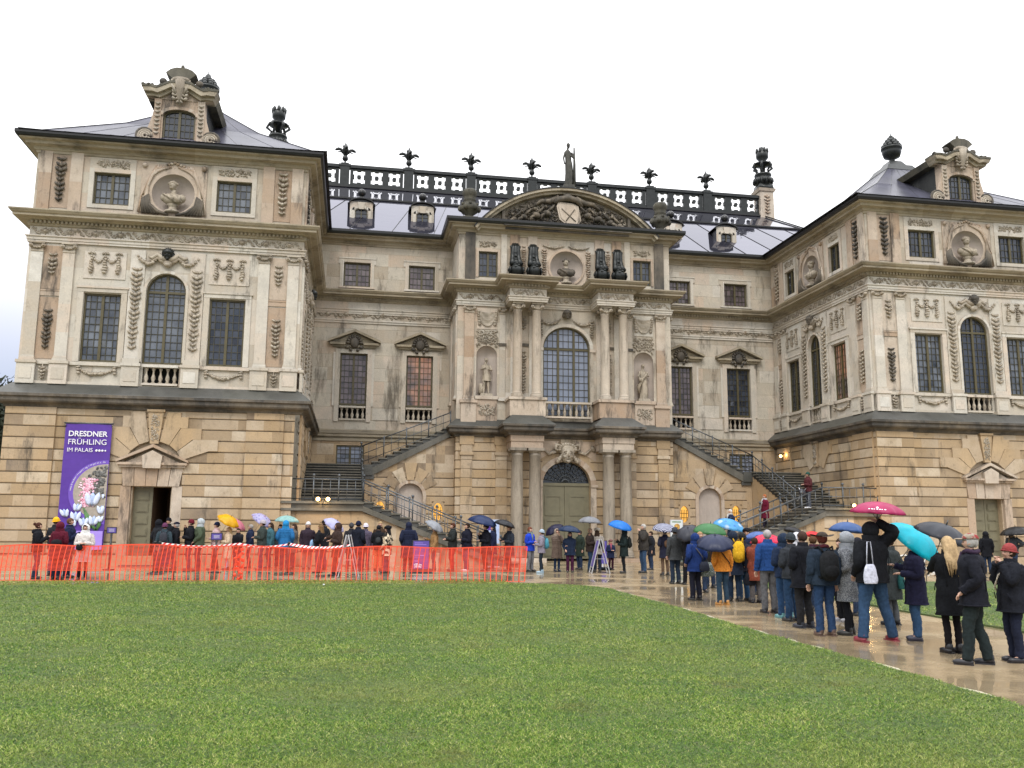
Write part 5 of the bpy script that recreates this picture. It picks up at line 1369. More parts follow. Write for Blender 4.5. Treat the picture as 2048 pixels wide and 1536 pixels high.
def staircase(s, label):
    T = thing('stone_staircase', label, 'staircase', (0, 0, 0))
    F = Frame((0, 0, 0), (s, 0), (0, 1))     # u grows away from the middle axis, n is world depth
    xi, xo = 10.75, 13.9; zl, zu = 2.72, 4.88
    # lower flight, rising outwards
    n = 17; x0 = 3.95; tr = (xi - x0) / n; rz = zl / n; ya, yb = -.15, 2.3
    m = MB(F)
    for i in range(n):
        m.mi = 0; m.box(x0 + i * tr - .05, x0 + (i + 1) * tr, ya - .06, yb, (i + 1) * rz - .06, (i + 1) * rz, .9); m.mi = 1; m.box(x0 + i * tr, x0 + (i + 1) * tr, ya, yb, max(0, i * rz - .12), (i + 1) * rz - .06, .2)  # risers in a darker material: shade below the nosing painted as colour
    m.build('lower_flight', ['step_stone', 'slate_ledge_and_riser_shade'], T)
    m = MB(F); zz = lambda x: (x - x0) * zl / (xi - x0)
    for i in range(12):
        a = x0 + 1.0 + (xi - x0 - 1.0) * i / 12; b = x0 + 1.0 + (xi - x0 - 1.0) * (i + 1) / 12; z = 0
        while z < zz(b) - .42:
            z2 = z + .56; P = [(a, ya + .08, z), (b, ya + .08, z), (b, ya + .08, max(z, min(z2, zz(b) - .42))), (a, ya + .08, max(z, min(z2, zz(a) - .42)))]
            m.poly(P); z = z2
    m.poly([(x0, yb - .02, 0), (xi, yb - .02, 0), (xi, yb - .02, zl - .3), (x0, yb - .02, 0.02)], .3)
    # landing front wall
    Fw = Frame((0, ya + .08, 0), (s, 0), (0, -1)); m2 = MB(Fw); wall(m2, xi, xo + .25, -.1, 2.35, [], course=.58, zb=0, lmin=1.2, lmax=2.2, groove=.04); m2.build('landing_wall', ['ochre', 'joint'], T)
    m.build('flight_wall', 'ochre', T)
    m = MB(F); m.box(xi, xo + .3, ya - .08, 2.9, 2.32, 2.42); m.box(xi, xo + .2, ya, 2.9, 2.42, zl - .10); m.box(xi - .02, xo + .3, ya - .12, 2.9, zl - .10, zl, .8)
    m.prism([(0, 0), (1, 0), (1, 1)], 0, .0001) if False else None
    m.build('landing', 'step_stone', T)
    # sloping string course below the lower flight
    m = MB(F); 
    if True:
        m.poly([(x0 + .3, ya - .07, 0), (x0 + 1.0, ya - .07, 0), (xi + .02, ya - .07, zl - .42), (xi + .02, ya - .07, zl - .18)], .4)
        m.poly([(x0 + 1.0, ya - .07, 0), (xi + .02, ya - .07, zl - .42), (xi + .02, ya + .08, zl - .42), (x0 + 1.0, ya + .08, 0)], .4)
    m.build('string_moulding', 'step_stone', T)
    # wide middle flight climbing away from the viewer
    n = 14; y0, y1 = 2.75, 7.7; ty = (y1 - y0) / n; rz = (zu - zl) / n; m = MB(F)
    for i in range(n):
        m.mi = 0; m.box(xi - .05, 13.75, y0 + i * ty - .06, y0 + (i + 1) * ty, zl + (i + 1) * rz - .055, zl + (i + 1) * rz, rnd.uniform(.6, 1)); m.mi = 1; m.box(xi, 13.75, y0 + i * ty, y0 + (i + 1) * ty, zl + i * rz - .1, zl + (i + 1) * rz - .055, .0)  # near-black risers carry the shade under each tread in their colour
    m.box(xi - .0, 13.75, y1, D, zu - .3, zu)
    m.build('middle_flight', ['step_stone', 'black_stone_and_riser_shade'], T)
    m = MB(F)
    m.poly([(xi + .02, 2.3, 0), (xi + .02, 7.7, 0), (xi + .02, 7.7, zu - .2), (xi + .02, 2.75, zl - .2)], .35); m.poly([(10.45, 7.72, 0), (xi + .02, 7.72, 0), (xi + .02, 7.72, zu - .2), (10.45, 7.72, zu - .2)], .4)
    m.build('flight_wall', 'ochre', T)
    # upper flight towards the risalit
    n = 11; xa, xb = 10.25, 6.2; tr = (xa - xb) / n; rz = (6.9 - zu) / n; m = MB(F)
    for i in range(n):
        m.mi = 0; m.box(xa - (i + 1) * tr, xa - i * tr + .05, 7.60, D, zu + (i + 1) * rz - .06, zu + (i + 1) * rz, .9); m.mi = 1; m.box(xa - (i + 1) * tr, xa - i * tr, 7.68, D, zu + i * rz - .1, zu + (i + 1) * rz - .06, .1)  # riser colour darkened to stand for nosing shade
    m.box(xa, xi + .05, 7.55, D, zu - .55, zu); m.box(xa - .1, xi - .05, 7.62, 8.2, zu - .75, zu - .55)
    m.build('upper_flight', ['step_stone', 'slate_ledge_and_riser_shade'], T)
    m = MB(F); m.poly([(xa, 7.6, zu - .55), (xa, 7.6, zu - .15), (xb, 7.6, 6.75), (xb, 7.6, 6.45)], .3); m.poly([(xa, 7.6, zu - .55), (xb, 7.6, 6.45), (xb, 7.72, 6.45), (xa, 7.72, zu - .55)], .3); m.build('string_moulding', 'step_stone', T)
    railing(F, [(x0 + .4, ya + .15, .16), (xi, ya + .15, zl)], par=T, every=1.15); railing(F, [(xi, ya + .15, zl), (13.95, ya + .15, zl)], par=T, every=1.05)
    railing(F, [(x0 + .4, yb - .1, .16), (xi, yb - .1, zl)], par=T, every=1.15); railing(F, [(xi, y0 - .1, zl), (xi + .1, y1, zu)], par=T, every=1.3)
    railing(F, [(xi + .1, y1, zu), (xb, 7.75, 6.8)], par=T, every=1.2, ball=False); railing(F, [(13.62, y0, zl + .1), (13.62, y1, zu)], par=T, every=1.6, ball=False)
    return T
staircase(-1, 'left outside stone staircase with iron railings beside the door bay')
staircase(1, 'right outside stone staircase with iron railings that people walk down')

# ---- floodlights
def floodlight(loc, label, spread=.42, power=26):
    T = thing('floodlight', label, 'lamp', loc)
    F = Frame((0, 0, 0), (1, 0), (0, -1)); m = MB(F); m.tube([(-spread / 2 - .05, 0, -.05), (spread / 2 + .05, 0, -.05)], .02, 6); m.tube([(0, 0, -.25), (0, 0, -.05)], .02, 6)
    for q in (-1, 1): m.lathe((q * spread / 2, -.04), [(.05, -.07), (.09, -.03), (.1, .07), (.08, .09)], 12)
    m.build('bracket', 'gutter', T)
    for q in (-1, 1):
        m = MB(F); m.ell((q * spread / 2, .05, 0), (.085, .06, .085), 0, True); m.build('bulb', plain('lamp_glow', (1, .8, .4), emit=(1.0, .60, .20, 9), var=0), T)
    L = bpy.data.lights.new('floodlight_light', 'POINT'); L.energy = power; L.color = (1, .62, .25); L.shadow_soft_size = .1
    lo = bpy.data.objects.new('glow', L); COL.objects.link(lo); lo.parent = T; lo.location = (0, -.35, 0.05)
floodlight((-12.45, -.42, 2.80), 'twin yellow floodlight glowing on the left stair landing')
floodlight((12.3, -.42, 2.82), 'twin yellow floodlight glowing on the right stair landing')
floodlight((13.45, 9.2, 5.95), 'small lit wall lamp at the top of the right stairs', .3, 9)

# ---- tree far left and dark shrubs
def tree(loc, h, r, label, seed, n=9000):
    rg = np.random.RandomState(seed)
    T = thing('bare_tree', label, 'tree', loc)
    m = MB(); m.tube([(0, 0, 0), (.1, .1, h * .4), (0, .2, h * .75)], [.35, .25, .1], 8)
    for i in range(10): a = i * 2.4; z = h * (.3 + .05 * i); m.tube([(0, .1, z), (r * .5 * math.cos(a), r * .5 * math.sin(a), z + r * .4), (r * .85 * math.cos(a), r * .85 * math.sin(a), z + r * .5)], [.1, .06, .02], 5)
    m.build('trunk', plain('bark', (.06, .05, .04)), T)
    cl = rg.normal(size=(26, 3)) * [r * .42, r * .42, h * .17] + [0, 0, h * .62]
    c = cl[rg.randint(0, 26, n)] + rg.normal(size=(n, 3)) * r * .17
    d = rg.normal(size=(n, 3)) * .12; e = rg.normal(size=(n, 3)) * .12
    v = np.empty((n * 3, 3)); v[0::3] = c + d; v[1::3] = c - d; v[2::3] = c + e
    me = bpy.data.meshes.new('crown'); me.from_pydata(v.tolist(), [], np.arange(n * 3).reshape(-1, 3).tolist())
    a = me.attributes.new('tone', 'FLOAT', 'FACE'); a.data.foreach_set('value', rg.rand(n))
    me.materials.append(plain('dark_leaf', (.022, .032, .018), .7, var=.5, scale=1)); o = bpy.data.objects.new('crown', me); COL.objects.link(o); o.parent = T
tree((-33.5, 16, 0), 10.5, 4.0, 'dark evergreen tree at the far left edge behind the palace', 3)
tree((-36, 24, 0), 11.5, 4.2, 'tall dark tree at the left edge, half hidden by the other one', 4)

# ---- banner
def text(s, size, loc, F, mat, parent, name='lettering', ext=.004, italic=0.0, align='LEFT', font=None):
    cu = bpy.data.curves.new(name, 'FONT'); cu.body = s; cu.size = size; cu.extrude = ext; cu.align_x = align; cu.shear = italic
    o = bpy.data.objects.new(name, cu); COL.objects.link(o); cu.materials.append(mat)
    o.location = loc; o.rotation_euler = (R_(90), 0, 0); o.parent = parent; return o
plain('banner_violet', (.085, .028, .30), .55, var=.06); plain('lilac_print', (.36, .25, .75), .55, var=.05); plain('white_print', (.8, .8, .85), .6, var=0); plain('tulip_white', (.60, .68, .86), .6, var=.12, scale=12); plain('tulip_blue', (.40, .50, .74), .6, var=.12)
plain('leaf_print', (.07, .17, .05), .6, var=.4); plain('rock_print', (.12, .12, .115), .7, var=.9, scale=14); plain('sand_print', (.36, .32, .27), .6, var=.2); plain('pink_print', (.72, .33, .45), .6, var=.35, scale=25); plain('pale_pink_print', (.80, .58, .68), .6, var=.1)
plain('violet_light', (.16, .08, .48), .5, var=.05)
BT = thing('event_banner', 'tall violet event banner with white lettering, pink blossom and white tulips', 'banner', (-22.92, -.42, .62))
BF = Frame((0, 0, 0), (1, 0), (0, -1)); W_, H_ = 1.80, 5.16
m = MB(BF); m.tone = .5
for i in range(14):
    z0, z1 = H_ * i / 14, H_ * (i + 1) / 14
    for j in range(5):
        wv = lambda u, z: .012 * math.sin(z * 2.2 + u * 3); u0, u1 = W_ * j / 5, W_ * (j + 1) / 5
        m.poly([(u0, wv(u0, z0), z0), (u1, wv(u1, z0), z0), (u1, wv(u1, z1), z1), (u0, wv(u0, z1), z1)])
m.poly([(0, -.02, 0), (W_, -.02, 0), (W_, -.02, H_), (0, -.02, H_)]); m.build('cloth', 'banner_violet', BT)
m = MB(BF); m.tube([(-.06, 0, H_), (W_ + .06, 0, H_)], .03, 8); m.tube([(-.04, 0, 0), (W_ + .04, 0, 0)], .03, 8)
for z in (H_ - .1, .1):
    for u in (0, W_): m.ell((u, 0.02, z), (.04, .03, .04))
m.build('pole', 'iron', BT)
Wp = MATS['white_print']
for t, sz, z in (('DRESDNER', .305, 4.62), ('FRÜHLING', .318, 4.28)): text(t, sz, (.14, -.035, z), BF, Wp, BT, ext=.006)
bpy.data.objects['lettering'].data.offset = .006
text('IM PALAIS', .23, (.13, -.035, 3.98), BF, Wp, BT)
m = MB(BF); m.tone = .5
for i, r in enumerate((.05, .05, .045, .035)): m.ell((1.27 + .115 * i, .03, 4.04), (r, .006, r), 0, True)
m.build('dots', Wp, BT)
def clip(pts): return [(min(max(a, .02), W_ - .02), b) for a, b in pts]
def disc(name, c, z, r, rz, n, mat, a0=0, a1=360, k=40, jag=0):
    m = MB(BF); m.tone = .5; p = clip([(a + rnd.uniform(-jag, jag), b + rnd.uniform(-jag, jag)) for a, b in arc_pts(c, z, r, rz, a0, a1 - (360 / k if a1 == 360 else 0), k)])
    m.poly([(a, n, b) for a, b in p]); return m.build(name, mat, BT)
disc('ring_print', 1.72, 2.35, 1.40, 1.30, .016, 'violet_light'); disc('photo_print', 1.72, 2.35, 1.22, 1.14, .019, 'sand_print')
m = MB(BF); m.smooth = True
for i in range(120):
    u, z = 1.45 + rnd.gauss(0, .18), 2.75 + rnd.gauss(0, .33)
    if math.hypot(u - 1.72, z - 2.35) < 1.05 and .95 < u < W_ - .08: m.ell((u, .022, z), (rnd.uniform(.04, .1), .008, rnd.uniform(.04, .1)), rnd.random() * 3)
m.build('rock_print', 'rock_print', BT)
m = MB(BF); m.smooth = True; m2 = MB(BF); m2.smooth = True
for i in range(230):
    t = rnd.random(); u = 1.0 + rnd.gauss(0, .14) + .10 * t; z = 1.75 + 1.15 * t; u += rnd.gauss(0, .06) 
    if math.hypot(u - 1.72, z - 2.35) < 1.10: (m if i % 2 else m2).ell((u, .030, z), (rnd.uniform(.03, .07), .008, rnd.uniform(.03, .06)), rnd.random() * 3)
m.build('blossom_print', 'pink_print', BT); m2.build('blossom_print', 'pale_pink_print', BT)
m = MB(BF); m.smooth = True
for u0, z0, u1, z1 in ((.95, 1.7, 1.3, .9), (1.0, 1.55, 1.2, .8), (1.05, 1.2, 1.5, .8), (.9, 1.3, 1.0, .75), (1.6, 1.3, 1.5, .8)): m.tube([(u0, .03, z0), ((u0 + u1) / 2 + .06, .034, (z0 + z1) / 2), (u1, .03, z1)], [.03, .09, .05], 6)
for q in range(len(m.v)): m.v[q] = (m.v[q][0], max(-.045, min(m.v[q][1], -.036)), m.v[q][2])
m.build('leaf_print', 'leaf_print', BT)
m = MB(BF); m.smooth = True; m2 = MB(BF); m2.smooth = True
for u, z, r, t in ((.26, 1.22, .20, .3), (.72, 1.45, .19, -.1), (.68, 1.08, .24, 0), (1.27, 1.78, .34, 0), (1.66, 1.35, .22, .1), (1.38, .92, .24, -.1), (1.0, .86, .22, .1), (.6, .82, .16, .4), (1.72, 1.9, .12, 0), (1.68, .98, .16, -.1)):
    r *= .95; z += .27
    for q in (-1, 0, 1): (m if q else m2).ell((min(u + q * r * .5, W_ - .12), .047 + .012 * abs(q), z), (r * .42, .012, r * .95), -q * .28 + t)
m.build('tulip_print', 'tulip_white', BT); m2.build('tulip_print', 'tulip_blue', BT)
m = MB(BF); m.tone = .5; m.box(.03, W_ - .03, .04, .066, .03, .78); m.build('info_panel', 'lilac_print', BT)
dk = plain('violet_ink', (.10, .05, .30), .6, var=0)
m = MB(BF); m.tone = .5
for i, ws in enumerate(((.05, .18), (.30,), (.20, .06))):       # three lines of small print, too blurred to read in the photograph
    u = 1.0
    for w in ws: m.box(u, u + w, .067, .070, .50 - .19 * i, .57 - .19 * i); u += w + .05
m.build('small_print', dk, BT)
# curved line of small type round the picture
st = 'www.dresdner-fruehling-im-palais.de'
for i, ch in enumerate(st):
    a = 178 - i * 2.45; u = 1.72 + 1.30 * math.cos(R_(a)); z = 2.35 + 1.20 * math.sin(R_(a))
    if u > W_ - .08: continue
    o = text(ch, .10, (u, -.026, z), BF, Wp, BT, ext=.001); o.rotation_euler = (R_(90), R_(a - 90) * -1, 0)

# ---- orange mesh fence
fe = thing('mesh_barrier', 'orange plastic mesh barrier strung along the edge of the lawn', 'barrier', (0, 0, 0))
om = plain('orange_net', (.86, .075, .028), .5, var=.12, scale=1.5)
P_ = [(-24.5, -11.1), (-21.0, -11.35), (-17.5, -11.55), (-14.1, -11.8), (-10.2, -12.1), (-5.87, -12.62)]
def fpt(t):
    t *= len(P_) - 1; i = min(int(t), len(P_) - 2); f = t - i; return (P_[i][0] + (P_[i + 1][0] - P_[i][0]) * f, P_[i][1] + (P_[i + 1][1] - P_[i][1]) * f)
m = MB(); m.tone = .5; L = 18.8; nv = 128
def topz(t): return 1.0 + .03 * math.sin(t * 34) - .05 * max(0, math.sin(t * 11.5)) 
def lean(t, z): return .05 * math.sin(t * 60 + z * 1.3) * (z) + .03 * math.sin(t * 143)
for i in range(nv):
    t = i / nv; w = .013; pr = []
    for j in range(7):
        z = .02 + topz(t) * j / 6; dx = (.06 * z + .05 * math.sin(t * 47)) * z; x, y = fpt(t); pr.append((x + dx, y + .04 * math.sin(t * 80 + z * 3), z))
    for a, b in zip(pr, pr[1:]): m.poly([(a[0] - w, a[1], a[2]), (a[0] + w, a[1], a[2]), (b[0] + w, b[1], b[2]), (b[0] - w, b[1], b[2])])
for k in range(22):
    fz = .25 + .75 * k / 21 if k > 0 else .0
    w = .0074 if k < 21 else .016
    for i in range(nv):
        t0, t1 = i / nv, (i + 1) / nv
        if i == nv - 1: continue
        a, b = fpt(t0), fpt(t1); z0 = .02 + topz(t0) * fz; z1 = .02 + topz(t1) * fz; d0 = (.06 * z0 + .05 * math.sin(t0 * 47)) * z0; d1 = (.06 * z1 + .05 * math.sin(t1 * 47)) * z1
        y0 = a[1] + .04 * math.sin(t0 * 80 + z0 * 3); y1 = b[1] + .04 * math.sin(t1 * 80 + z1 * 3)
        m.poly([(a[0] + d0, y0, z0 - w), (b[0] + d1, y1, z1 - w), (b[0] + d1, y1, z1 + w), (a[0] + d0, y0, z0 + w)])
m.build('net', om, fe)
for t in (.18, .47, .70, .985):
    x, y = fpt(t); m = MB(); m.tube([(x, y + .06, -.1), (x + .02, y + .06, 1.08)], .02, 6); m.build('post', plain('rebar', (.25, .07, .04), .5), fe)
m = MB(); m.smooth = True; x, y = fpt(.602); x -= .4         # bundled netting
for i in range(15): z = .06 + .92 * i / 15; m.ell((x + .10 * math.sin(i * 2.3), y + .1 + .06 * math.cos(i), z), (.09 * (1.2 - abs(z - .5)), .04, .05), rnd.random() * 3)
m.build('net_bundle', om, fe)
# ---- red and white tape on dark posts
bt = thing('barrier_tape', 'red and white striped tape stretched above the orange mesh', 'tape', (0, 0, 0))
tp = [(-17.55, -7.4), (-15.0, -7.5), (-13.3, -7.7), (-11.25, -9.4)]
red = plain('tape_red', (.62, .03, .04), .5, var=0); wh = plain('tape_white', (.8, .8, .8), .5, var=0)
m = MB(); m.tone = .5; q = 0
for a, b in zip(tp, tp[1:]):
    A, B = Vector(a), Vector(b); L = (B - A).length; k = int(L / .085)
    for i in range(k):
        t0, t1 = i / k, (i + 1) / k; z = lambda t: 1.02 - .10 * math.sin(math.pi * t) + .0
        p0, p1 = A.lerp(B, t0), A.lerp(B, t1); sl = .045; q += 1; m.mi = q % 2
        m.box(0, 0, 0, 0, 0, 0) if False else m.poly([(p0.x - sl, p0.y, z(t0) - .035), (p1.x - sl, p1.y, z(t1) - .035), (p1.x + sl, p1.y, z(t1) + .035), (p0.x + sl, p0.y, z(t0) + .035)])
m.build('tape', [red, wh], bt)
def post(x, y, label, g='dark posts holding the striped tape'):
    T = thing('barrier_post', label, 'post', (x, y, 0), 0, g); m = MB(); m.tube([(0, 0, 0), (0, 0, 1.06)], .035, 8); m.lathe((0, 0), [(.05, 1.0), (.05, 1.08), (.02, 1.1)], 10); m.build('pole', 'gutter', T); m = MB(); m.lathe((0, 0), [(.2, 0), (.2, .03), (.05, .07)], 16); m.build('base', 'gutter', T)
post(-17.75, -7.2, 'left of two dark posts side by side at the start of the tape'); post(-17.55, -7.4, 'right of two dark posts side by side where the striped tape starts'); post(-13.3, -7.7, 'dark post in the middle of the tape between umbrellas')
# ---- signs
plain('board_violet', (.085, .06, .30), .45, var=.1); plain('alu', (.62, .63, .66), .3, .6, var=.1); plain('sign_dark', (.03, .03, .04), .4)
def lectern(x, y, label, size=(.36, .24), z=1.32, tilt=.0):
    T = thing('lectern_sign', label, 'sign', (x, y, 0)); F = Frame((0, 0, 0), (1, 0), (0, -1)); m = MB(F); m.tube([(0, 0, 0), (0, 0, z)], .04, 6); m.lathe((0, 0), [(.22, 0), (.22, .03), (.05, .05)], 14); m.build('stand', 'gutter', T)
    m = MB(F); m.box(-size[0] / 2, size[0] / 2, -.02, .02, z, z + size[1]); b = m.build('frame', 'sign_dark', T)
    m = MB(F); m.box(-size[0] / 2 + .03, size[0] / 2 - .03, .021, .026, z + .03, z + size[1] - .03); m.build('panel', 'board_violet', b)
    m = MB(F); [m.box(-.10, .10, .027, .030, z + .08 + .04 * k, z + .09 + .04 * k) for k in range(3)]; m.build('text_lines', 'white_print', b)
lectern(-19.95, -4.0, 'small violet notice on a dark stand left of the open door'); lectern(-15.9, -6.2, 'small pale violet notice held up in the queue before the open door', (.40, .26), 1.12)
def poster_stand(x, y, w, z0, z1, label, face, kind):
    T = thing('poster_stand', label, 'sign', (x, y, gz(y))); F = Frame((0, 0, 0), (1, 0), (0, -1)); m = MB(F); m.tone = .5
    if kind == 'box': m.box(-w / 2 - .12, w / 2 + .12, -.2, .2, 0, .16)
    else: m.box(-w / 2, w / 2, -.25, .25, 0, .03); m.box(-.03, .03, -.03, .0, 0, z1)
    m.build('base', 'sign_dark' if kind == 'box' else 'alu', T)
    m = MB(F); m.tone = .5; m.box(-w / 2 - .03, w / 2 + .03, -.05, -.001, z0 - .03, z1 + .03); m.build('frame', 'sign_dark' if kind in ('box', 'dark') else 'alu', T)
    m = MB(F); m.tone = .5; m.box(-w / 2, w / 2, 0, .006, z0, z1); m.build('poster', face, T); return T, F
T, F = poster_stand(-8.72, -6.75, .56, .16, 1.14, 'violet poster stand with small white flowers behind the mesh barrier', 'board_violet', 'box')
m = MB(F); m.smooth = True
for i in range(26): m.ell((-.22 + rnd.random() * .25, .012, .20 + rnd.random() * .12), (.035, .004, .03), rnd.random() * 3)
m.build('flower_print', 'tulip_white', T)
m = MB(F); m.tone = .5
for k, (w, z) in enumerate(((.3, 1.06), (.42, 1.0), (.28, .82), (.34, .62), (.3, .56), (.15, .42))): m.box(-.23, -.23 + w, .007, .009, z, z + .016)
m.build('text_lines', 'lilac_print', T)
T, F = poster_stand(-5.25, -1.0, .60, 1.0, 1.98, 'violet flower poster standing by the foot of the left stairs', 'tulip_blue', 'thin')
m = MB(F); m.tone = .5; m.box(-.2, .05, .007, .01, 1.55, 1.85); m.box(-.28, -.05, .007, .011, 1.1, 1.3); m.build('flower_print', 'banner_violet', T)
T, F = poster_stand(4.05, 1.6, .58, 1.05, 2.08, 'white poster with yellow pictures behind the grey-haired man', plain('poster_white', (.62, .66, .66), .4, var=.05), 'thin')
m = MB(F); m.smooth = True; m.ell((.02, .01, 1.78), (.15, .006, .15), 0, True); m.build('picture', plain('sunflower', (.45, .25, .05), .6, var=.8, scale=20), T)
m = MB(F); m.smooth = True; m.ell((.08, .01, 1.38), (.12, .006, .12), 0, True); m.build('picture', 'sunflower', T)
m = MB(F); m.tone = .5; m.box(-.22, .22, .004, .008, 1.98, 2.03); m.build('text_lines', 'leaf_print', T); m = MB(F); m.tone = .5; m.box(-.29, .29, -.03, .0, .1, 1.0); m.build('lower_panel', plain('grey_green', (.16, .20, .16), .5), T)
T, F = poster_stand(-.62, -2.0, .36, .18, 1.12, 'narrow dark framed notice board behind the child in front of the portal', 'board_violet', 'dark')
def a_frame(x, y, rz, h, w, label, panel):
    T = thing('a_frame_sign', label, 'sign', (x, y, gz(y)), rz)
    for s in (-1, 1):
        F = Frame((0, 0, 0), (1, 0), (0, -1)); m = MB(F); m.tone = .5
        sp = .34
        for q in (-1, 1): m.tube([(s * sp, q * w / 2, 0), (s * .03, q * w / 2, h)], .022, 4)
        for f in (0.02, .18, .97): m.tube([(s * (sp - (sp - .03) * f), -w / 2, h * f), (s * (sp - (sp - .03) * f), w / 2, h * f)], .018, 4)
        m.build('frame', 'alu', T)
        if s > 0: continue
        m = MB(F); m.tone = .5; f0, f1 = .2, .95; X = lambda f: s * (sp - (sp - .03) * f); m.poly([(X(f0), -w / 2, h * f0), (X(f0), w / 2, h * f0), (X(f1), w / 2, h * f1), (X(f1), -w / 2, h * f1)]); m.poly([(X(f0) - s * .012, -w / 2, h * f0), (X(f0) - s * .012, w / 2, h * f0), (X(f1) - s * .012, w / 2, h * f1), (X(f1) - s * .012, -w / 2, h * f1)]); m.build('panel', panel, T)
    m = MB(Frame((0, 0, 0), (1, 0), (0, -1))); m.tone = .5; m.tube([(-.2, 0, h * .42), (.2, 0, h * .42)], .012, 4); m.build('brace', 'alu', T)
a_frame(-11.3, -10.2, R_(-8), 1.36, .55, 'silver a-frame sign seen edge-on between the mesh barrier and the queue', plain('panel_grey', (.25, .27, .32), .4))
a_frame(-2.15, -7.0, R_(-6), 1.25, .6, 'silver a-frame sign standing in the wet court left of the child', 'board_violet')
# ---- bicycle
def bicycle(loc, rz, label):
    T = thing('bicycle', label, 'bicycle', loc, rz); F = Frame((0, 0, 0), (1, 0), (0, 1))
    for x in (-.52, .52):
        m = MB(F); m.tube([(x + .33 * math.cos(a), 0, .35 + .33 * math.sin(a)) for a in [i * math.pi / 12 for i in range(25)]], .024, 8, caps=False); w = m.build('wheel', plain('tyre_white', (.72, .72, .70), .5), T)
        m = MB(F); [m.tube([(x, 0, .35), (x + .31 * math.cos(i * math.pi / 8), 0, .35 + .31 * math.sin(i * math.pi / 8))], .003, 4) for i in range(16)]; m.ell((x, 0, .35), (.035, .04, .035)); m.build('spokes', 'alu', w)
    m = MB(F)
    for a, b in (((-.52, .35), (-.2, .88)), ((-.2, .88), (.38, .85)), ((-.08, .33), (.40, .78)), ((-.08, .33), (-.2, .95)), ((-.52, .35), (-.08, .33)), ((.52, .35), (.36, 1.0))): m.tube([(a[0], 0, a[1]), (b[0], 0, b[1])], .016, 6)
    m.build('frame', 'gutter', T); m = MB(F); m.tube([(.36, 0, 1.0), (.34, .0, 1.06), (.30, .22, 1.08), (.18, .28, 1.05)], .013, 6); m.tube([(.34, 0, 1.06), (.30, -.22, 1.08), (.18, -.28, 1.05)], .013, 6); m.build('handlebar', 'alu', T)
    m = MB(F); m.smooth = True; m.ell((-.22, 0, .97), (.13, .07, .04), 0, True); m.build('saddle', 'gutter', T)
    m = MB(F); m.tube([(-.08, .03, .33), (-.02, .06, .18)], .012, 5); m.tube([(-.08, -.03, .33), (-.14, -.06, .48)], .012, 5); m.box(-.06, .04, .05, .13, .16, .19); m.build('pedals', 'gutter', T)
bicycle((11.0, -6.8, 0), R_(155), 'bicycle with white tyres parked behind the blonde woman')

# ================================================================ statues
def figure_statue(name, label, loc, h, mat, F=None, kind='draped', rz=0):
    T = thing(name, label, 'statue', loc, rz); m = MB(); m.smooth = True; s = h / 1.8; V = lambda *p: (p[0] * s, p[1] * s, p[2] * s)
    rings = [(0.0, .20, .16), (.15, .21, .17), (.5, .19, .16), (.9, .18, .15), (1.05, .15, .12), (1.25, .17, .13), (1.40, .18, .12), (1.48, .10, .09), (1.52, .055, .055), (1.58, .055, .06)]
    if kind == 'tunic': rings = [(.62, .21, .17), (.9, .18, .15), (1.05, .15, .12), (1.25, .18, .13), (1.40, .19, .12), (1.48, .10, .09), (1.52, .055, .055), (1.58, .055, .06)]
    b = len(m.v); seg = 22; sway = .04
    for z, rx, ry in rings:
        for i in range(seg):
            a = 2 * math.pi * i / seg; f = 1 + (.13 * math.sin(a * 6 + z * 2.5) if z < 1.1 else .05 * math.sin(a * 4 + z * 9)); m.v.append(V(rx * f * math.cos(a) + sway * math.sin(z * 3), ry * f * math.sin(a), z))
    for k in range(len(rings) - 1):
        for i in range(seg): j = (i + 1) % seg; m.face([b + k * seg + i, b + k * seg + j, b + (k + 1) * seg + j, b + (k + 1) * seg + i], .6)
    m.ell(V(.0, -.01, 1.68), (.085 * s, .1 * s, .12 * s), 0, True); m.ell(V(0, .02, 1.72), (.10 * s, .11 * s, .10 * s), 0, True); m.ell(V(0, -.11, 1.67), (.018 * s, .03 * s, .03 * s)); m.ell(V(0, -.09, 1.60), (.03 * s, .03 * s, .03 * s))
    m.tube([V(.17, 0, 1.40), V(.27, -.02, 1.18), V(.08, -.18, 1.22)], [.06 * s, .05 * s, .035 * s], 8)
    if kind == 'nude': m.tube([V(-.17, 0, 1.40), V(-.26, .0, 1.15), V(-.22, -.06, .88)], [.055 * s, .045 * s, .035 * s], 8); m.tube([V(.30, 0, 0), V(.32, 0, .9), V(.30, -.02, 1.62)], [.1 * s, .07 * s, .04 * s], 8)
    elif kind == 'draped':
        m.tube([V(-.17, 0, 1.40), V(-.27, -.05, 1.15), V(-.20, -.18, 1.0)], [.065 * s, .055 * s, .04 * s], 8); m.tube([V(.2, -.08, 1.35), V(-.1, -.2, 1.0), V(-.28, -.1, .6), V(-.25, -.05, .3)], [.07 * s, .08 * s, .1 * s, .06 * s], 8); m.box(*[x * s for x in (-.30, -.16, -.28, -.22, .85, 1.05)])
    else:
        m.tube([V(-.17, 0, 1.40), V(-.25, -.04, 1.2), V(-.05, -.18, 1.3)], [.06 * s, .05 * s, .035 * s], 8)
        for q in (-1, 1): m.tube([V(q * .09, 0, .7), V(q * .10, -.04 * q, .42), V(q * .12, 0, .05), V(q * .14, -.12, .03)], [.10 * s, .065 * s, .045 * s, .04 * s], 8)
        m.tube([V(-.24, .05, 0), V(-.22, .05, .5)], [.15 * s, .11 * s], 8)
    m.build('figure', mat, T)
    m = MB(); m.taper((0, 0), -.14 * s, 0, .62 * s, .42 * s, .56 * s, .38 * s); m.build('plinth', mat, T); return T
figure_statue('niche_statue', 'pale statue in a short tunic in the niche left of the great window', (-4.385, YR + .12, 8.75), 1.95, 'marble', kind='tunic')
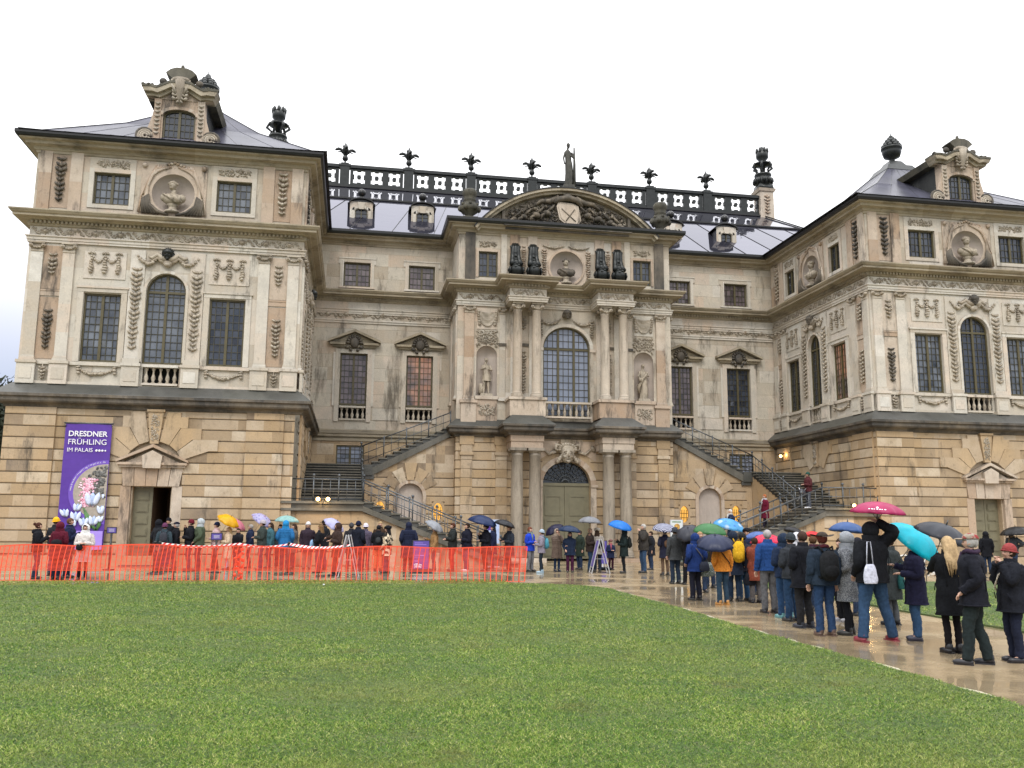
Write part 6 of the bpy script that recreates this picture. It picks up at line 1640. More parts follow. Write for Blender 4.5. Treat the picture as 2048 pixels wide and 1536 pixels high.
figure_statue('niche_statue', 'weathered statue in a long draped robe in the niche right of the great window', (4.385, YR + .12, 8.75), 1.95, 'marble', kind='draped')
figure_statue('roof_statue', 'dark standing female statue on top of the curved pediment', (.15, YR, 20.75), 2.45, plain('statue_grey', (.05, .048, .038), .7, var=.5, scale=4), kind='nude').scale = (.8, .8, 1.03)
def bust(loc, rz, label, sc=1.0, turn=.3, mat='marble', coat=None):
    T = thing('bust', label, 'bust', loc, rz); m = MB(); m.smooth = True; s = sc
    m.lathe((0, 0), [(.26 * s, 0), (.26 * s, .06 * s), (.14 * s, .12 * s), (.12 * s, .22 * s), (.2 * s, .28 * s)], 14, .7); m.build('socle', mat, T)
    m = MB(); m.smooth = True
    m.ell((0, -.02 * s, .48 * s), (.36 * s, .2 * s, .22 * s), 0, True, .6)
    for q in (-1, 1): m.ell((q * .27 * s, -.02 * s, .52 * s), (.14 * s, .15 * s, .15 * s), 0, True)
    for q in range(8): m.tube([(-.32 * s + .06 * q * s, -.16 * s, .62 * s - .02 * q * s), (-.1 * s + .04 * q * s, -.24 * s, .48 * s), (.1 * s + .03 * q * s, -.2 * s, .33 * s)], .028 * s, 6)
    m.build('torso', coat or mat, T); m = MB(); m.smooth = True
    m.tube([(0, 0, .6 * s), (0, 0, .80 * s)], [.10 * s, .085 * s], 10, .6); c = (-turn * .06 * s, -.03 * s, .93 * s); m.ell(c, (.125 * s, .14 * s, .165 * s), 0, True, .7)
    m.ell((c[0] - turn * .1 * s, c[1] - .14 * s, c[2] - .01), (.025 * s, .045 * s, .05 * s)); m.ell((c[0] - turn * .08 * s, c[1] - .12 * s, c[2] - .09 * s), (.05 * s, .04 * s, .03 * s)); m.build('head', mat, T)
    m = MB(); m.smooth = True
    for q in range(16): a = 2 * math.pi * q / 16; m.ell((c[0] + .13 * s * math.cos(a), c[1] + .02 * s + .13 * s * math.sin(a) * .8, c[2] + .09 * s + .02 * s * math.sin(a * 3)), (.05 * s, .05 * s, .055 * s))
    m.ell((c[0], c[1] + .03 * s, c[2] + .09 * s), (.135 * s, .14 * s, .12 * s), 0, True); m.build('hair', coat or mat, T)
bust((-AX, .02, 15.18), 0, 'laurelled stone bust in the draped round niche of the left pavilion', 1.32, .5)
bust((AX, .02, 15.18), 0, 'helmeted stone bust in the round niche of the right pavilion front', 1.32, .4)
bust((13.78, 5.5, 15.18), R_(-90), 'stone bust in the round niche on the inner side of the right pavilion', 1.32, -.4)
bust((0, YR + .02, 15.02), 0, 'dark draped bust with pale face in the niche under the curved pediment', 1.28, .2, 'marble', 'sooty')
# ================================================================ grass blades on the lawns
def grass(name, label, xr, yr, seed, right, left=None, dens=1.0):
    rg = np.random.RandomState(seed); cx, cy = -11.235, -39.812
    N = 1250000; u = rg.rand(N); d = 6.6 * (30 / 6.6) ** u          # log-distributed distance from the lens side of the lawn
    ang = rg.uniform(-.62 + .17, .60 + .17, N); keep = rg.rand(N) < dens; d, ang = d[keep], ang[keep]
    x = cx + d * np.sin(ang); y = cy + d * np.cos(ang)
    ok = (y > yr[0]) & (y < yr[1]) & (x > xr[0]) & (x < xr[1])
    x, y, d = x[ok], y[ok], d[ok]
    ys = np.linspace(-45, -12, 400); rr = np.array([right(v) for v in ys]); ok = x < np.interp(y, ys, rr) + rg.normal(0, .03, len(x))
    if left is not None: ok &= x > left
    x, y, d = x[ok], y[ok], d[ok]; n = len(x)
    z = -0.27 * np.clip((-12 - y) / 16, 0, 1.4) + .03
    cl = np.sin(x * 1.9 + np.sin(y * 1.3) * 2) * np.sin(y * 2.3 + x * .7) + .6 * np.sin(x * 5.1 + y * 3.7) * np.sin(y * 6.1 - x * 2.2)
    h = (.012 + .020 * rg.rand(n) ** 1.5 + .004 * cl) * (.8 + d * .012); w = .0020 * (1 + d * .11); a = rg.rand(n) * 6.283; lx = rg.normal(0, .03, n) ; ly = rg.normal(0, .03, n)
    v = np.empty((n, 3, 3)); v[:, 0] = np.stack([x - w * np.cos(a), y - w * np.sin(a), z], 1); v[:, 1] = np.stack([x + w * np.cos(a), y + w * np.sin(a), z], 1); v[:, 2] = np.stack([x + lx, y + ly, z + h], 1)
    me = bpy.data.meshes.new(name); me.vertices.add(n * 3); me.vertices.foreach_set('co', v.reshape(-1)); me.loops.add(n * 3); me.loops.foreach_set('vertex_index', np.arange(n * 3, dtype=np.int32))
    me.polygons.add(n); me.polygons.foreach_set('loop_start', np.arange(0, n * 3, 3, dtype=np.int32)); me.polygons.foreach_set('loop_total', np.full(n, 3, dtype=np.int32)); me.update(calc_edges=True)
    t = np.clip(.46 + .09 * cl + rg.normal(0, .30, n), 0, 1); at = me.attributes.new('tone', 'FLOAT', 'FACE'); at.data.foreach_set('value', t.astype(np.float32))
    me.materials.append(MATS['blade']); o = bpy.data.objects.new(name, me); COL.objects.link(o); print(name, n)
    return tag(o, label, 'grass', kind='stuff')
mt, nt, b = nodes_mat('blade')
at = nt.nodes.new('ShaderNodeAttribute'); at.attribute_name = 'tone'
c = ramp(nt, [(0, (.018, .045, .006)), (.3, (.068, .158, .018)), (.65, (.20, .30, .042)), (.85, (.38, .43, .10)), (1, (.56, .53, .22))], at.outputs['Fac'])
nn = noise(nt, .5, 4); c = mix(nt, mrange(nt, nn, .45, .68, 0, .45), c, (.21, .22, .065)); n5 = noise(nt, .9, 5, rough=.7); c = mix(nt, mrange(nt, n5, .58, .72, 0, .55), c, (.20, .155, .06)); n6 = noise(nt, .33, 4); c = mix(nt, mrange(nt, n6, .40, .60, 0, .45), c, mix(nt, .5, c, (.06, .15, .03))); nt.links.new(c, b.inputs['Base Color']); b.inputs['Roughness'].default_value = .7
b.inputs['Specular IOR Level'].default_value = .12; MATS['blade'] = mt
grass('grass_blades', 'short wet grass blades covering the big front lawn', (-45, -4), (-40, -11.9), 5, l_right)
grass('grass_blades_beside_path', 'short grass growing on the right patch behind the queue', (.62, 30), (-38, -13.1), 6, lambda y: 40, .63, dens=.5)
m = MB(); m.smooth = True; m.ell((0, 0, 0), (.03, .03, .02)); tag(m.build('paper_scrap', 'white_print', None), 'tiny white scrap lying on the lawn', 'litter').location = (-11.9, -14.6, .06)
# ================================================================ people
SKIN = plain('skin', (.50, .30, .22), .55, var=.1, scale=30)
def _w(x, y, z): return .5 * math.sin(9 * x + 13 * z + 3 * y) + .3 * math.sin(23 * z - 11 * x + 7 * y) + .2 * math.sin(31 * x + 17 * y - 19 * z)
def catm(R, k):
    """resample rings with a smooth curve"""
    out = []; n = len(R)
    for i in range(n - 1):
        p0, p1, p2, p3 = R[max(i - 1, 0)], R[i], R[i + 1], R[min(i + 2, n - 1)]
        for q in range(k):
            t = q / k; out.append(tuple(.5 * (2 * b + (c - a) * t + (2 * a - 5 * b + 4 * c - d) * t * t + (3 * b - a - 3 * c + d) * t ** 3) for a, b, c, d in zip(p0, p1, p2, p3)))
    out.append(tuple(R[-1])); return out
def loft(mb, rings, seg=20, k=4, wr=.0, rib=None, cap=(True, True), sq=.85, ph=0.0):
    """rings (cx, cy, z, rx, ry) stacked; wr wrinkle depth, rib=(pitch, depth) quilting"""
    R = catm(rings, k); b = len(mb.v); sm = mb.smooth; mb.smooth = True
    for cx, cy, z, rx, ry in R:
        for i in range(seg):
            a = 2 * math.pi * i / seg; c, s_ = math.cos(a), math.sin(a)
            x = math.copysign(abs(c) ** sq, c); y = math.copysign(abs(s_) ** sq, s_)
            f = wr * _w(x + ph, y, z * 1.6 + ph)
            if rib: f += rib[1] * (abs(math.sin(math.pi * z / rib[0])) ** .6 - .6)
            mb.v.append(mb.F(cx + x * (rx + f), cy + y * (ry + f), z))
    n = len(R)
    for j in range(n - 1):
        for i in range(seg): i2 = (i + 1) % seg; mb.face([b + j * seg + i, b + j * seg + i2, b + (j + 1) * seg + i2, b + (j + 1) * seg + i], .5)
    if cap[0]: mb.face([b + i for i in range(seg)], .5)
    if cap[1]: mb.face([b + (n - 1) * seg + i for i in range(seg)], .5)
    mb.smooth = sm
def sleeve(mb, pts, rads, k=5, wr=.008, rib=None, seg=12, ph=0.0):
    R = catm([tuple(p) + (r,) for p, r in zip(pts, rads)], k); P = [Vector(r[:3]) for r in R]; rr = [r[3] for r in R]; b = len(mb.v); n = len(P); prev = None; sm = mb.smooth; mb.smooth = True; run = 0
    for i, p in enumerate(P):
        t = (P[min(i + 1, n - 1)] - P[max(i - 1, 0)]).normalized()
        if i: run += (P[i] - P[i - 1]).length
        x = t.cross(Vector((1, .3, .1))).normalized() if prev is None else (prev - t * prev.dot(t)).normalized()
        prev = x; y = t.cross(x)
        for q in range(seg):
            a = 2 * math.pi * q / seg; f = wr * _w(math.cos(a) + ph, math.sin(a), run * 3 + ph)
            if rib: f += rib[1] * (abs(math.sin(math.pi * run / rib[0])) ** .6 - .6)
            v = p + (x * math.cos(a) + y * math.sin(a)) * (rr[i] + f); mb.v.append(mb.F(v.x, v.y, v.z))
    for i in range(n - 1):
        for q in range(seg): j = (q + 1) % seg; mb.face([b + i * seg + q, b + i * seg + j, b + (i + 1) * seg + j, b + (i + 1) * seg + q], .5)
    mb.face([b + q for q in range(seg)], .5); mb.face([b + (n - 1) * seg + q for q in range(seg)], .5); mb.smooth = sm
def sbox(mb, c, r, p=.5, hi=True):
    V, Fs = ico()[0 if hi else 1]; b = len(mb.v); sm = mb.smooth; mb.smooth = True
    for q in V:
        m_ = max(abs(q.x), abs(q.y), abs(q.z)); f = (1 / m_) ** p
        mb.v.append(mb.F(c[0] + q.x * f * r[0], c[1] + q.y * f * r[1], c[2] + q.z * f * r[2]))
    for f in Fs: mb.face([b + i for i in f], .5)
    mb.smooth = sm
ARMS = {'down': ((.235, -.03, 1.13), (.245, .05, .88)), 'pocket': ((.265, -.07, 1.14), (.20, .12, .97)), 'front': ((.235, .0, 1.12), (.07, .24, 1.14)),
        'phone': ((.22, .04, 1.13), (.06, .29, 1.28)), 'face': ((.22, .12, 1.20), (.06, .17, 1.46)), 'hold': ((.24, .05, 1.13), (.14, .25, 1.27)),
        'raise': ((.33, .10, 1.50), (.20, .14, 1.76)), 'back': ((.24, -.12, 1.14), (.05, -.17, 1.0)), 'fold': ((.245, .05, 1.14), (-.08, .20, 1.17))}
def ik(sh, tgt, l1=.285, l2=.265):
    sh, tgt = Vector(sh), Vector(tgt); d = tgt - sh; L = min(d.length, l1 + l2 - .01); d.normalize(); tgt = sh + d * L
    a = (l1 * l1 - l2 * l2 + L * L) / (2 * L); h = math.sqrt(max(0, l1 * l1 - a * a)); dn = Vector((math.copysign(.6, sh.x), -.4, -1)); dn = (dn - d * dn.dot(d)).normalized()
    return tuple(sh + d * a + dn * h), tuple(tgt)
LEGS = {'stand': ((.10, .02, 0), (.10, -.01, 0)), 'step': ((.09, .13, 0), (.12, -.12, .0)), 'wide': ((.20, .02, 0), (.34, .06, 0)), 'close': ((.07, .03, 0), (.08, 0, 0)), 'cross': ((.03, .12, 0), (.10, -.03, 0)), 'down': ((.1, .16, -.0), (.1, -.08, .16))}
def person(x, y, z, h, face, label, coat=(.02, .025, .05), clen=.80, puffy=False, trou=(.03, .05, .10), shoes=(.03, .03, .03), head='short', hair=(.05, .03, .02), hc=(.02, .02, .03),
           arms=('down', 'down'), legs='stand', bulk=1.0, pattern=None, slim=1.0, target=None, lean=0.0, skirt=None, strap=None, scarf=None, headturn=0.0, legw=1.0, accent=None):
    bulk *= 1.10; face += rnd.uniform(-9, 9); rz = R_(face - 90); s = h / 1.745; lx_, ly_ = rnd.uniform(-.022, .022), rnd.uniform(-.02, .012)
    T = thing('person', label, 'person', (x, y, z), rz, 'people queuing outside the palace'); T.scale = (s, s, s)
    clen += rnd.uniform(-.015, .015); ph = rnd.random() * 9
    # joints
    L = []
    for sd, (lx, ly, lz) in zip((-1, 1), LEGS[legs]):
        hip = (sd * .09, 0, .90); ank = (sd * lx, ly, .085 + lz); mid = Vector(hip).lerp(Vector(ank), .47) + Vector((0, .03 if ly >= 0 else .05, 0)); L.append((hip, tuple(mid), ank, (sd * (lx + .03), ly + .13, .04 + lz)))
    A = []
    Mi = Matrix.Translation((x, y, z)) @ Matrix.Rotation(rz, 4, 'Z') @ Matrix.Scale(s, 4); Mv = Mi.inverted()
    for i, sd in enumerate((-1, 1)):
        sh = (sd * .175, -.005, 1.40); ar = arms[i]
        if isinstance(ar, tuple):      # world target
            t = Mv @ Vector(ar); el, wr_ = ik(sh, t)
        else:
            e, w = ARMS[ar]; el, wr_ = (sd * e[0], e[1], e[2]), (sd * w[0], w[1], w[2])
        A.append((sh, el, wr_))
    # body: one continuous skin surface grown over the joints
    bm = bmesh.new(); sk = bm.verts.layers.skin.verify()
    def v(p, r, root=False):
        q = bm.verts.new(p); q[sk].radius = (r, r) if not isinstance(r, tuple) else r; q[sk].use_root = root; return q
    def e(a, b): bm.edges.new((a, b))
    pel = v((0, 0, .93), .12, True); sp_ = v((0, 0, 1.12), .115); ch = v((0, 0, 1.30), .13); nb = v((0, -.01, 1.45), .06); nk = v((0, .0, 1.51), .05); jw = v((0, .018, 1.565), .062); hd = v((0, .01, 1.63), .082); cr_ = v((0, 0, 1.69), .06)
    for a, b in ((pel, sp_), (sp_, ch), (ch, nb), (nb, nk), (nk, jw), (jw, hd), (hd, cr_)): e(a, b)
    no = v((0, .105, 1.60), .013); e(hd, no)
    for sd in (-1, 1): er = v((sd * .088, -.005, 1.61), .016); e(hd, er)
    for (hip, kn, an, to) in L:
        lw = min(1, legw); a = v(hip, .075 * lw); b = v(kn, .050 * lw); c = v(an, .038 * lw); d = v(to, .020); e(pel, a); e(a, b); e(b, c); e(c, d)
    for sd, (sh, el, wr_) in zip((-1, 1), A):
        a = v(sh, .055); b = v(el, .04); c = v(wr_, .026); e(ch, a); e(a, b); e(b, c)
        d = (Vector(wr_) - Vector(el)).normalized(); side = d.cross(Vector((0, 0, 1))); side = side.normalized() if side.length > .2 else Vector((0, 1, 0)); nrm = d.cross(side)
        pm = v(Vector(wr_) + d * .055, .026); e(c, pm)
        for k, (o_, ln) in enumerate(((-.030, .060), (-.011, .072), (.010, .068), (.030, .052))):
            f1 = v(Vector(wr_) + d * (.085) + side * o_, .0095); f2 = v(Vector(wr_) + d * (.085 + ln * .55) + side * o_ * 1.05 + nrm * .012, .0085); f3 = v(Vector(wr_) + d * (.085 + ln * .8) + side * o_ + nrm * (.035), .007); e(pm, f1); e(f1, f2); e(f2, f3)
        t1 = v(Vector(wr_) + d * .05 - side * .042, .011); t2 = v(Vector(wr_) + d * .085 - side * .05 + nrm * .02, .009); e(pm, t1); e(t1, t2)
    me = bpy.data.meshes.new('body'); bm.to_mesh(me); bm.free(); me.materials.append(SKIN)
    bo = bpy.data.objects.new('body', me); COL.objects.link(bo); bo.parent = T
    sm_ = bo.modifiers.new('skin', 'SKIN'); sm_.use_smooth_shade = True; ss = bo.modifiers.new('sub', 'SUBSURF'); ss.levels = 1; ss.render_levels = 1
    # trousers
    tm = MB()
    if legw > 0:
        loft(tm, [(0, 0, .84, .165 * slim, .115 * slim), (0, 0, .92, .172 * slim, .125 * slim), (0, 0, 1.02, .155 * slim, .115 * slim)], 20, 3)
        for (hip, kn, an, to) in L:
            w = legw
            sleeve(tm, [(hip[0], hip[1], .92), tuple(Vector(hip).lerp(Vector(kn), .5)), kn, tuple(Vector(kn).lerp(Vector(an), .5) + Vector((0, -.015, 0))), (an[0], an[1], an[2] - .02)], [.098 * w, .090 * w, .072 * w, .068 * w, .066 * w], 6, .010, None, 14, ph)
        tm.build('trousers', cloth(trou), T)
    for (hip, kn, an, to) in L:
        sm2 = MB(); sbox(sm2, (an[0] * .5 + to[0] * .5, an[1] + .055, an[2] - .045), (.048, .135, .042), .35); sbox(sm2, (an[0], an[1] - .01, an[2] + .0), (.052, .062, .078), .3)
        sm2.box(an[0] - .045, an[0] + .055, an[1] - .075, an[1] + .17, an[2] - .085, an[2] - .065)
        sm2.build('shoe', plain('shoe_%02d%02d%02d' % tuple(int(c * 99) for c in shoes), shoes, .4, var=.2), T)
    # coat
    cm = MB(); b = bulk; rib = (.085, .012) if puffy else None; fl = 1.0 + .12 * max(0, .85 - clen); wr = .007 if puffy else .015
    rg = []
    if clen < .78: rg += [(0, 0, clen, .205 * b * fl * slim, .155 * b * fl * slim), (0, 0, .80, .195 * b * slim, .145 * b * slim)]
    else: rg += [(0, 0, clen, .185 * b * slim, .14 * b * slim)]
    rg += [(0, 0, .95, .188 * b, .14 * b), (0, 0, 1.10, .172 * b, .128 * b), (0, .005, 1.25, .195 * b, .140 * b), (0, 0, 1.36, .205 * b, .135 * b), (0, -.005, 1.43, .165 * b, .11 * b), (0, -.005, 1.475, .095, .09), (0, 0, 1.52, .078, .080)]
    if rg[0][2] >= .94: rg = rg[:1] + rg[2:]
    loft(cm, rg, 26, 5, wr, rib, ph=ph)
    for sh, el, wr_ in A:
        sv = Vector(sh); wv = Vector(wr_); ev = Vector(el)
        sleeve(cm, [tuple(sv + Vector((-.03 * math.copysign(1, sh[0]), 0, .0))), tuple(sv.lerp(ev, .35)), tuple(ev), tuple(ev.lerp(wv, .5)), tuple(wv)], [.082 * b, .076 * b, .062 * b, .056 * b, .048 * b], 5, wr, rib, 14, ph)
    hz = rg[0][2]; hx, hy = rg[0][3], rg[0][4]
    cm.smooth = True
    cm.tube([(hx * 1.0 * math.copysign(abs(math.cos(a)) ** .85, math.cos(a)), hy * 1.0 * math.copysign(abs(math.sin(a)) ** .85, math.sin(a)), hz + .012) for a in [i * math.pi / 10 for i in range(21)]], .011, 6, caps=False)
    for sd in (-1, 1):
        cm.tube([(sd * .13 * b, .137 * b, 1.02), (sd * .165 * b, .105 * b, .92)], .008, 5)
        cm.tube([(sd * .165, -.045, 1.42), (sd * .15 * b, -.115 * b, 1.30), (sd * .135 * b, -.125 * b, 1.12), (sd * .13 * b, -.13 * b, .98)], .0065, 5)
    cm.tube([(0, .075, 1.50), (0, .112 * b, 1.40), (0, .150 * b, 1.22), (0, .142 * b, 1.05), (0, hy * 1.01, hz + .03)], .007, 5)
    for (sh, el, wr_) in A: d_ = (Vector(wr_) - Vector(el)).normalized(); cm.tube([tuple(Vector(wr_) - d_ * .03), tuple(Vector(wr_) + d_ * .005)], [.052 * b, .050 * b], 12)
    cmat = cloth(coat, pattern=pattern)
    co = cm.build('coat', cmat, T)
    if skirt:
        k2 = MB(); loft(k2, [(0, 0, skirt[3], .19, .15), (0, 0, clen + .05, .17, .13)], 20, 5, .008); k2.build('skirt', cloth(skirt[:3]), T)
    # head wear and hair
    def cap_shell(name, c, r, mat, keep, rot=0):
        V, Fs = ico()[0]; m_ = MB(); m_.smooth = True; P = [(c[0] + q.x * r[0], c[1] + q.y * r[1], c[2] + q.z * r[2]) for q in V]; m_.v = list(P)
        for f in Fs:
            ce = [sum(P[i][k] for i in f) / 3 for k in range(3)]
            if keep(*ce): m_.face(list(f), .5)
        o = m_.build(name, mat, T); o.modifiers.new('sub', 'SUBSURF').render_levels = 1; so = o.modifiers.new('thick', 'SOLIDIFY'); so.thickness = .012; return o
    hm = cloth(hair)
    face_in = lambda x_, y_, z_: not (y_ > .045 and z_ < 1.668 + .0 * x_ and z_ > 1.4)
    if head in ('short', 'long', 'bun', 'cap', 'beanie', 'furhat', 'hat', 'bald', 'pony'):
        if head != 'bald': cap_shell('hair', (0, -.008, 1.635), (.094, .108, .108), hm, lambda x_, y_, z_: face_in(x_, y_, z_) and z_ > 1.56)
        if head in ('long', 'furhat') or (head == 'beanie' and hair[0] > .2):
            m_ = MB(); loft(m_, [(.02, -.15, 1.24, .07, .03), (0, -.15, 1.34, .12, .045), (0, -.115, 1.42, .125, .06), (0, -.06, 1.55, .105, .07), (0, -.03, 1.66, .088, .08)] if hair[0] > .4 else [(0, -.06, 1.30, .10, .04), (0, -.085, 1.42, .11, .05), (0, -.06, 1.55, .10, .06), (0, -.03, 1.66, .088, .08)], 18, 4, .014)
            if hair[0] > .4:
                for i in range(26): a = (i / 25 - .5) * 2.4; x1 = .12 * math.sin(a) + rnd.uniform(-.02, .02); m_.tube([(.095 * math.sin(a), -.02 - .09 * math.cos(a), 1.68), (.11 * math.sin(a), -.05 - .09 * math.cos(a), 1.5), (x1, -.12 - .07 * math.cos(a), 1.32), (x1 * .8, -.16, 1.17 + rnd.uniform(-.06, .08))], [.012, .016, .014, .004], 5)
            m_.build('hair', hm, T)
        if head == 'bun': m_ = MB(); m_.smooth = True; m_.ell((0, -.12, 1.68), (.05, .045, .05), 0, True); m_.build('hair', hm, T)
    if head == 'beanie':
        cap_shell('beanie', (0, -.012, 1.655), (.104, .117, .120), cloth(hc, pattern='plaid' if .2 < hc[0] < .3 and hc[1] < .1 else None), lambda x_, y_, z_: z_ > 1.632 + .22 * (y_ if y_ > 0 else y_ * .3) )
        m_ = MB(); m_.tube([(.103 * math.cos(a), -.012 + .117 * math.sin(a), 1.638 + .02 * math.sin(a)) for a in [i * math.pi / 8 for i in range(17)]], .012, 7, caps=False); m_.build('beanie_cuff', cloth(hc), T)
    if head == 'furhat': m_ = MB(); m_.smooth = True; [m_.ell((.10 * math.cos(a), -.01 + .115 * math.sin(a), 1.70 + .02 * math.sin(a * 3)), (.04, .04, .05)) for a in [i * math.pi / 7 for i in range(14)]]; m_.ell((0, -.01, 1.72), (.10, .11, .075), 0, True); m_.build('fur_hat', cloth(hc), T)
    if head in ('cap', 'hat'):
        cap_shell('cap', (0, -.008, 1.675), (.104, .118, .085), cloth(hc, pattern=('plaid' if head == 'cap' and hc[0] > .2 else None)), lambda x_, y_, z_: z_ > 1.665)
        m_ = MB()
        if head == 'cap': m_.smooth = True; m_.ell((0, .125, 1.672), (.075, .075, .012), 0, True)
        else:
            m_.smooth = True; k = 24; bb = len(m_.v)
            for i in range(k):
                a = 2 * math.pi * i / k; up_ = .045 * abs(math.cos(a)) ** 2
                m_.v.append((.10 * math.cos(a), -.008 + .115 * math.sin(a), 1.675)); m_.v.append((.205 * math.cos(a), -.008 + .20 * math.sin(a), 1.675 + up_ - .01))
            for i in range(k): j = (i + 1) % k; m_.face([bb + 2 * i, bb + 2 * j, bb + 2 * j + 1, bb + 2 * i + 1], .5)
        m_.build('brim', cloth(hc), T)
    if head == 'hood':
        cap_shell('hood', (0, -.014, 1.612), (.124, .148, .142), cloth(hc if hc else coat, pattern=pattern), lambda x_, y_, z_: not (y_ > .075 and abs(x_) < .085 and z_ < 1.715))
        m_ = MB(); loft(m_, [(0, -.01, 1.40, .135, .115), (0, -.01, 1.48, .125, .115), (0, -.015, 1.54, .118, .12)], 18, 3, .008, cap=(False, False)); m_.build('hood_collar', cloth(hc if hc else coat, pattern=pattern), T)
        cap_shell('hair', (0, -.008, 1.635), (.094, .106, .104), hm, lambda x_, y_, z_: face_in(x_, y_, z_) and z_ > 1.56)
    else:
        m_ = MB(); loft(m_, [(0, -.012, 1.43, .115, .10), (0, -.015, 1.49, .095, .09), (0, -.012, 1.535, .088, .085)], 16, 3, .006, cap=(False, False)); m_.build('collar', cmat, T)
        if accent == 'hooddown': m_ = MB(); m_.smooth = True; m_.ell((0, -.12, 1.45), (.13, .07, .08), 0, True); m_.build('hood', cmat, T)
    if scarf: m_ = MB(); m_.tube([(.085 * math.cos(a), -.005 + .085 * math.sin(a), 1.50 + .01 * math.sin(3 * a)) for a in [i * math.pi / 8 for i in range(17)]], .034, 8, caps=False); m_.tube([(.03, .09, 1.49), (.04, .14, 1.35), (.05, .15, 1.18)], [.04, .04, .03], 8); m_.build('scarf', cloth(scarf), T)
    if strap:
        m_ = MB(); b2 = bulk
        m_.tube([(-.12 * b2, -.06, 1.45), (-.05, -.155 * b2, 1.30), (.10, -.155 * b2, 1.12), (.20 * b2, -.06, .98), (.21 * b2, .04, .95)], .014, 6); m_.tube([(-.12 * b2, -.06, 1.45), (-.10 * b2, .05, 1.46), (-.02, .155 * b2, 1.28), (.12, .15 * b2, 1.1), (.21 * b2, .04, .95)], .014, 6); m_.build('strap', cloth(strap), T)
    # face: eyes and mouth where the face can be seen
    fx, fy = math.cos(R_(face)), math.sin(R_(face)); cx_, cy_ = -11.2 - x, -39.8 - y; cl_ = math.hypot(cx_, cy_)
    if (fx * cx_ + fy * cy_) / cl_ > -.35:
        for sd in (-1, 1): m_ = MB(); m_.smooth = True; m_.ell((sd * .032, .082, 1.625), (.011, .008, .007)); m_.build('eye', plain('eye', (.02, .015, .012), .3), T)
        m_ = MB(); m_.smooth = True; m_.ell((0, .080, 1.553), (.022, .010, .006)); m_.build('mouth', plain('lips', (.30, .10, .08), .5), T)
    return T, Mi
def backpack(M, col, label, loc=(0, -.22, 1.20), r=(.145, .085, .22), name='backpack', cat='backpack', straps=True, group=None):
    o_ = M @ Vector(loc); T = thing(name, label, cat, o_, M.to_euler().z, group); T.scale = M.to_scale(); m = MB(); sbox(m, (0, 0, 0), r, .45); m.build('bag', cloth(col), T)
    if name == 'backpack':
        m = MB(); sbox(m, (0, -r[1] * .8, -r[2] * .35), (r[0] * .75, r[1] * .45, r[2] * .42), .45); m.build('pocket', cloth(tuple(c * .8 for c in col)), T)
        m = MB(); m.tube([(-.05, 0, r[2] * .95), (0, -.01, r[2] * 1.15), (.05, 0, r[2] * .95)], .01, 6); m.build('handle', cloth(tuple(c * .6 for c in col)), T)
    if straps and name == 'backpack':
        m = MB()
        for q in (-1, 1): m.tube([(q * .09, .03, r[2] * .9), (q * .12, .12, r[2] + .06), (q * .135, .24, r[2] + .03), (q * .15, .34, 0), (q * .17, .24, -.12), (q * .12, .05, -r[2] * .8)], .018, 6)
        m.build('strap', cloth(tuple(c * .7 for c in col)), T)
    return T
def handbag(pos, rz, col, label, r=(.15, .06, .12), hang=.25, pattern=None, cat='bag', name='bag'):
    T = thing(name, label, cat, pos, rz); m = MB(); R = [(0, 0, -r[2] * 2, r[0] * .9, r[1]), (0, 0, -r[2] * 1.5, r[0], r[1] * 1.2), (0, 0, -r[2] * .5, r[0] * .85, r[1]), (0, 0, 0, r[0] * .55, r[1] * .4)]; loft(m, R, 16, 4, .006, sq=.6); m.build('bag', cloth(col, pattern=pattern), T)
    m = MB(); m.tube([(-r[0] * .5, 0, -.02), (-.03, 0, hang), (.03, 0, hang), (r[0] * .5, 0, -.02)], .009, 6); m.build('handle', cloth(tuple(c * .8 for c in col)), T); return T
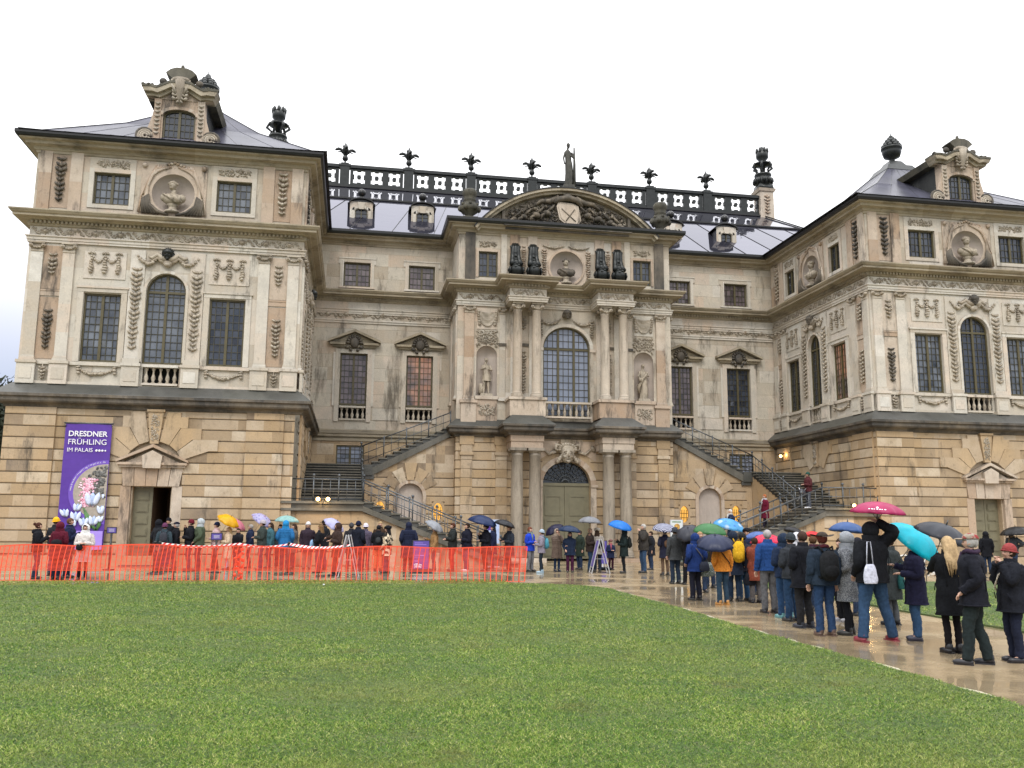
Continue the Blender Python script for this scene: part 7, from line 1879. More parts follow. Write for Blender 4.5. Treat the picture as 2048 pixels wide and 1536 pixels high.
def umbrella(apex, axis, r, col, label, length=.82, pattern=None, ribs=8, handle=(.03, .03, .03), dome=.50, hand=.76):
    ax = Vector(axis).normalized(); T = thing('umbrella', label, 'umbrella', apex, 0, 'umbrellas held over the queue'); T.rotation_euler = Vector((0, 0, 1)).rotation_difference(ax).to_euler()
    m = MB(); m.smooth = True; K = 7; seg = ribs * 4; b = len(m.v)
    for j in range(K + 1):
        t = j / K
        for i in range(seg):
            a = 2 * math.pi * i / seg; q = (i % 4) / 4; sag = 1 - .10 * t * (1 - abs(2 * q - 1)) ** 1.0 * 1.5; rr = r * math.sin(t * 1.25) / math.sin(1.25) * sag
            z = -r * dome * (1 - math.cos(t * 1.42)) / (1 - math.cos(1.42)) - .035 * r * math.sin(math.pi * q) * t; m.v.append((rr * math.cos(a), rr * math.sin(a), z))
    for j in range(K):
        for i in range(seg): i2 = (i + 1) % seg; m.face([b + j * seg + i, b + j * seg + i2, b + (j + 1) * seg + i2, b + (j + 1) * seg + i], .5)
    o = m.build('canopy', umb_mat(col, pattern, r), T); so = o.modifiers.new('thick', 'SOLIDIFY'); so.thickness = .004; so.offset = -1
    m = MB(); m.tone = .5
    for i in range(ribs):
        a = 2 * math.pi * i / ribs
        m.tube([(r * math.sin(t * 1.25) / math.sin(1.25) * .985 * math.cos(a), r * math.sin(t * 1.25) / math.sin(1.25) * .985 * math.sin(a), -r * dome * (1 - math.cos(t * 1.42)) / (1 - math.cos(1.42)) - .014) for t in (0, .25, .5, .75, 1)], .004, 4)
        m.tube([(r * .45 * math.cos(a), r * .45 * math.sin(a), -r * dome * .17 - .015), (0, 0, -.30)], .0035, 4)
    m.build('ribs', 'iron', T)
    m = MB(); m.tube([(0, 0, -length), (0, 0, .05)], .007, 6); m.tube([(0, 0, .0), (0, 0, .075)], [.012, .006], 6); m.build('shaft', 'iron', T)
    m = MB(); m.tube([(0, 0, -length + .10), (0, 0, -length), (0, .01, -length - .03)], [.014, .017, .012], 8); m.build('handle', plain('umb_handle', handle, .4), T)
    return T
def umb_mat(col, pattern, r):
    k = 'umb_%s_%s' % (col, pattern)
    if k in MATS: return MATS[k]
    m, nt, b = nodes_mat('umbrella_cloth'); n = noise(nt, 5, 3); c = mix(nt, mrange(nt, n, .3, .7), tuple(x * .85 for x in col), tuple(min(1, x * 1.12) for x in col))
    t = nt.nodes.new('ShaderNodeTexCoord')
    if pattern == 'stripe':
        sp = nt.nodes.new('ShaderNodeSeparateXYZ'); nt.links.new(t.outputs['Object'], sp.inputs[0])
        w = nt.nodes.new('ShaderNodeTexWave'); w.wave_type = 'RINGS'; w.rings_direction = 'Z'; w.inputs['Scale'].default_value = 7.5; nt.links.new(t.outputs['Object'], w.inputs[0]); c = mix(nt, mrange(nt, w.outputs[0], .50, .58), c, (.62, .64, .75))
    if pattern == 'stars':
        v = nt.nodes.new('ShaderNodeTexVoronoi'); v.inputs['Scale'].default_value = 7; nt.links.new(t.outputs['Object'], v.inputs[0]); c = mix(nt, mrange(nt, v.outputs[0], .2, .34, 1, 0), c, (.06, .20, .62))
        v = nt.nodes.new('ShaderNodeTexVoronoi'); v.inputs['Scale'].default_value = 3.4; nt.links.new(t.outputs['Object'], v.inputs[0]); c = mix(nt, mrange(nt, v.outputs[0], .2, .36, .8, 0), c, (.62, .72, .85))
    if pattern == 'floral':
        v = nt.nodes.new('ShaderNodeTexVoronoi'); v.inputs['Scale'].default_value = 9; nt.links.new(t.outputs['Object'], v.inputs[0]); c = mix(nt, mrange(nt, v.outputs[0], .22, .36, 1, 0), c, (.16, .16, .50)); c = mix(nt, mrange(nt, noise(nt, 6, 2), .6, .64), c, (.40, .08, .18))
    nt.links.new(c, b.inputs['Base Color']); b.inputs['Roughness'].default_value = .38; b.inputs['Specular IOR Level'].default_value = .4
    tr = nt.nodes.new('ShaderNodeBsdfTranslucent'); nt.links.new(c, tr.inputs[0]); ms = nt.nodes.new('ShaderNodeMixShader'); ms.inputs[0].default_value = .35
    out = [x for x in nt.nodes if x.type == 'OUTPUT_MATERIAL'][0]; nt.links.new(b.outputs[0], ms.inputs[1]); nt.links.new(tr.outputs[0], ms.inputs[2]); nt.links.new(ms.outputs[0], out.inputs[0])
    MATS[k] = m; return m
# rows: position, height, facing and clothes of each person; umbrellas with apex, axis and radius
PEOPLE = [
 ('a1', -20.49, -10.32, -0.0, 1.68, 15, 'dark-haired woman with bun in black puffer jacket at far left behind the mesh', {'coat': (0.012, 0.013, 0.018), 'puffy': True, 'clen': 0.82, 'head': 'bun', 'hair': (0.08, 0.03, 0.02), 'arms': ('phone', 'phone'), 'accent': 'hooddown'}),
 ('a2', -20.55, -8.5, -0.0, 1.84, 60, 'person with bright yellow beanie half hidden behind the burgundy coat', {'coat': (0.02, 0.022, 0.028), 'head': 'beanie', 'hc': (0.75, 0.42, 0.02), 'arms': ('front', 'front')}),
 ('a3', -19.71, -10.91, -0.0, 1.7, 75, 'person in burgundy hooded coat with a black shoulder bag at the left barrier', {'coat': (0.12, 0.012, 0.03), 'clen': 0.62, 'head': 'hood', 'hc': (0.12, 0.012, 0.03), 'trou': (0.02, 0.03, 0.06), 'arms': ('front', 'front')}),
 ('a4', -19.77, -9.76, -0.0, 1.83, 12, 'man in dark navy jacket with grey band looking down at his phone', {'coat': (0.015, 0.022, 0.06), 'head': 'short', 'hair': (0.16, 0.08, 0.04), 'arms': ('phone', 'phone'), 'trou': (0.03, 0.03, 0.05), 'bulk': 1.05}),
 ('a5', -18.92, -11.21, -0.0, 1.64, 268, 'woman in white hooded coat facing the camera at the mesh barrier', {'coat': (0.62, 0.58, 0.56), 'clen': 0.58, 'head': 'hood', 'hc': (0.75, 0.75, 0.76), 'trou': (0.012, 0.013, 0.018), 'legw': 0.75, 'shoes': (0.12, 0.07, 0.05), 'arms': ('front', 'front'), 'legs': 'stand'}),
 ('b1', -18.2, -4.49, -0.0, 1.86, 40, 'person in black hooded jacket with yellow lining at the open door', {'coat': (0.02, 0.022, 0.028), 'head': 'hood', 'hc': (0.012, 0.013, 0.018), 'arms': ('pocket', 'pocket')}),
 ('b2', -17.91, -4.91, -0.0, 1.71, 80, 'person in grey-blue jacket and violet beanie before the open door', {'coat': (0.05, 0.08, 0.1), 'head': 'beanie', 'hc': (0.16, 0.05, 0.12)}),
 ('b3', -18.58, -0.75, -0.0, 1.95, 250, 'person standing inside the dark doorway with black hat', {'coat': (0.012, 0.013, 0.018), 'head': 'beanie', 'hc': (0.012, 0.013, 0.018)}),
 ('b4', -17.59, -4.49, -0.0, 1.76, 185, 'person with black peaked cap in the queue right of the open door', {'coat': (0.012, 0.013, 0.018), 'head': 'cap', 'hc': (0.012, 0.012, 0.03), 'hair': (0.35, 0.34, 0.33)}),
 ('b5', -17.08, -4.5, -0.0, 1.85, 190, 'person in black jacket with dark red beanie holding hand to face', {'coat': (0.012, 0.013, 0.018), 'head': 'beanie', 'hc': (0.17, 0.015, 0.03), 'arms': ('front', 'face'), 'bulk': 1.1}),
 ('b6', -16.75, -4.5, -0.0, 1.91, 180, 'person in moss green jacket with pale grey hood up', {'coat': (0.09, 0.12, 0.075), 'head': 'hood', 'hc': (0.4, 0.44, 0.46), 'trou': (0.02, 0.03, 0.06), 'arms': ('pocket', 'pocket'), 'bulk': 1.1}),
 ('c1', -16.22, -4.07, -0.0, 1.77, 195, 'person in pale pink jacket and navy beanie in the queue', {'coat': (0.5, 0.36, 0.36), 'head': 'beanie', 'hc': (0.015, 0.022, 0.06), 'trou': (0.02, 0.022, 0.028), 'arms': ('front', 'down'), 'legs': 'step'}),
 ('c2', -15.77, -4.07, -0.0, 1.61, 185, 'person in long cream coat under the yellow umbrella', {'coat': (0.6, 0.47, 0.34), 'clen': 0.45, 'head': 'long', 'hair': (0.38, 0.27, 0.14), 'trou': (0.32, 0.38, 0.48), 'arms': ('front', 'hold'), 'legw': 0.8}),
 ('c3', -15.52, -3.18, -0.0, 1.56, 260, 'person in dark jacket behind the cream coat under the pink umbrella', {'coat': (0.02, 0.022, 0.028), 'head': 'short'}),
 ('d1', -14.54, -4.08, -0.0, 1.86, 180, 'man in dark grey-green jacket and pale beanie before the floral umbrella', {'coat': (0.05, 0.065, 0.06), 'head': 'beanie', 'hc': (0.42, 0.38, 0.42), 'arms': ('front', 'front'), 'bulk': 1.08}),
 ('d2', -14.36, -2.71, -0.0, 1.8, 200, 'person in teal jacket holding the floral umbrella', {'coat': (0.06, 0.16, 0.2), 'head': 'long', 'hair': (0.05, 0.028, 0.018)}),
 ('e1', -13.68, -4.08, -0.0, 1.87, 88, 'person in bright blue quilted jacket and hood seen from behind', {'coat': (0.02, 0.13, 0.32), 'puffy': True, 'clen': 0.78, 'head': 'hood', 'hc': (0.02, 0.22, 0.5), 'arms': ('pocket', 'pocket'), 'bulk': 1.12, 'trou': (0.02, 0.03, 0.06)}),
 ('e2', -14.02, -2.22, -0.0, 1.73, 270, 'dark-haired woman in grey coat facing the camera left of the bright blue jacket', {'coat': (0.1, 0.105, 0.115), 'head': 'long', 'hair': (0.05, 0.028, 0.018)}),
 ('e3', -13.45, -2.71, -0.0, 1.75, 200, 'dark-haired woman in grey-brown coat right of the bright blue jacket', {'coat': (0.13, 0.12, 0.11), 'head': 'long', 'hair': (0.05, 0.028, 0.018), 'clen': 0.6}),
 ('f1', -12.87, -3.64, -0.0, 1.81, 285, 'woman with white beanie and dark plum coat facing the camera', {'coat': (0.045, 0.03, 0.045), 'clen': 0.62, 'head': 'beanie', 'hc': (0.65, 0.62, 0.62), 'hair': (0.3, 0.2, 0.12), 'arms': ('down', 'down'), 'trou': (0.25, 0.17, 0.14), 'bulk': 1.08}),
 ('f2', -12.31, -6.57, -0.0, 1.71, 150, 'woman with light brown hair and black jacket turned away from the white beanie', {'coat': (0.012, 0.013, 0.018), 'head': 'long', 'hair': (0.22, 0.13, 0.06), 'arms': ('front', 'front')}),
 ('f3', -12.25, -4.09, -0.0, 1.88, 150, 'tall person in black cap and dark coat behind the light brown hair', {'coat': (0.02, 0.022, 0.028), 'head': 'cap', 'hc': (0.012, 0.013, 0.018)}),
 ('g1', -11.67, -8.74, -0.0, 1.76, 190, 'person in dark brown hooded coat striding left with a pale umbrella', {'coat': (0.055, 0.035, 0.03), 'clen': 0.6, 'head': 'hood', 'hc': (0.06, 0.035, 0.03), 'arms': ('front', 'front'), 'legs': 'step', 'trou': (0.045, 0.03, 0.03)}),
 ('h1', -10.95, -4.54, -0.0, 1.85, 60, 'person in black coat and navy beanie behind the a-frame sign', {'coat': (0.013, 0.016, 0.03), 'clen': 0.62, 'head': 'beanie', 'hc': (0.012, 0.018, 0.05), 'arms': ('pocket', 'pocket'), 'trou': (0.015, 0.022, 0.06), 'bulk': 1.08}),
 ('h2', -10.66, -3.64, -0.0, 1.77, 80, 'person in grey-lilac quilted jacket with white bobble hat', {'coat': (0.12, 0.1, 0.15), 'puffy': True, 'head': 'beanie', 'hc': (0.66, 0.62, 0.72)}),
 ('i1', -10.2, -4.98, -0.0, 1.72, 80, 'woman in black coat and orange trousers with a small chain rucksack', {'coat': (0.012, 0.013, 0.018), 'clen': 0.78, 'head': 'short', 'hair': (0.012, 0.013, 0.018), 'trou': (0.65, 0.16, 0.07), 'arms': ('front', 'pocket')}),
 ('i2', -10.07, -2.7, -0.0, 1.88, 275, 'person with blond hair and glasses facing the camera behind two women', {'coat': (0.06, 0.035, 0.022), 'head': 'short', 'hair': (0.38, 0.27, 0.14)}),
 ('i3', -9.93, -6.61, -0.0, 1.65, 150, 'woman in black and cream patched coat with dark hair', {'coat': (0.02, 0.018, 0.016), 'clen': 0.62, 'pattern': 'patch', 'head': 'furhat', 'hc': (0.012, 0.013, 0.018), 'hair': (0.012, 0.013, 0.018), 'arms': ('pocket', 'pocket')}),
 ('j1', -9.1, -5.41, -0.0, 1.84, 95, 'person in long navy padded parka with hood up seen from behind', {'coat': (0.018, 0.024, 0.055), 'clen': 0.48, 'puffy': True, 'head': 'hood', 'hc': (0.018, 0.024, 0.055), 'trou': (0.02, 0.02, 0.05), 'arms': ('pocket', 'pocket'), 'bulk': 1.15}),
 ('k1', -8.04, -4.56, -0.0, 1.67, 185, 'person in camel coat holding a light grey umbrella', {'coat': (0.34, 0.2, 0.09), 'head': 'short', 'hair': (0.05, 0.028, 0.018), 'trou': (0.04, 0.08, 0.12), 'clen': 0.8}),
 ('l1', -7.39, -5.0, -0.0, 1.82, 190, 'man with glasses in dark leather jacket and red trousers', {'coat': (0.03, 0.035, 0.035), 'head': 'short', 'hair': (0.1, 0.035, 0.02), 'trou': (0.42, 0.025, 0.03), 'arms': ('fold', 'front')}),
 ('l2', -6.89, -5.43, -0.0, 1.81, 185, 'man in black jacket with white chest panel and white shoes', {'coat': (0.014, 0.015, 0.03), 'head': 'short', 'hair': (0.05, 0.028, 0.018), 'trou': (0.09, 0.08, 0.15), 'shoes': (0.6, 0.55, 0.56), 'arms': ('front', 'pocket'), 'bulk': 1.15}),
 ('m1', -6.17, -5.44, -0.0, 1.77, 185, 'man in long black coat and beanie under the big navy umbrella', {'coat': (0.012, 0.014, 0.022), 'clen': 0.62, 'head': 'beanie', 'hc': (0.012, 0.013, 0.018), 'arms': ('front', 'hold'), 'trou': (0.012, 0.013, 0.018), 'bulk': 1.08}),
 ('m2', -5.55, -3.18, -0.0, 1.75, 185, 'person in navy coat standing close behind the man with the big navy umbrella', {'coat': (0.015, 0.022, 0.06), 'clen': 0.6, 'head': 'long', 'hair': (0.012, 0.013, 0.018)}),
 ('n1', -5.27, -5.45, -0.0, 1.73, 190, 'man in dark slate trench coat under a small black umbrella', {'coat': (0.03, 0.038, 0.055), 'clen': 0.58, 'head': 'short', 'hair': (0.15, 0.08, 0.05), 'arms': ('front', 'hold'), 'trou': (0.03, 0.025, 0.03), 'bulk': 1.05}),
 ('o1', -4.46, -5.46, -0.0, 1.69, 320, 'red-haired woman in bright blue jacket with grey scarf and grey jeans', {'coat': (0.015, 0.05, 0.45), 'head': 'short', 'hair': (0.2, 0.07, 0.04), 'scarf': (0.2, 0.24, 0.22), 'trou': (0.22, 0.22, 0.24), 'arms': ('front', 'front'), 'bulk': 1.0}),
 ('o2', -4.27, -6.7, -0.0, 1.58, 170, 'person in lilac-grey jacket and pale blue beanie with teal backpack', {'coat': (0.22, 0.2, 0.25), 'head': 'beanie', 'hc': (0.34, 0.42, 0.5), 'trou': (0.02, 0.03, 0.045), 'legw': 0.8, 'shoes': (0.3, 0.42, 0.5), 'arms': ('front', 'front')}),
 ('p1', -3.41, -5.47, -0.0, 1.63, 272, 'woman in long taupe padded coat with fur-edged hood facing the camera', {'coat': (0.17, 0.125, 0.1), 'clen': 0.52, 'puffy': True, 'head': 'hood', 'hc': (0.28, 0.22, 0.17), 'trou': (0.02, 0.04, 0.09), 'legw': 0.72, 'shoes': (0.02, 0.03, 0.05), 'arms': ('face', 'down'), 'hair': (0.05, 0.028, 0.018), 'legs': 'close'}),
 ('p2', -3.1, -6.32, -0.0, 1.52, 250, 'woman in dark navy jacket and plum trousers under the navy umbrella before the portal', {'coat': (0.018, 0.03, 0.065), 'clen': 0.74, 'head': 'long', 'hair': (0.1, 0.04, 0.03), 'trou': (0.07, 0.015, 0.05), 'arms': ('hold', 'pocket'), 'bulk': 1.1}),
 ('q1', -2.09, -5.48, -0.0, 1.66, 330, 'man in dark brown jacket and jeans under the grey umbrella', {'coat': (0.045, 0.032, 0.028), 'head': 'short', 'hair': (0.3, 0.2, 0.13), 'arms': ('hold', 'front'), 'trou': (0.03, 0.06, 0.12), 'bulk': 1.1}),
 ('q2', -1.81, -5.49, -0.0, 1.64, 60, 'woman in beige-grey coat and pale fur hat with black shoulder bag', {'coat': (0.3, 0.27, 0.24), 'clen': 0.7, 'head': 'furhat', 'hc': (0.4, 0.36, 0.3), 'trou': (0.02, 0.03, 0.06), 'arms': ('front', 'down')}),
 ('r1', -0.88, -4.14, -0.0, 1.19, 270, 'small child in navy jacket with pink scarf in front of the portal', {'coat': (0.02, 0.03, 0.08), 'clen': 0.7, 'head': 'furhat', 'hc': (0.22, 0.11, 0.1), 'scarf': (0.35, 0.09, 0.12), 'trou': (0.05, 0.015, 0.03), 'arms': ('front', 'front'), 'hair': (0.3, 0.15, 0.08)}),
 ('r2', -1.12, -6.75, -0.0, 1.62, 175, 'person in black-green hooded coat under the bright blue umbrella', {'coat': (0.018, 0.03, 0.03), 'clen': 0.66, 'head': 'hood', 'hc': (0.018, 0.03, 0.03), 'trou': (0.012, 0.015, 0.02), 'legw': 0.85, 'arms': ('front', 'hold')}),
 ('s1', -0.36, -6.77, -0.0, 1.83, 180, 'grey-haired man in brown jacket and jeans with a black rucksack', {'coat': (0.055, 0.05, 0.045), 'head': 'short', 'hair': (0.42, 0.4, 0.37), 'trou': (0.045, 0.09, 0.17), 'arms': ('face', 'down'), 'bulk': 1.05}),
 ('t1', -0.2, -8.69, -0.0, 1.64, 95, 'person in navy coat and brown trousers under the striped umbrella', {'coat': (0.02, 0.022, 0.045), 'clen': 0.66, 'head': 'short', 'hair': (0.012, 0.013, 0.018), 'trou': (0.14, 0.09, 0.06), 'legw': 0.85}),
 ('t2', -1.55, -13.4, -0.024, 1.68, 100, 'person in grey jacket and dark grey cap beside the striped umbrella', {'coat': (0.06, 0.065, 0.07), 'clen': 0.74, 'head': 'beanie', 'hc': (0.06, 0.07, 0.09), 'trou': (0.025, 0.04, 0.07)}),
 ('t3', -1.28, -13.81, -0.031, 1.6, 95, 'person in black jacket hidden behind the dark grey umbrella', {'coat': (0.014, 0.014, 0.018), 'head': 'short', 'trou': (0.012, 0.013, 0.018), 'arms': ('hold', 'down'), 'legs': 'step'}),
 ('u1', -2.96, -18.64, -0.112, 1.61, 100, 'person in royal blue hooded raincoat with grey shoulder bag seen from behind', {'coat': (0.015, 0.04, 0.17), 'clen': 0.74, 'head': 'hood', 'hc': (0.015, 0.04, 0.17), 'trou': (0.015, 0.016, 0.03), 'strap': (0.12, 0.12, 0.14), 'arms': ('pocket', 'pocket'), 'bulk': 1.02}),
 ('u2', -1.94, -16.41, -0.074, 1.62, 270, 'person with fair hair peering out under the green umbrella', {'coat': (0.02, 0.022, 0.028), 'head': 'short', 'hair': (0.35, 0.22, 0.12)}),
 ('v1', -2.75, -19.77, -0.131, 1.52, 90, 'person in mustard orange jacket jeans and tan boots under a navy umbrella', {'coat': (0.55, 0.2, 0.03), 'clen': 0.86, 'head': 'short', 'hair': (0.05, 0.028, 0.018), 'trou': (0.03, 0.06, 0.1), 'shoes': (0.45, 0.22, 0.06), 'strap': (0.03, 0.02, 0.02), 'legs': 'stand', 'bulk': 1.0}),
 ('v2', -2.11, -18.96, -0.117, 1.68, 80, 'tall person in navy hooded coat wearing a mustard yellow rucksack', {'coat': (0.02, 0.03, 0.055), 'clen': 0.66, 'head': 'hood', 'hc': (0.02, 0.03, 0.055), 'trou': (0.02, 0.04, 0.08), 'bulk': 1.02}),
 ('v3', -1.83, -18.85, -0.116, 1.62, 100, 'person in dark jacket and blue jeans just right of the yellow rucksack', {'coat': (0.03, 0.03, 0.045), 'clen': 0.75, 'head': 'beanie', 'hc': (0.03, 0.03, 0.03), 'trou': (0.03, 0.08, 0.17)}),
 ('v4', 1.01, -12.88, -0.015, 1.65, 280, 'woman with reddish hair and black fur hat facing the camera beyond the queue', {'coat': (0.015, 0.022, 0.06), 'head': 'furhat', 'hc': (0.012, 0.013, 0.018), 'hair': (0.22, 0.08, 0.04), 'clen': 0.6}),
 ('w1', -1.75, -19.36, -0.124, 1.54, 100, 'person in rust brown coat partly hidden left of the blue quilted jacket', {'coat': (0.24, 0.06, 0.035), 'clen': 0.6, 'head': 'short', 'hair': (0.05, 0.028, 0.018), 'trou': (0.12, 0.11, 0.11), 'shoes': (0.012, 0.013, 0.018)}),
 ('w2', -2.45, -21.51, -0.161, 1.75, 95, 'grey-haired man in blue quilted jacket and grey jeans seen from behind', {'coat': (0.02, 0.07, 0.24), 'puffy': True, 'clen': 0.88, 'head': 'short', 'hair': (0.33, 0.3, 0.3), 'trou': (0.14, 0.14, 0.15), 'shoes': (0.02, 0.02, 0.025), 'arms': ('down', 'front'), 'bulk': 1.0}),
 ('x1', -2.56, -22.45, -0.176, 1.69, 100, 'person in navy hooded jacket and blue jeans with turquoise shoes', {'coat': (0.02, 0.035, 0.08), 'clen': 0.82, 'head': 'hood', 'hc': (0.02, 0.035, 0.07), 'trou': (0.03, 0.075, 0.17), 'shoes': (0.12, 0.3, 0.32), 'arms': ('front', 'front')}),
 ('x2', -2.7, -23.04, -0.186, 1.69, 110, 'person in grey beanie and dark grey jacket with burgundy side bag', {'coat': (0.04, 0.045, 0.055), 'clen': 0.84, 'head': 'beanie', 'hc': (0.045, 0.055, 0.065), 'trou': (0.025, 0.06, 0.13), 'arms': ('front', 'front')}),
 ('x3', -1.9, -21.75, -0.165, 1.7, 90, 'person with white hood half hidden among dark jackets', {'coat': (0.05, 0.05, 0.06), 'head': 'hood', 'hc': (0.62, 0.62, 0.68), 'trou': (0.02, 0.03, 0.06)}),
 ('y1', -2.98, -24.05, -0.203, 1.76, 100, 'man with short brown hair in black wool coat and dark trousers', {'coat': (0.013, 0.014, 0.02), 'clen': 0.72, 'head': 'short', 'hair': (0.07, 0.04, 0.03), 'trou': (0.028, 0.028, 0.032), 'shoes': (0.03, 0.035, 0.05), 'arms': ('front', 'pocket'), 'bulk': 1.12}),
 ('z1', -3.18, -25.14, -0.222, 1.75, 92, 'man in brown leather hat and navy jacket wearing a big black rucksack', {'coat': (0.025, 0.04, 0.065), 'clen': 0.86, 'head': 'hat', 'hc': (0.07, 0.055, 0.045), 'hair': (0.2, 0.05, 0.04), 'trou': (0.03, 0.065, 0.15), 'shoes': (0.11, 0.07, 0.055), 'arms': ('down', 'down'), 'bulk': 1.12, 'scarf': (0.1, 0.02, 0.03)}),
 ('z2', -2.69, -25.05, -0.22, 1.77, 150, 'woman in grey tweed hooded coat and black leggings', {'coat': (0.11, 0.12, 0.14), 'pattern': 'tweed', 'clen': 0.56, 'head': 'hood', 'hc': (0.26, 0.28, 0.31), 'hair': (0.38, 0.27, 0.14), 'trou': (0.012, 0.013, 0.018), 'legw': 0.85, 'arms': ('front', 'front'), 'legs': 'stand'}),
 ('z3', -1.69, -23.13, -0.188, 1.62, 200, 'person with white-soled trainers hidden behind the tweed coat', {'coat': (0.02, 0.022, 0.028), 'head': 'short', 'trou': (0.012, 0.013, 0.018), 'shoes': (0.25, 0.25, 0.27)}),
 ('A1', -2.74, -25.92, -0.235, 1.95, 92, 'tall person in black hooded jacket and jeans raising one arm under the magenta umbrella', {'coat': (0.011, 0.012, 0.016), 'clen': 0.84, 'head': 'hood', 'hc': (0.013, 0.014, 0.018), 'trou': (0.04, 0.085, 0.17), 'shoes': (0.22, 0.03, 0.045), 'legs': 'wide', 'bulk': 1.15, 'arms': ('pocket', 'raise'), 'legw': 1.1}),
 ('A2', -1.04, -23.76, -0.198, 1.67, 120, 'person in dark grey coat with teal bag behind the raised arm', {'coat': (0.04, 0.048, 0.05), 'clen': 0.5, 'head': 'short', 'hair': (0.05, 0.028, 0.018), 'trou': (0.1, 0.11, 0.12), 'shoes': (0.012, 0.013, 0.018), 'arms': ('pocket', 'pocket')}),
 ('B1', -1.91, -25.83, -0.233, 1.66, 165, 'person in dark violet-navy padded coat and jeans under the turquoise umbrella', {'coat': (0.022, 0.022, 0.055), 'clen': 0.6, 'puffy': True, 'head': 'short', 'trou': (0.05, 0.11, 0.22), 'shoes': (0.03, 0.03, 0.05), 'arms': ('front', 'front'), 'legs': 'close', 'hair': (0.05, 0.028, 0.018), 'bulk': 1.05}),
 ('C1', -2.26, -27.22, -0.257, 1.75, 88, 'woman with long blonde hair in black coat tights and boots', {'coat': (0.008, 0.009, 0.012), 'clen': 0.56, 'head': 'long', 'hair': (0.41, 0.29, 0.16), 'trou': (0.012, 0.01, 0.012), 'legw': 0.74, 'shoes': (0.01, 0.01, 0.012), 'arms': ('pocket', 'front'), 'legs': 'close'}),
 ('D1', -2.63, -28.24, -0.274, 1.79, 140, 'older man in patchwork flat cap black jacket and dark green trousers', {'coat': (0.014, 0.015, 0.023), 'clen': 0.78, 'head': 'cap', 'hc': (0.3, 0.25, 0.2), 'hair': (0.35, 0.34, 0.33), 'trou': (0.022, 0.032, 0.034), 'shoes': (0.015, 0.018, 0.022), 'arms': ('pocket', 'pocket'), 'bulk': 1.12, 'legw': 1.1, 'legs': 'step', 'scarf': (0.05, 0.03, 0.06)}),
 ('E1', -1.88, -28.06, -0.271, 1.64, 165, 'woman in dark red checked beanie and black jacket at the right edge', {'coat': (0.016, 0.018, 0.026), 'clen': 0.72, 'head': 'beanie', 'hc': (0.26, 0.05, 0.05), 'hair': (0.05, 0.028, 0.018), 'trou': (0.02, 0.025, 0.05), 'shoes': (0.02, 0.02, 0.03), 'arms': ('face', 'face'), 'bulk': 1.2, 'strap': (0.55, 0.5, 0.42)}),
 ('F1', 13.25, -7.83, -0.0, 1.65, 85, 'person in black hooded jacket walking towards the right pavilion door', {'coat': (0.012, 0.013, 0.018), 'clen': 0.7, 'head': 'hood', 'hc': (0.012, 0.013, 0.018), 'legs': 'stand'}),
 ('F2', 13.75, -8.65, -0.0, 1.68, 200, 'person in grey jacket with fur hood under a black umbrella at the right edge', {'coat': (0.06, 0.07, 0.085), 'head': 'short', 'hair': (0.05, 0.028, 0.018), 'scarf': (0.2, 0.14, 0.1)}),
 ('X1', -1.08, -14.94, -0.05, 1.58, 95, 'person in dark brown coat hidden behind the green umbrella', {'coat': (0.05, 0.03, 0.025), 'head': 'short'}),
 ('X2', -0.68, -17.25, -0.089, 1.52, 95, 'person in charcoal jacket behind the rust brown coat', {'coat': (0.03, 0.032, 0.038), 'head': 'beanie', 'hc': (0.03, 0.03, 0.05)}),
 ('X3', -1.24, -21.2, -0.155, 1.62, 100, 'person in plum jacket glimpsed right of the black wool coat', {'coat': (0.06, 0.02, 0.04), 'head': 'short', 'hair': (0.12, 0.06, 0.03)}),
 ('X4', -0.79, -22.23, -0.173, 1.61, 100, 'person in slate jacket between the tweed coat and the tall black jacket', {'coat': (0.03, 0.04, 0.055), 'head': 'hood', 'trou': (0.03, 0.05, 0.1)}),
 ('X5', -11.22, -2.7, -0.0, 1.79, 100, 'person in charcoal coat behind the a-frame sign near the navy beanie', {'coat': (0.03, 0.03, 0.036), 'head': 'beanie', 'hc': (0.08, 0.08, 0.09), 'clen': 0.6}),
 ('X6', -15.12, -2.71, -0.0, 1.72, 185, 'person in dark blue coat left of the floral umbrella', {'coat': (0.02, 0.03, 0.07), 'head': 'short', 'hair': (0.3, 0.28, 0.26)}),
 ('X7', 0.82, -4.15, -0.0, 1.56, 180, 'person in dark coat beside the white poster', {'coat': (0.02, 0.022, 0.03), 'head': 'short', 'clen': 0.65}),
 ('X8', -2.04, -3.66, -0.0, 1.58, 200, 'person in dark green coat between the navy and grey umbrellas', {'coat': (0.03, 0.045, 0.035), 'head': 'short', 'clen': 0.6}),
 ('G1', 6.35, 0.6, 0.9, 1.72, 185, 'white-haired man in dark blue jacket at the foot of the right stairs', {'coat': (0.02, 0.03, 0.07), 'head': 'short', 'hair': (0.6, 0.58, 0.56), 'scarf': (0.5, 0.5, 0.5), 'arms': ('front', 'front')}),
 ('G2', 8.25, 0.9, 1.71, 1.65, 190, 'red-haired woman in burgundy coat walking down the stairs', {'coat': (0.16, 0.012, 0.035), 'clen': 0.52, 'head': 'short', 'hair': (0.38, 0.12, 0.04), 'trou': (0.02, 0.015, 0.03), 'legw': 0.8, 'scarf': (0.4, 0.4, 0.42), 'strap': (0.6, 0.6, 0.6), 'legs': 'down'}),
 ('G3', 10.9, 1.6, 2.72, 1.78, 185, 'person in green beanie and maroon jacket carrying a folded pushchair down the stairs', {'coat': (0.11, 0.03, 0.035), 'head': 'beanie', 'hc': (0.03, 0.1, 0.08), 'trou': (0.11, 0.12, 0.15), 'shoes': (0.75, 0.75, 0.78), 'arms': ('front', 'front')}),
]
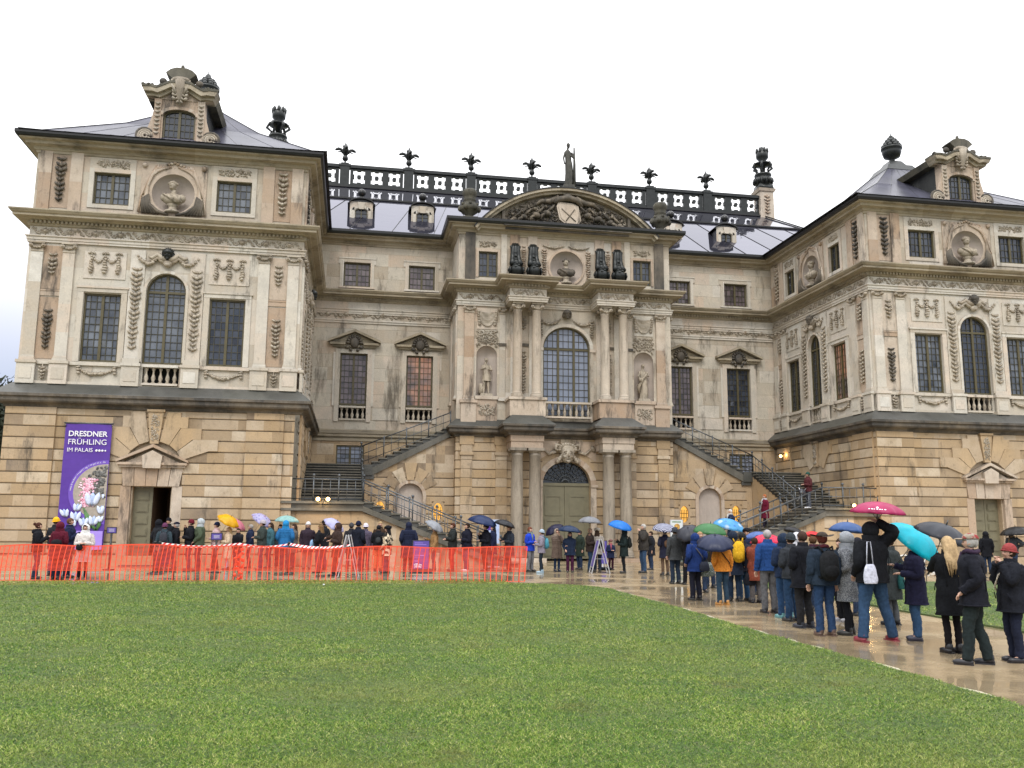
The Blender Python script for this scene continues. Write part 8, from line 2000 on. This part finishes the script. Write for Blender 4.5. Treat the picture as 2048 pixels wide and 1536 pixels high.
UMBRELLAS = [
 ([-15.708, -4.175, 1.983], (0.55, -0.35, 1), 0.451, (0.85, 0.48, 0.01), 'yellow umbrella tilted to the right over the cream coat', 'c2', 1, {}),
 ([-15.604, -2.678, 1.869], (0.6, -0.2, 1), 0.45, (0.7, 0.24, 0.32), 'pink umbrella behind the yellow umbrella', 'c3', 0, {}),
 ([-14.631, -2.358, 2.04], (0.65, -0.35, 1), 0.477, (0.52, 0.5, 0.75), 'white and violet floral umbrella tilted behind the pale beanie', 'd2', 1, {'pattern': 'floral'}),
 ([-13.768, -2.206, 2.071], (0.05, 0, 1), 0.492, (0.36, 0.62, 0.6), 'mint green umbrella above the bright blue jacket', 'e3', 0, {}),
 ([-11.713, -8.243, 1.81], (0.65, -0.4, 1), 0.407, (0.52, 0.52, 0.78), 'pale lilac umbrella behind the brown hooded coat', 'g1', 1, {}),
 ([-7.969, -4.657, 1.822], (0.62, -0.3, 1), 0.422, (0.36, 0.38, 0.42), 'light grey umbrella tilted over the camel coat', 'k1', 1, {}),
 ([-6.267, -5.541, 2.093], (0.22, -0.15, 1), 0.574, (0.015, 0.035, 0.12), 'big navy umbrella over the man in the long black coat', 'm1', 1, {}),
 ([-5.417, -5.55, 1.931], (0.28, 0, 1), 0.427, (0.03, 0.032, 0.04), 'small black umbrella over the slate trench coat', 'n1', 1, {}),
 ([-3.469, -4.87, 1.724], (-0.6, -0.2, 1), 0.408, (0.012, 0.012, 0.05), 'dark navy umbrella held low behind the taupe coat', 'p1', 1, {}),
 ([-3.107, -6.366, 1.738], (0.1, 0, 1), 0.451, (0.015, 0.04, 0.11), 'navy umbrella over the woman in plum trousers', 'p2', 0, {}),
 ([-2.119, -5.584, 2.096], (0.05, 0, 1), 0.474, (0.28, 0.29, 0.32), 'grey umbrella with a pink tip over the couple left of the portal column', 'q1', 0, {}),
 ([-1.238, -6.855, 1.918], (0.2, -0.25, 1), 0.479, (0.01, 0.22, 0.75), 'bright blue umbrella in front of the portal column', 'r2', 1, {}),
 ([-0.237, -8.792, 1.82], (0.02, -0.2, 1), 0.454, (0.02, 0.025, 0.12), 'navy umbrella with white stripes on the wet court', 't1', 0, {'pattern': 'stripe'}),
 ([-1.357, -14.008, 1.64], (-0.42, -0.6, 1), 0.418, (0.045, 0.048, 0.065), 'dark grey umbrella tilted towards the camera behind the blue raincoat', 't3', 0, {}),
 ([-1.427, -15.911, 1.758], (0.05, -0.15, 1), 0.49, (0.06, 0.22, 0.075), 'green umbrella in the middle of the crowd', 'u2', 0, {}),
 ([1.442, -10.679, 1.971], (0.18, -0.2, 1), 0.583, (0.1, 0.4, 0.72), 'sky blue umbrella with star pattern above the crowd', 'v4', 0, {'pattern': 'stars'}),
 ([-2.97, -19.918, 1.442], (-0.12, -0.35, 1), 0.455, (0.025, 0.035, 0.09), 'dark blue umbrella low over the mustard orange jacket', 'v1', 0, {}),
 ([0.009, -15.856, 1.549], (0.05, 0, 1), 0.408, (0.09, 0.17, 0.45), 'mid blue umbrella behind the bright red-pink umbrella', 'w1', 0, {}),
 ([-0.856, -18.156, 1.483], (0, 0, 1), 0.448, (0.8, 0.03, 0.1), 'bright red-pink umbrella behind the grey-haired man', 'w1', 1, {}),
 ([4.163, -9.939, 1.71], (0.35, 0, 1), 0.385, (0.03, 0.03, 0.035), 'flat black umbrella beyond the crowd', None, 1, {}),
 ([4.001, -11.563, 1.572], (0.2, 0, 1), 0.347, (0.75, 0.03, 0.04), 'red umbrella hidden behind the man in the black wool coat', None, 1, {}),
 ([-0.692, -21.73, 1.754], (0.1, 0, 1), 0.404, (0.05, 0.12, 0.33), 'dusty blue umbrella behind the tweed coat', 'z3', 1, {}),
 ([-2.603, -25.973, 2.037], (0.05, -0.05, 1), 0.455, (0.5, 0.03, 0.14), 'large magenta umbrella held high over the tall black jacket', 'A1', 1, {'hand': 0.34, 'dome': 0.42}),
 ([-1.635, -25.727, 1.541], (0.55, -0.66, 1), 0.514, (0.0, 0.52, 0.66), 'bright turquoise umbrella tilted over the padded coat', 'B1', 1, {'dome': 0.52}),
 ([-2.033, -26.921, 1.657], (0.28, -0.3, 1), 0.441, (0.045, 0.05, 0.065), 'dark grey umbrella above the long blonde hair', 'C1', 0, {}),
 ([13.842, -8.753, 1.826], (-0.1, 0, 1), 0.578, (0.02, 0.02, 0.022), 'black umbrella at the right edge beyond the red beanie', 'F2', 0, {}),
]
LABELP = {}
rnd.seed(99)
held = {}
for u in UMBRELLAS:
    ax = Vector(u[1]).normalized(); ap = Vector(u[0]); held.setdefault(u[5], {})[u[6]] = tuple(ap - ax * u[7].get('hand', .76))
MT = {}
for key, x, y, z, h, fa, label, kw in PEOPLE:
    kw = dict(kw)
    if key in held:
        ar = list(kw.get('arms', ('down', 'down')))
        for i, t in held[key].items(): ar[i] = t
        kw['arms'] = tuple(ar)
    MT[key] = person(x, y, z, h, fa, label, **kw)[1]
for ap, ax, r, col, label, key, arm, kw in UMBRELLAS: umbrella(ap, ax, r, col, label, **kw)
# magenta umbrella carries a small white crest and a line of lettering on its near panel
T = [o for o in COL.objects if o.get('label', '').startswith('large magenta')][0]
m = MB(Frame((0, 0, 0), (.85, -.53), (-.53, -.85))); m.tone = .5
for i, w in enumerate((.022, .03, .02, .026, .03, .018, .028)): x0 = -.135 + i * .04; m.poly([(x0, .430, -.137), (x0 + w, .430, -.137), (x0 + w, .418, -.124), (x0, .418, -.124)])
m.poly([(-.014, .410, -.116), (.014, .410, -.116), (.022, .392, -.10), (0, .377, -.088), (-.022, .392, -.10)])
m.build('printed_crest', 'white_print', T)
Wd = lambda k, v: MT[k] @ Vector(v)
# ---- bags
backpack(MT['a3'], BLK_ := (.015, .016, .02), 'black shoulder bag on the back of the burgundy coat', (.05, -.20, 1.10), (.17, .07, .11), 'shoulder_bag', 'bag')
backpack(MT['a5'], BLK_, 'black handbag held in front of the white hooded coat', (.06, .21, 1.02), (.14, .06, .11), 'handbag', 'bag')
backpack(MT['b2'], (.05, .055, .07), 'grey rucksack on the grey-blue jacket by the open door', (.03, -.2, 1.2))
backpack(MT['f2'], (.22, .36, .55), 'light blue bag carried between the white beanie and the light brown hair', (-.12, .24, 1.02), (.11, .07, .17), 'tote_bag', 'bag')
backpack(MT['i1'], (.05, .055, .06), 'small dark rucksack with silver chain on the black coat above the mesh', (.02, -.18, 1.15), (.10, .06, .12))
backpack(MT['j1'], (.62, .50, .45), 'cream paper bag held beside the navy parka', (.25, .12, .82), (.08, .05, .14), 'paper_bag', 'bag')
backpack(MT['o2'], (.06, .24, .32), 'teal and black rucksack on the lilac-grey jacket', (0, -.21, 1.18))
backpack(MT['q2'], BLK_, 'black shoulder bag on the beige-grey coat', (.10, -.18, 1.10), (.12, .06, .14), 'shoulder_bag', 'bag')
backpack(MT['r2'], (.02, .025, .025), 'black rucksack under the bright blue umbrella', (0, -.22, 1.2))
backpack(MT['s1'], (.015, .015, .018), 'black rucksack on the grey-haired man by the poster', (.05, -.2, 1.12), (.12, .09, .2))
backpack(MT['t1'], (.14, .08, .05), 'brown shoulder bag under the striped umbrella', (0, -.19, 1.18), (.12, .06, .14), 'shoulder_bag', 'bag')
backpack(MT['v2'], (.62, .36, .02), 'mustard yellow rucksack with long straps in the crowd', (.10, -.23, 1.22), (.15, .10, .27))
backpack(MT['z1'], (.018, .019, .022), 'big black rucksack on the man in the leather hat', (0, -.24, 1.18), (.165, .11, .26))
p_ = Wd('u1', (.33, -.06, .98)); handbag(p_, R_(20), (.05, .09, .05), 'green and white patterned shopping bag between raincoat and orange jacket', (.18, .08, .17), .3, 'tweed')
p_ = Wd('w1', (-.16, .02, .80)); handbag(p_, R_(10), (.012, .013, .02), 'black leather handbag beside the grey jeans', (.14, .06, .15), .16)
p_ = Wd('A1', (-.17, -.19, 1.12)); handbag(p_, R_(5), (.60, .62, .74), 'white cloth shopping bag hanging on the tall black jacket', (.125, .03, .155), .36)
p_ = Wd('A2', (.02, -.20, 1.0)); handbag(p_, R_(70), (.02, .10, .10), 'teal bag behind the tall man in the black jacket', (.12, .05, .14), .2)
p_ = Wd('u1', (.14, -.19, 1.0)); handbag(p_, R_(0), (.03, .035, .055), 'dark grey shoulder bag on the royal blue raincoat', (.13, .05, .11), .12)
p_ = Wd('v3', (.2, -.05, 1.0)); handbag(p_, R_(0), (.06, .12, .07), 'small green bag right of the yellow rucksack', (.07, .04, .12), .2)
# folded pushchair on the stairs
q = Wd('G3', (-.05, .34, .35)); T = thing('pushchair', 'folded black pushchair carried down the right stairs', 'pushchair', q); m = MB()
for a, b in (((-.3, 0, 0), (.25, 0, .7)), ((.25, 0, 0), (-.2, 0, .65)), ((.25, 0, .7), (.35, 0, .85))): m.tube([a, b], .014, 6)
m.build('frame', 'alu', T); m = MB(); m.smooth = True; m.ell((0, 0, .38), (.18, .14, .25), .5, True); m.build('seat', 'sign_dark', T)
for x in (-.3, .25): m = MB(); m.tube([(x + .1 * math.cos(a), 0, .02 + .1 * math.sin(a)) for a in [i * math.pi / 6 for i in range(13)]], .018, 6, caps=False); m.build('wheel', 'gutter', T)
# closed clear umbrella lying before the portal and a dark bag on the wet ground
T = thing('bag_on_ground', 'dark bag lying on the wet court beside the child', 'bag', (-1.2, -4.4, .0)); m = MB(); sbox(m, (0, 0, .06), (.32, .16, .07), .3); m.build('bag', cloth((.015, .016, .022)), T)
# ---- lettering on curves is turned into meshes so that each word stands as real geometry
dg = bpy.context.evaluated_depsgraph_get()
for o in [o for o in COL.objects if o.type == 'FONT']:
    me = bpy.data.meshes.new_from_object(o.evaluated_get(dg)); n = bpy.data.objects.new('lettering', me); COL.objects.link(n)
    n.parent = o.parent; n.location = o.location; n.rotation_euler = o.rotation_euler
    bpy.data.objects.remove(o)
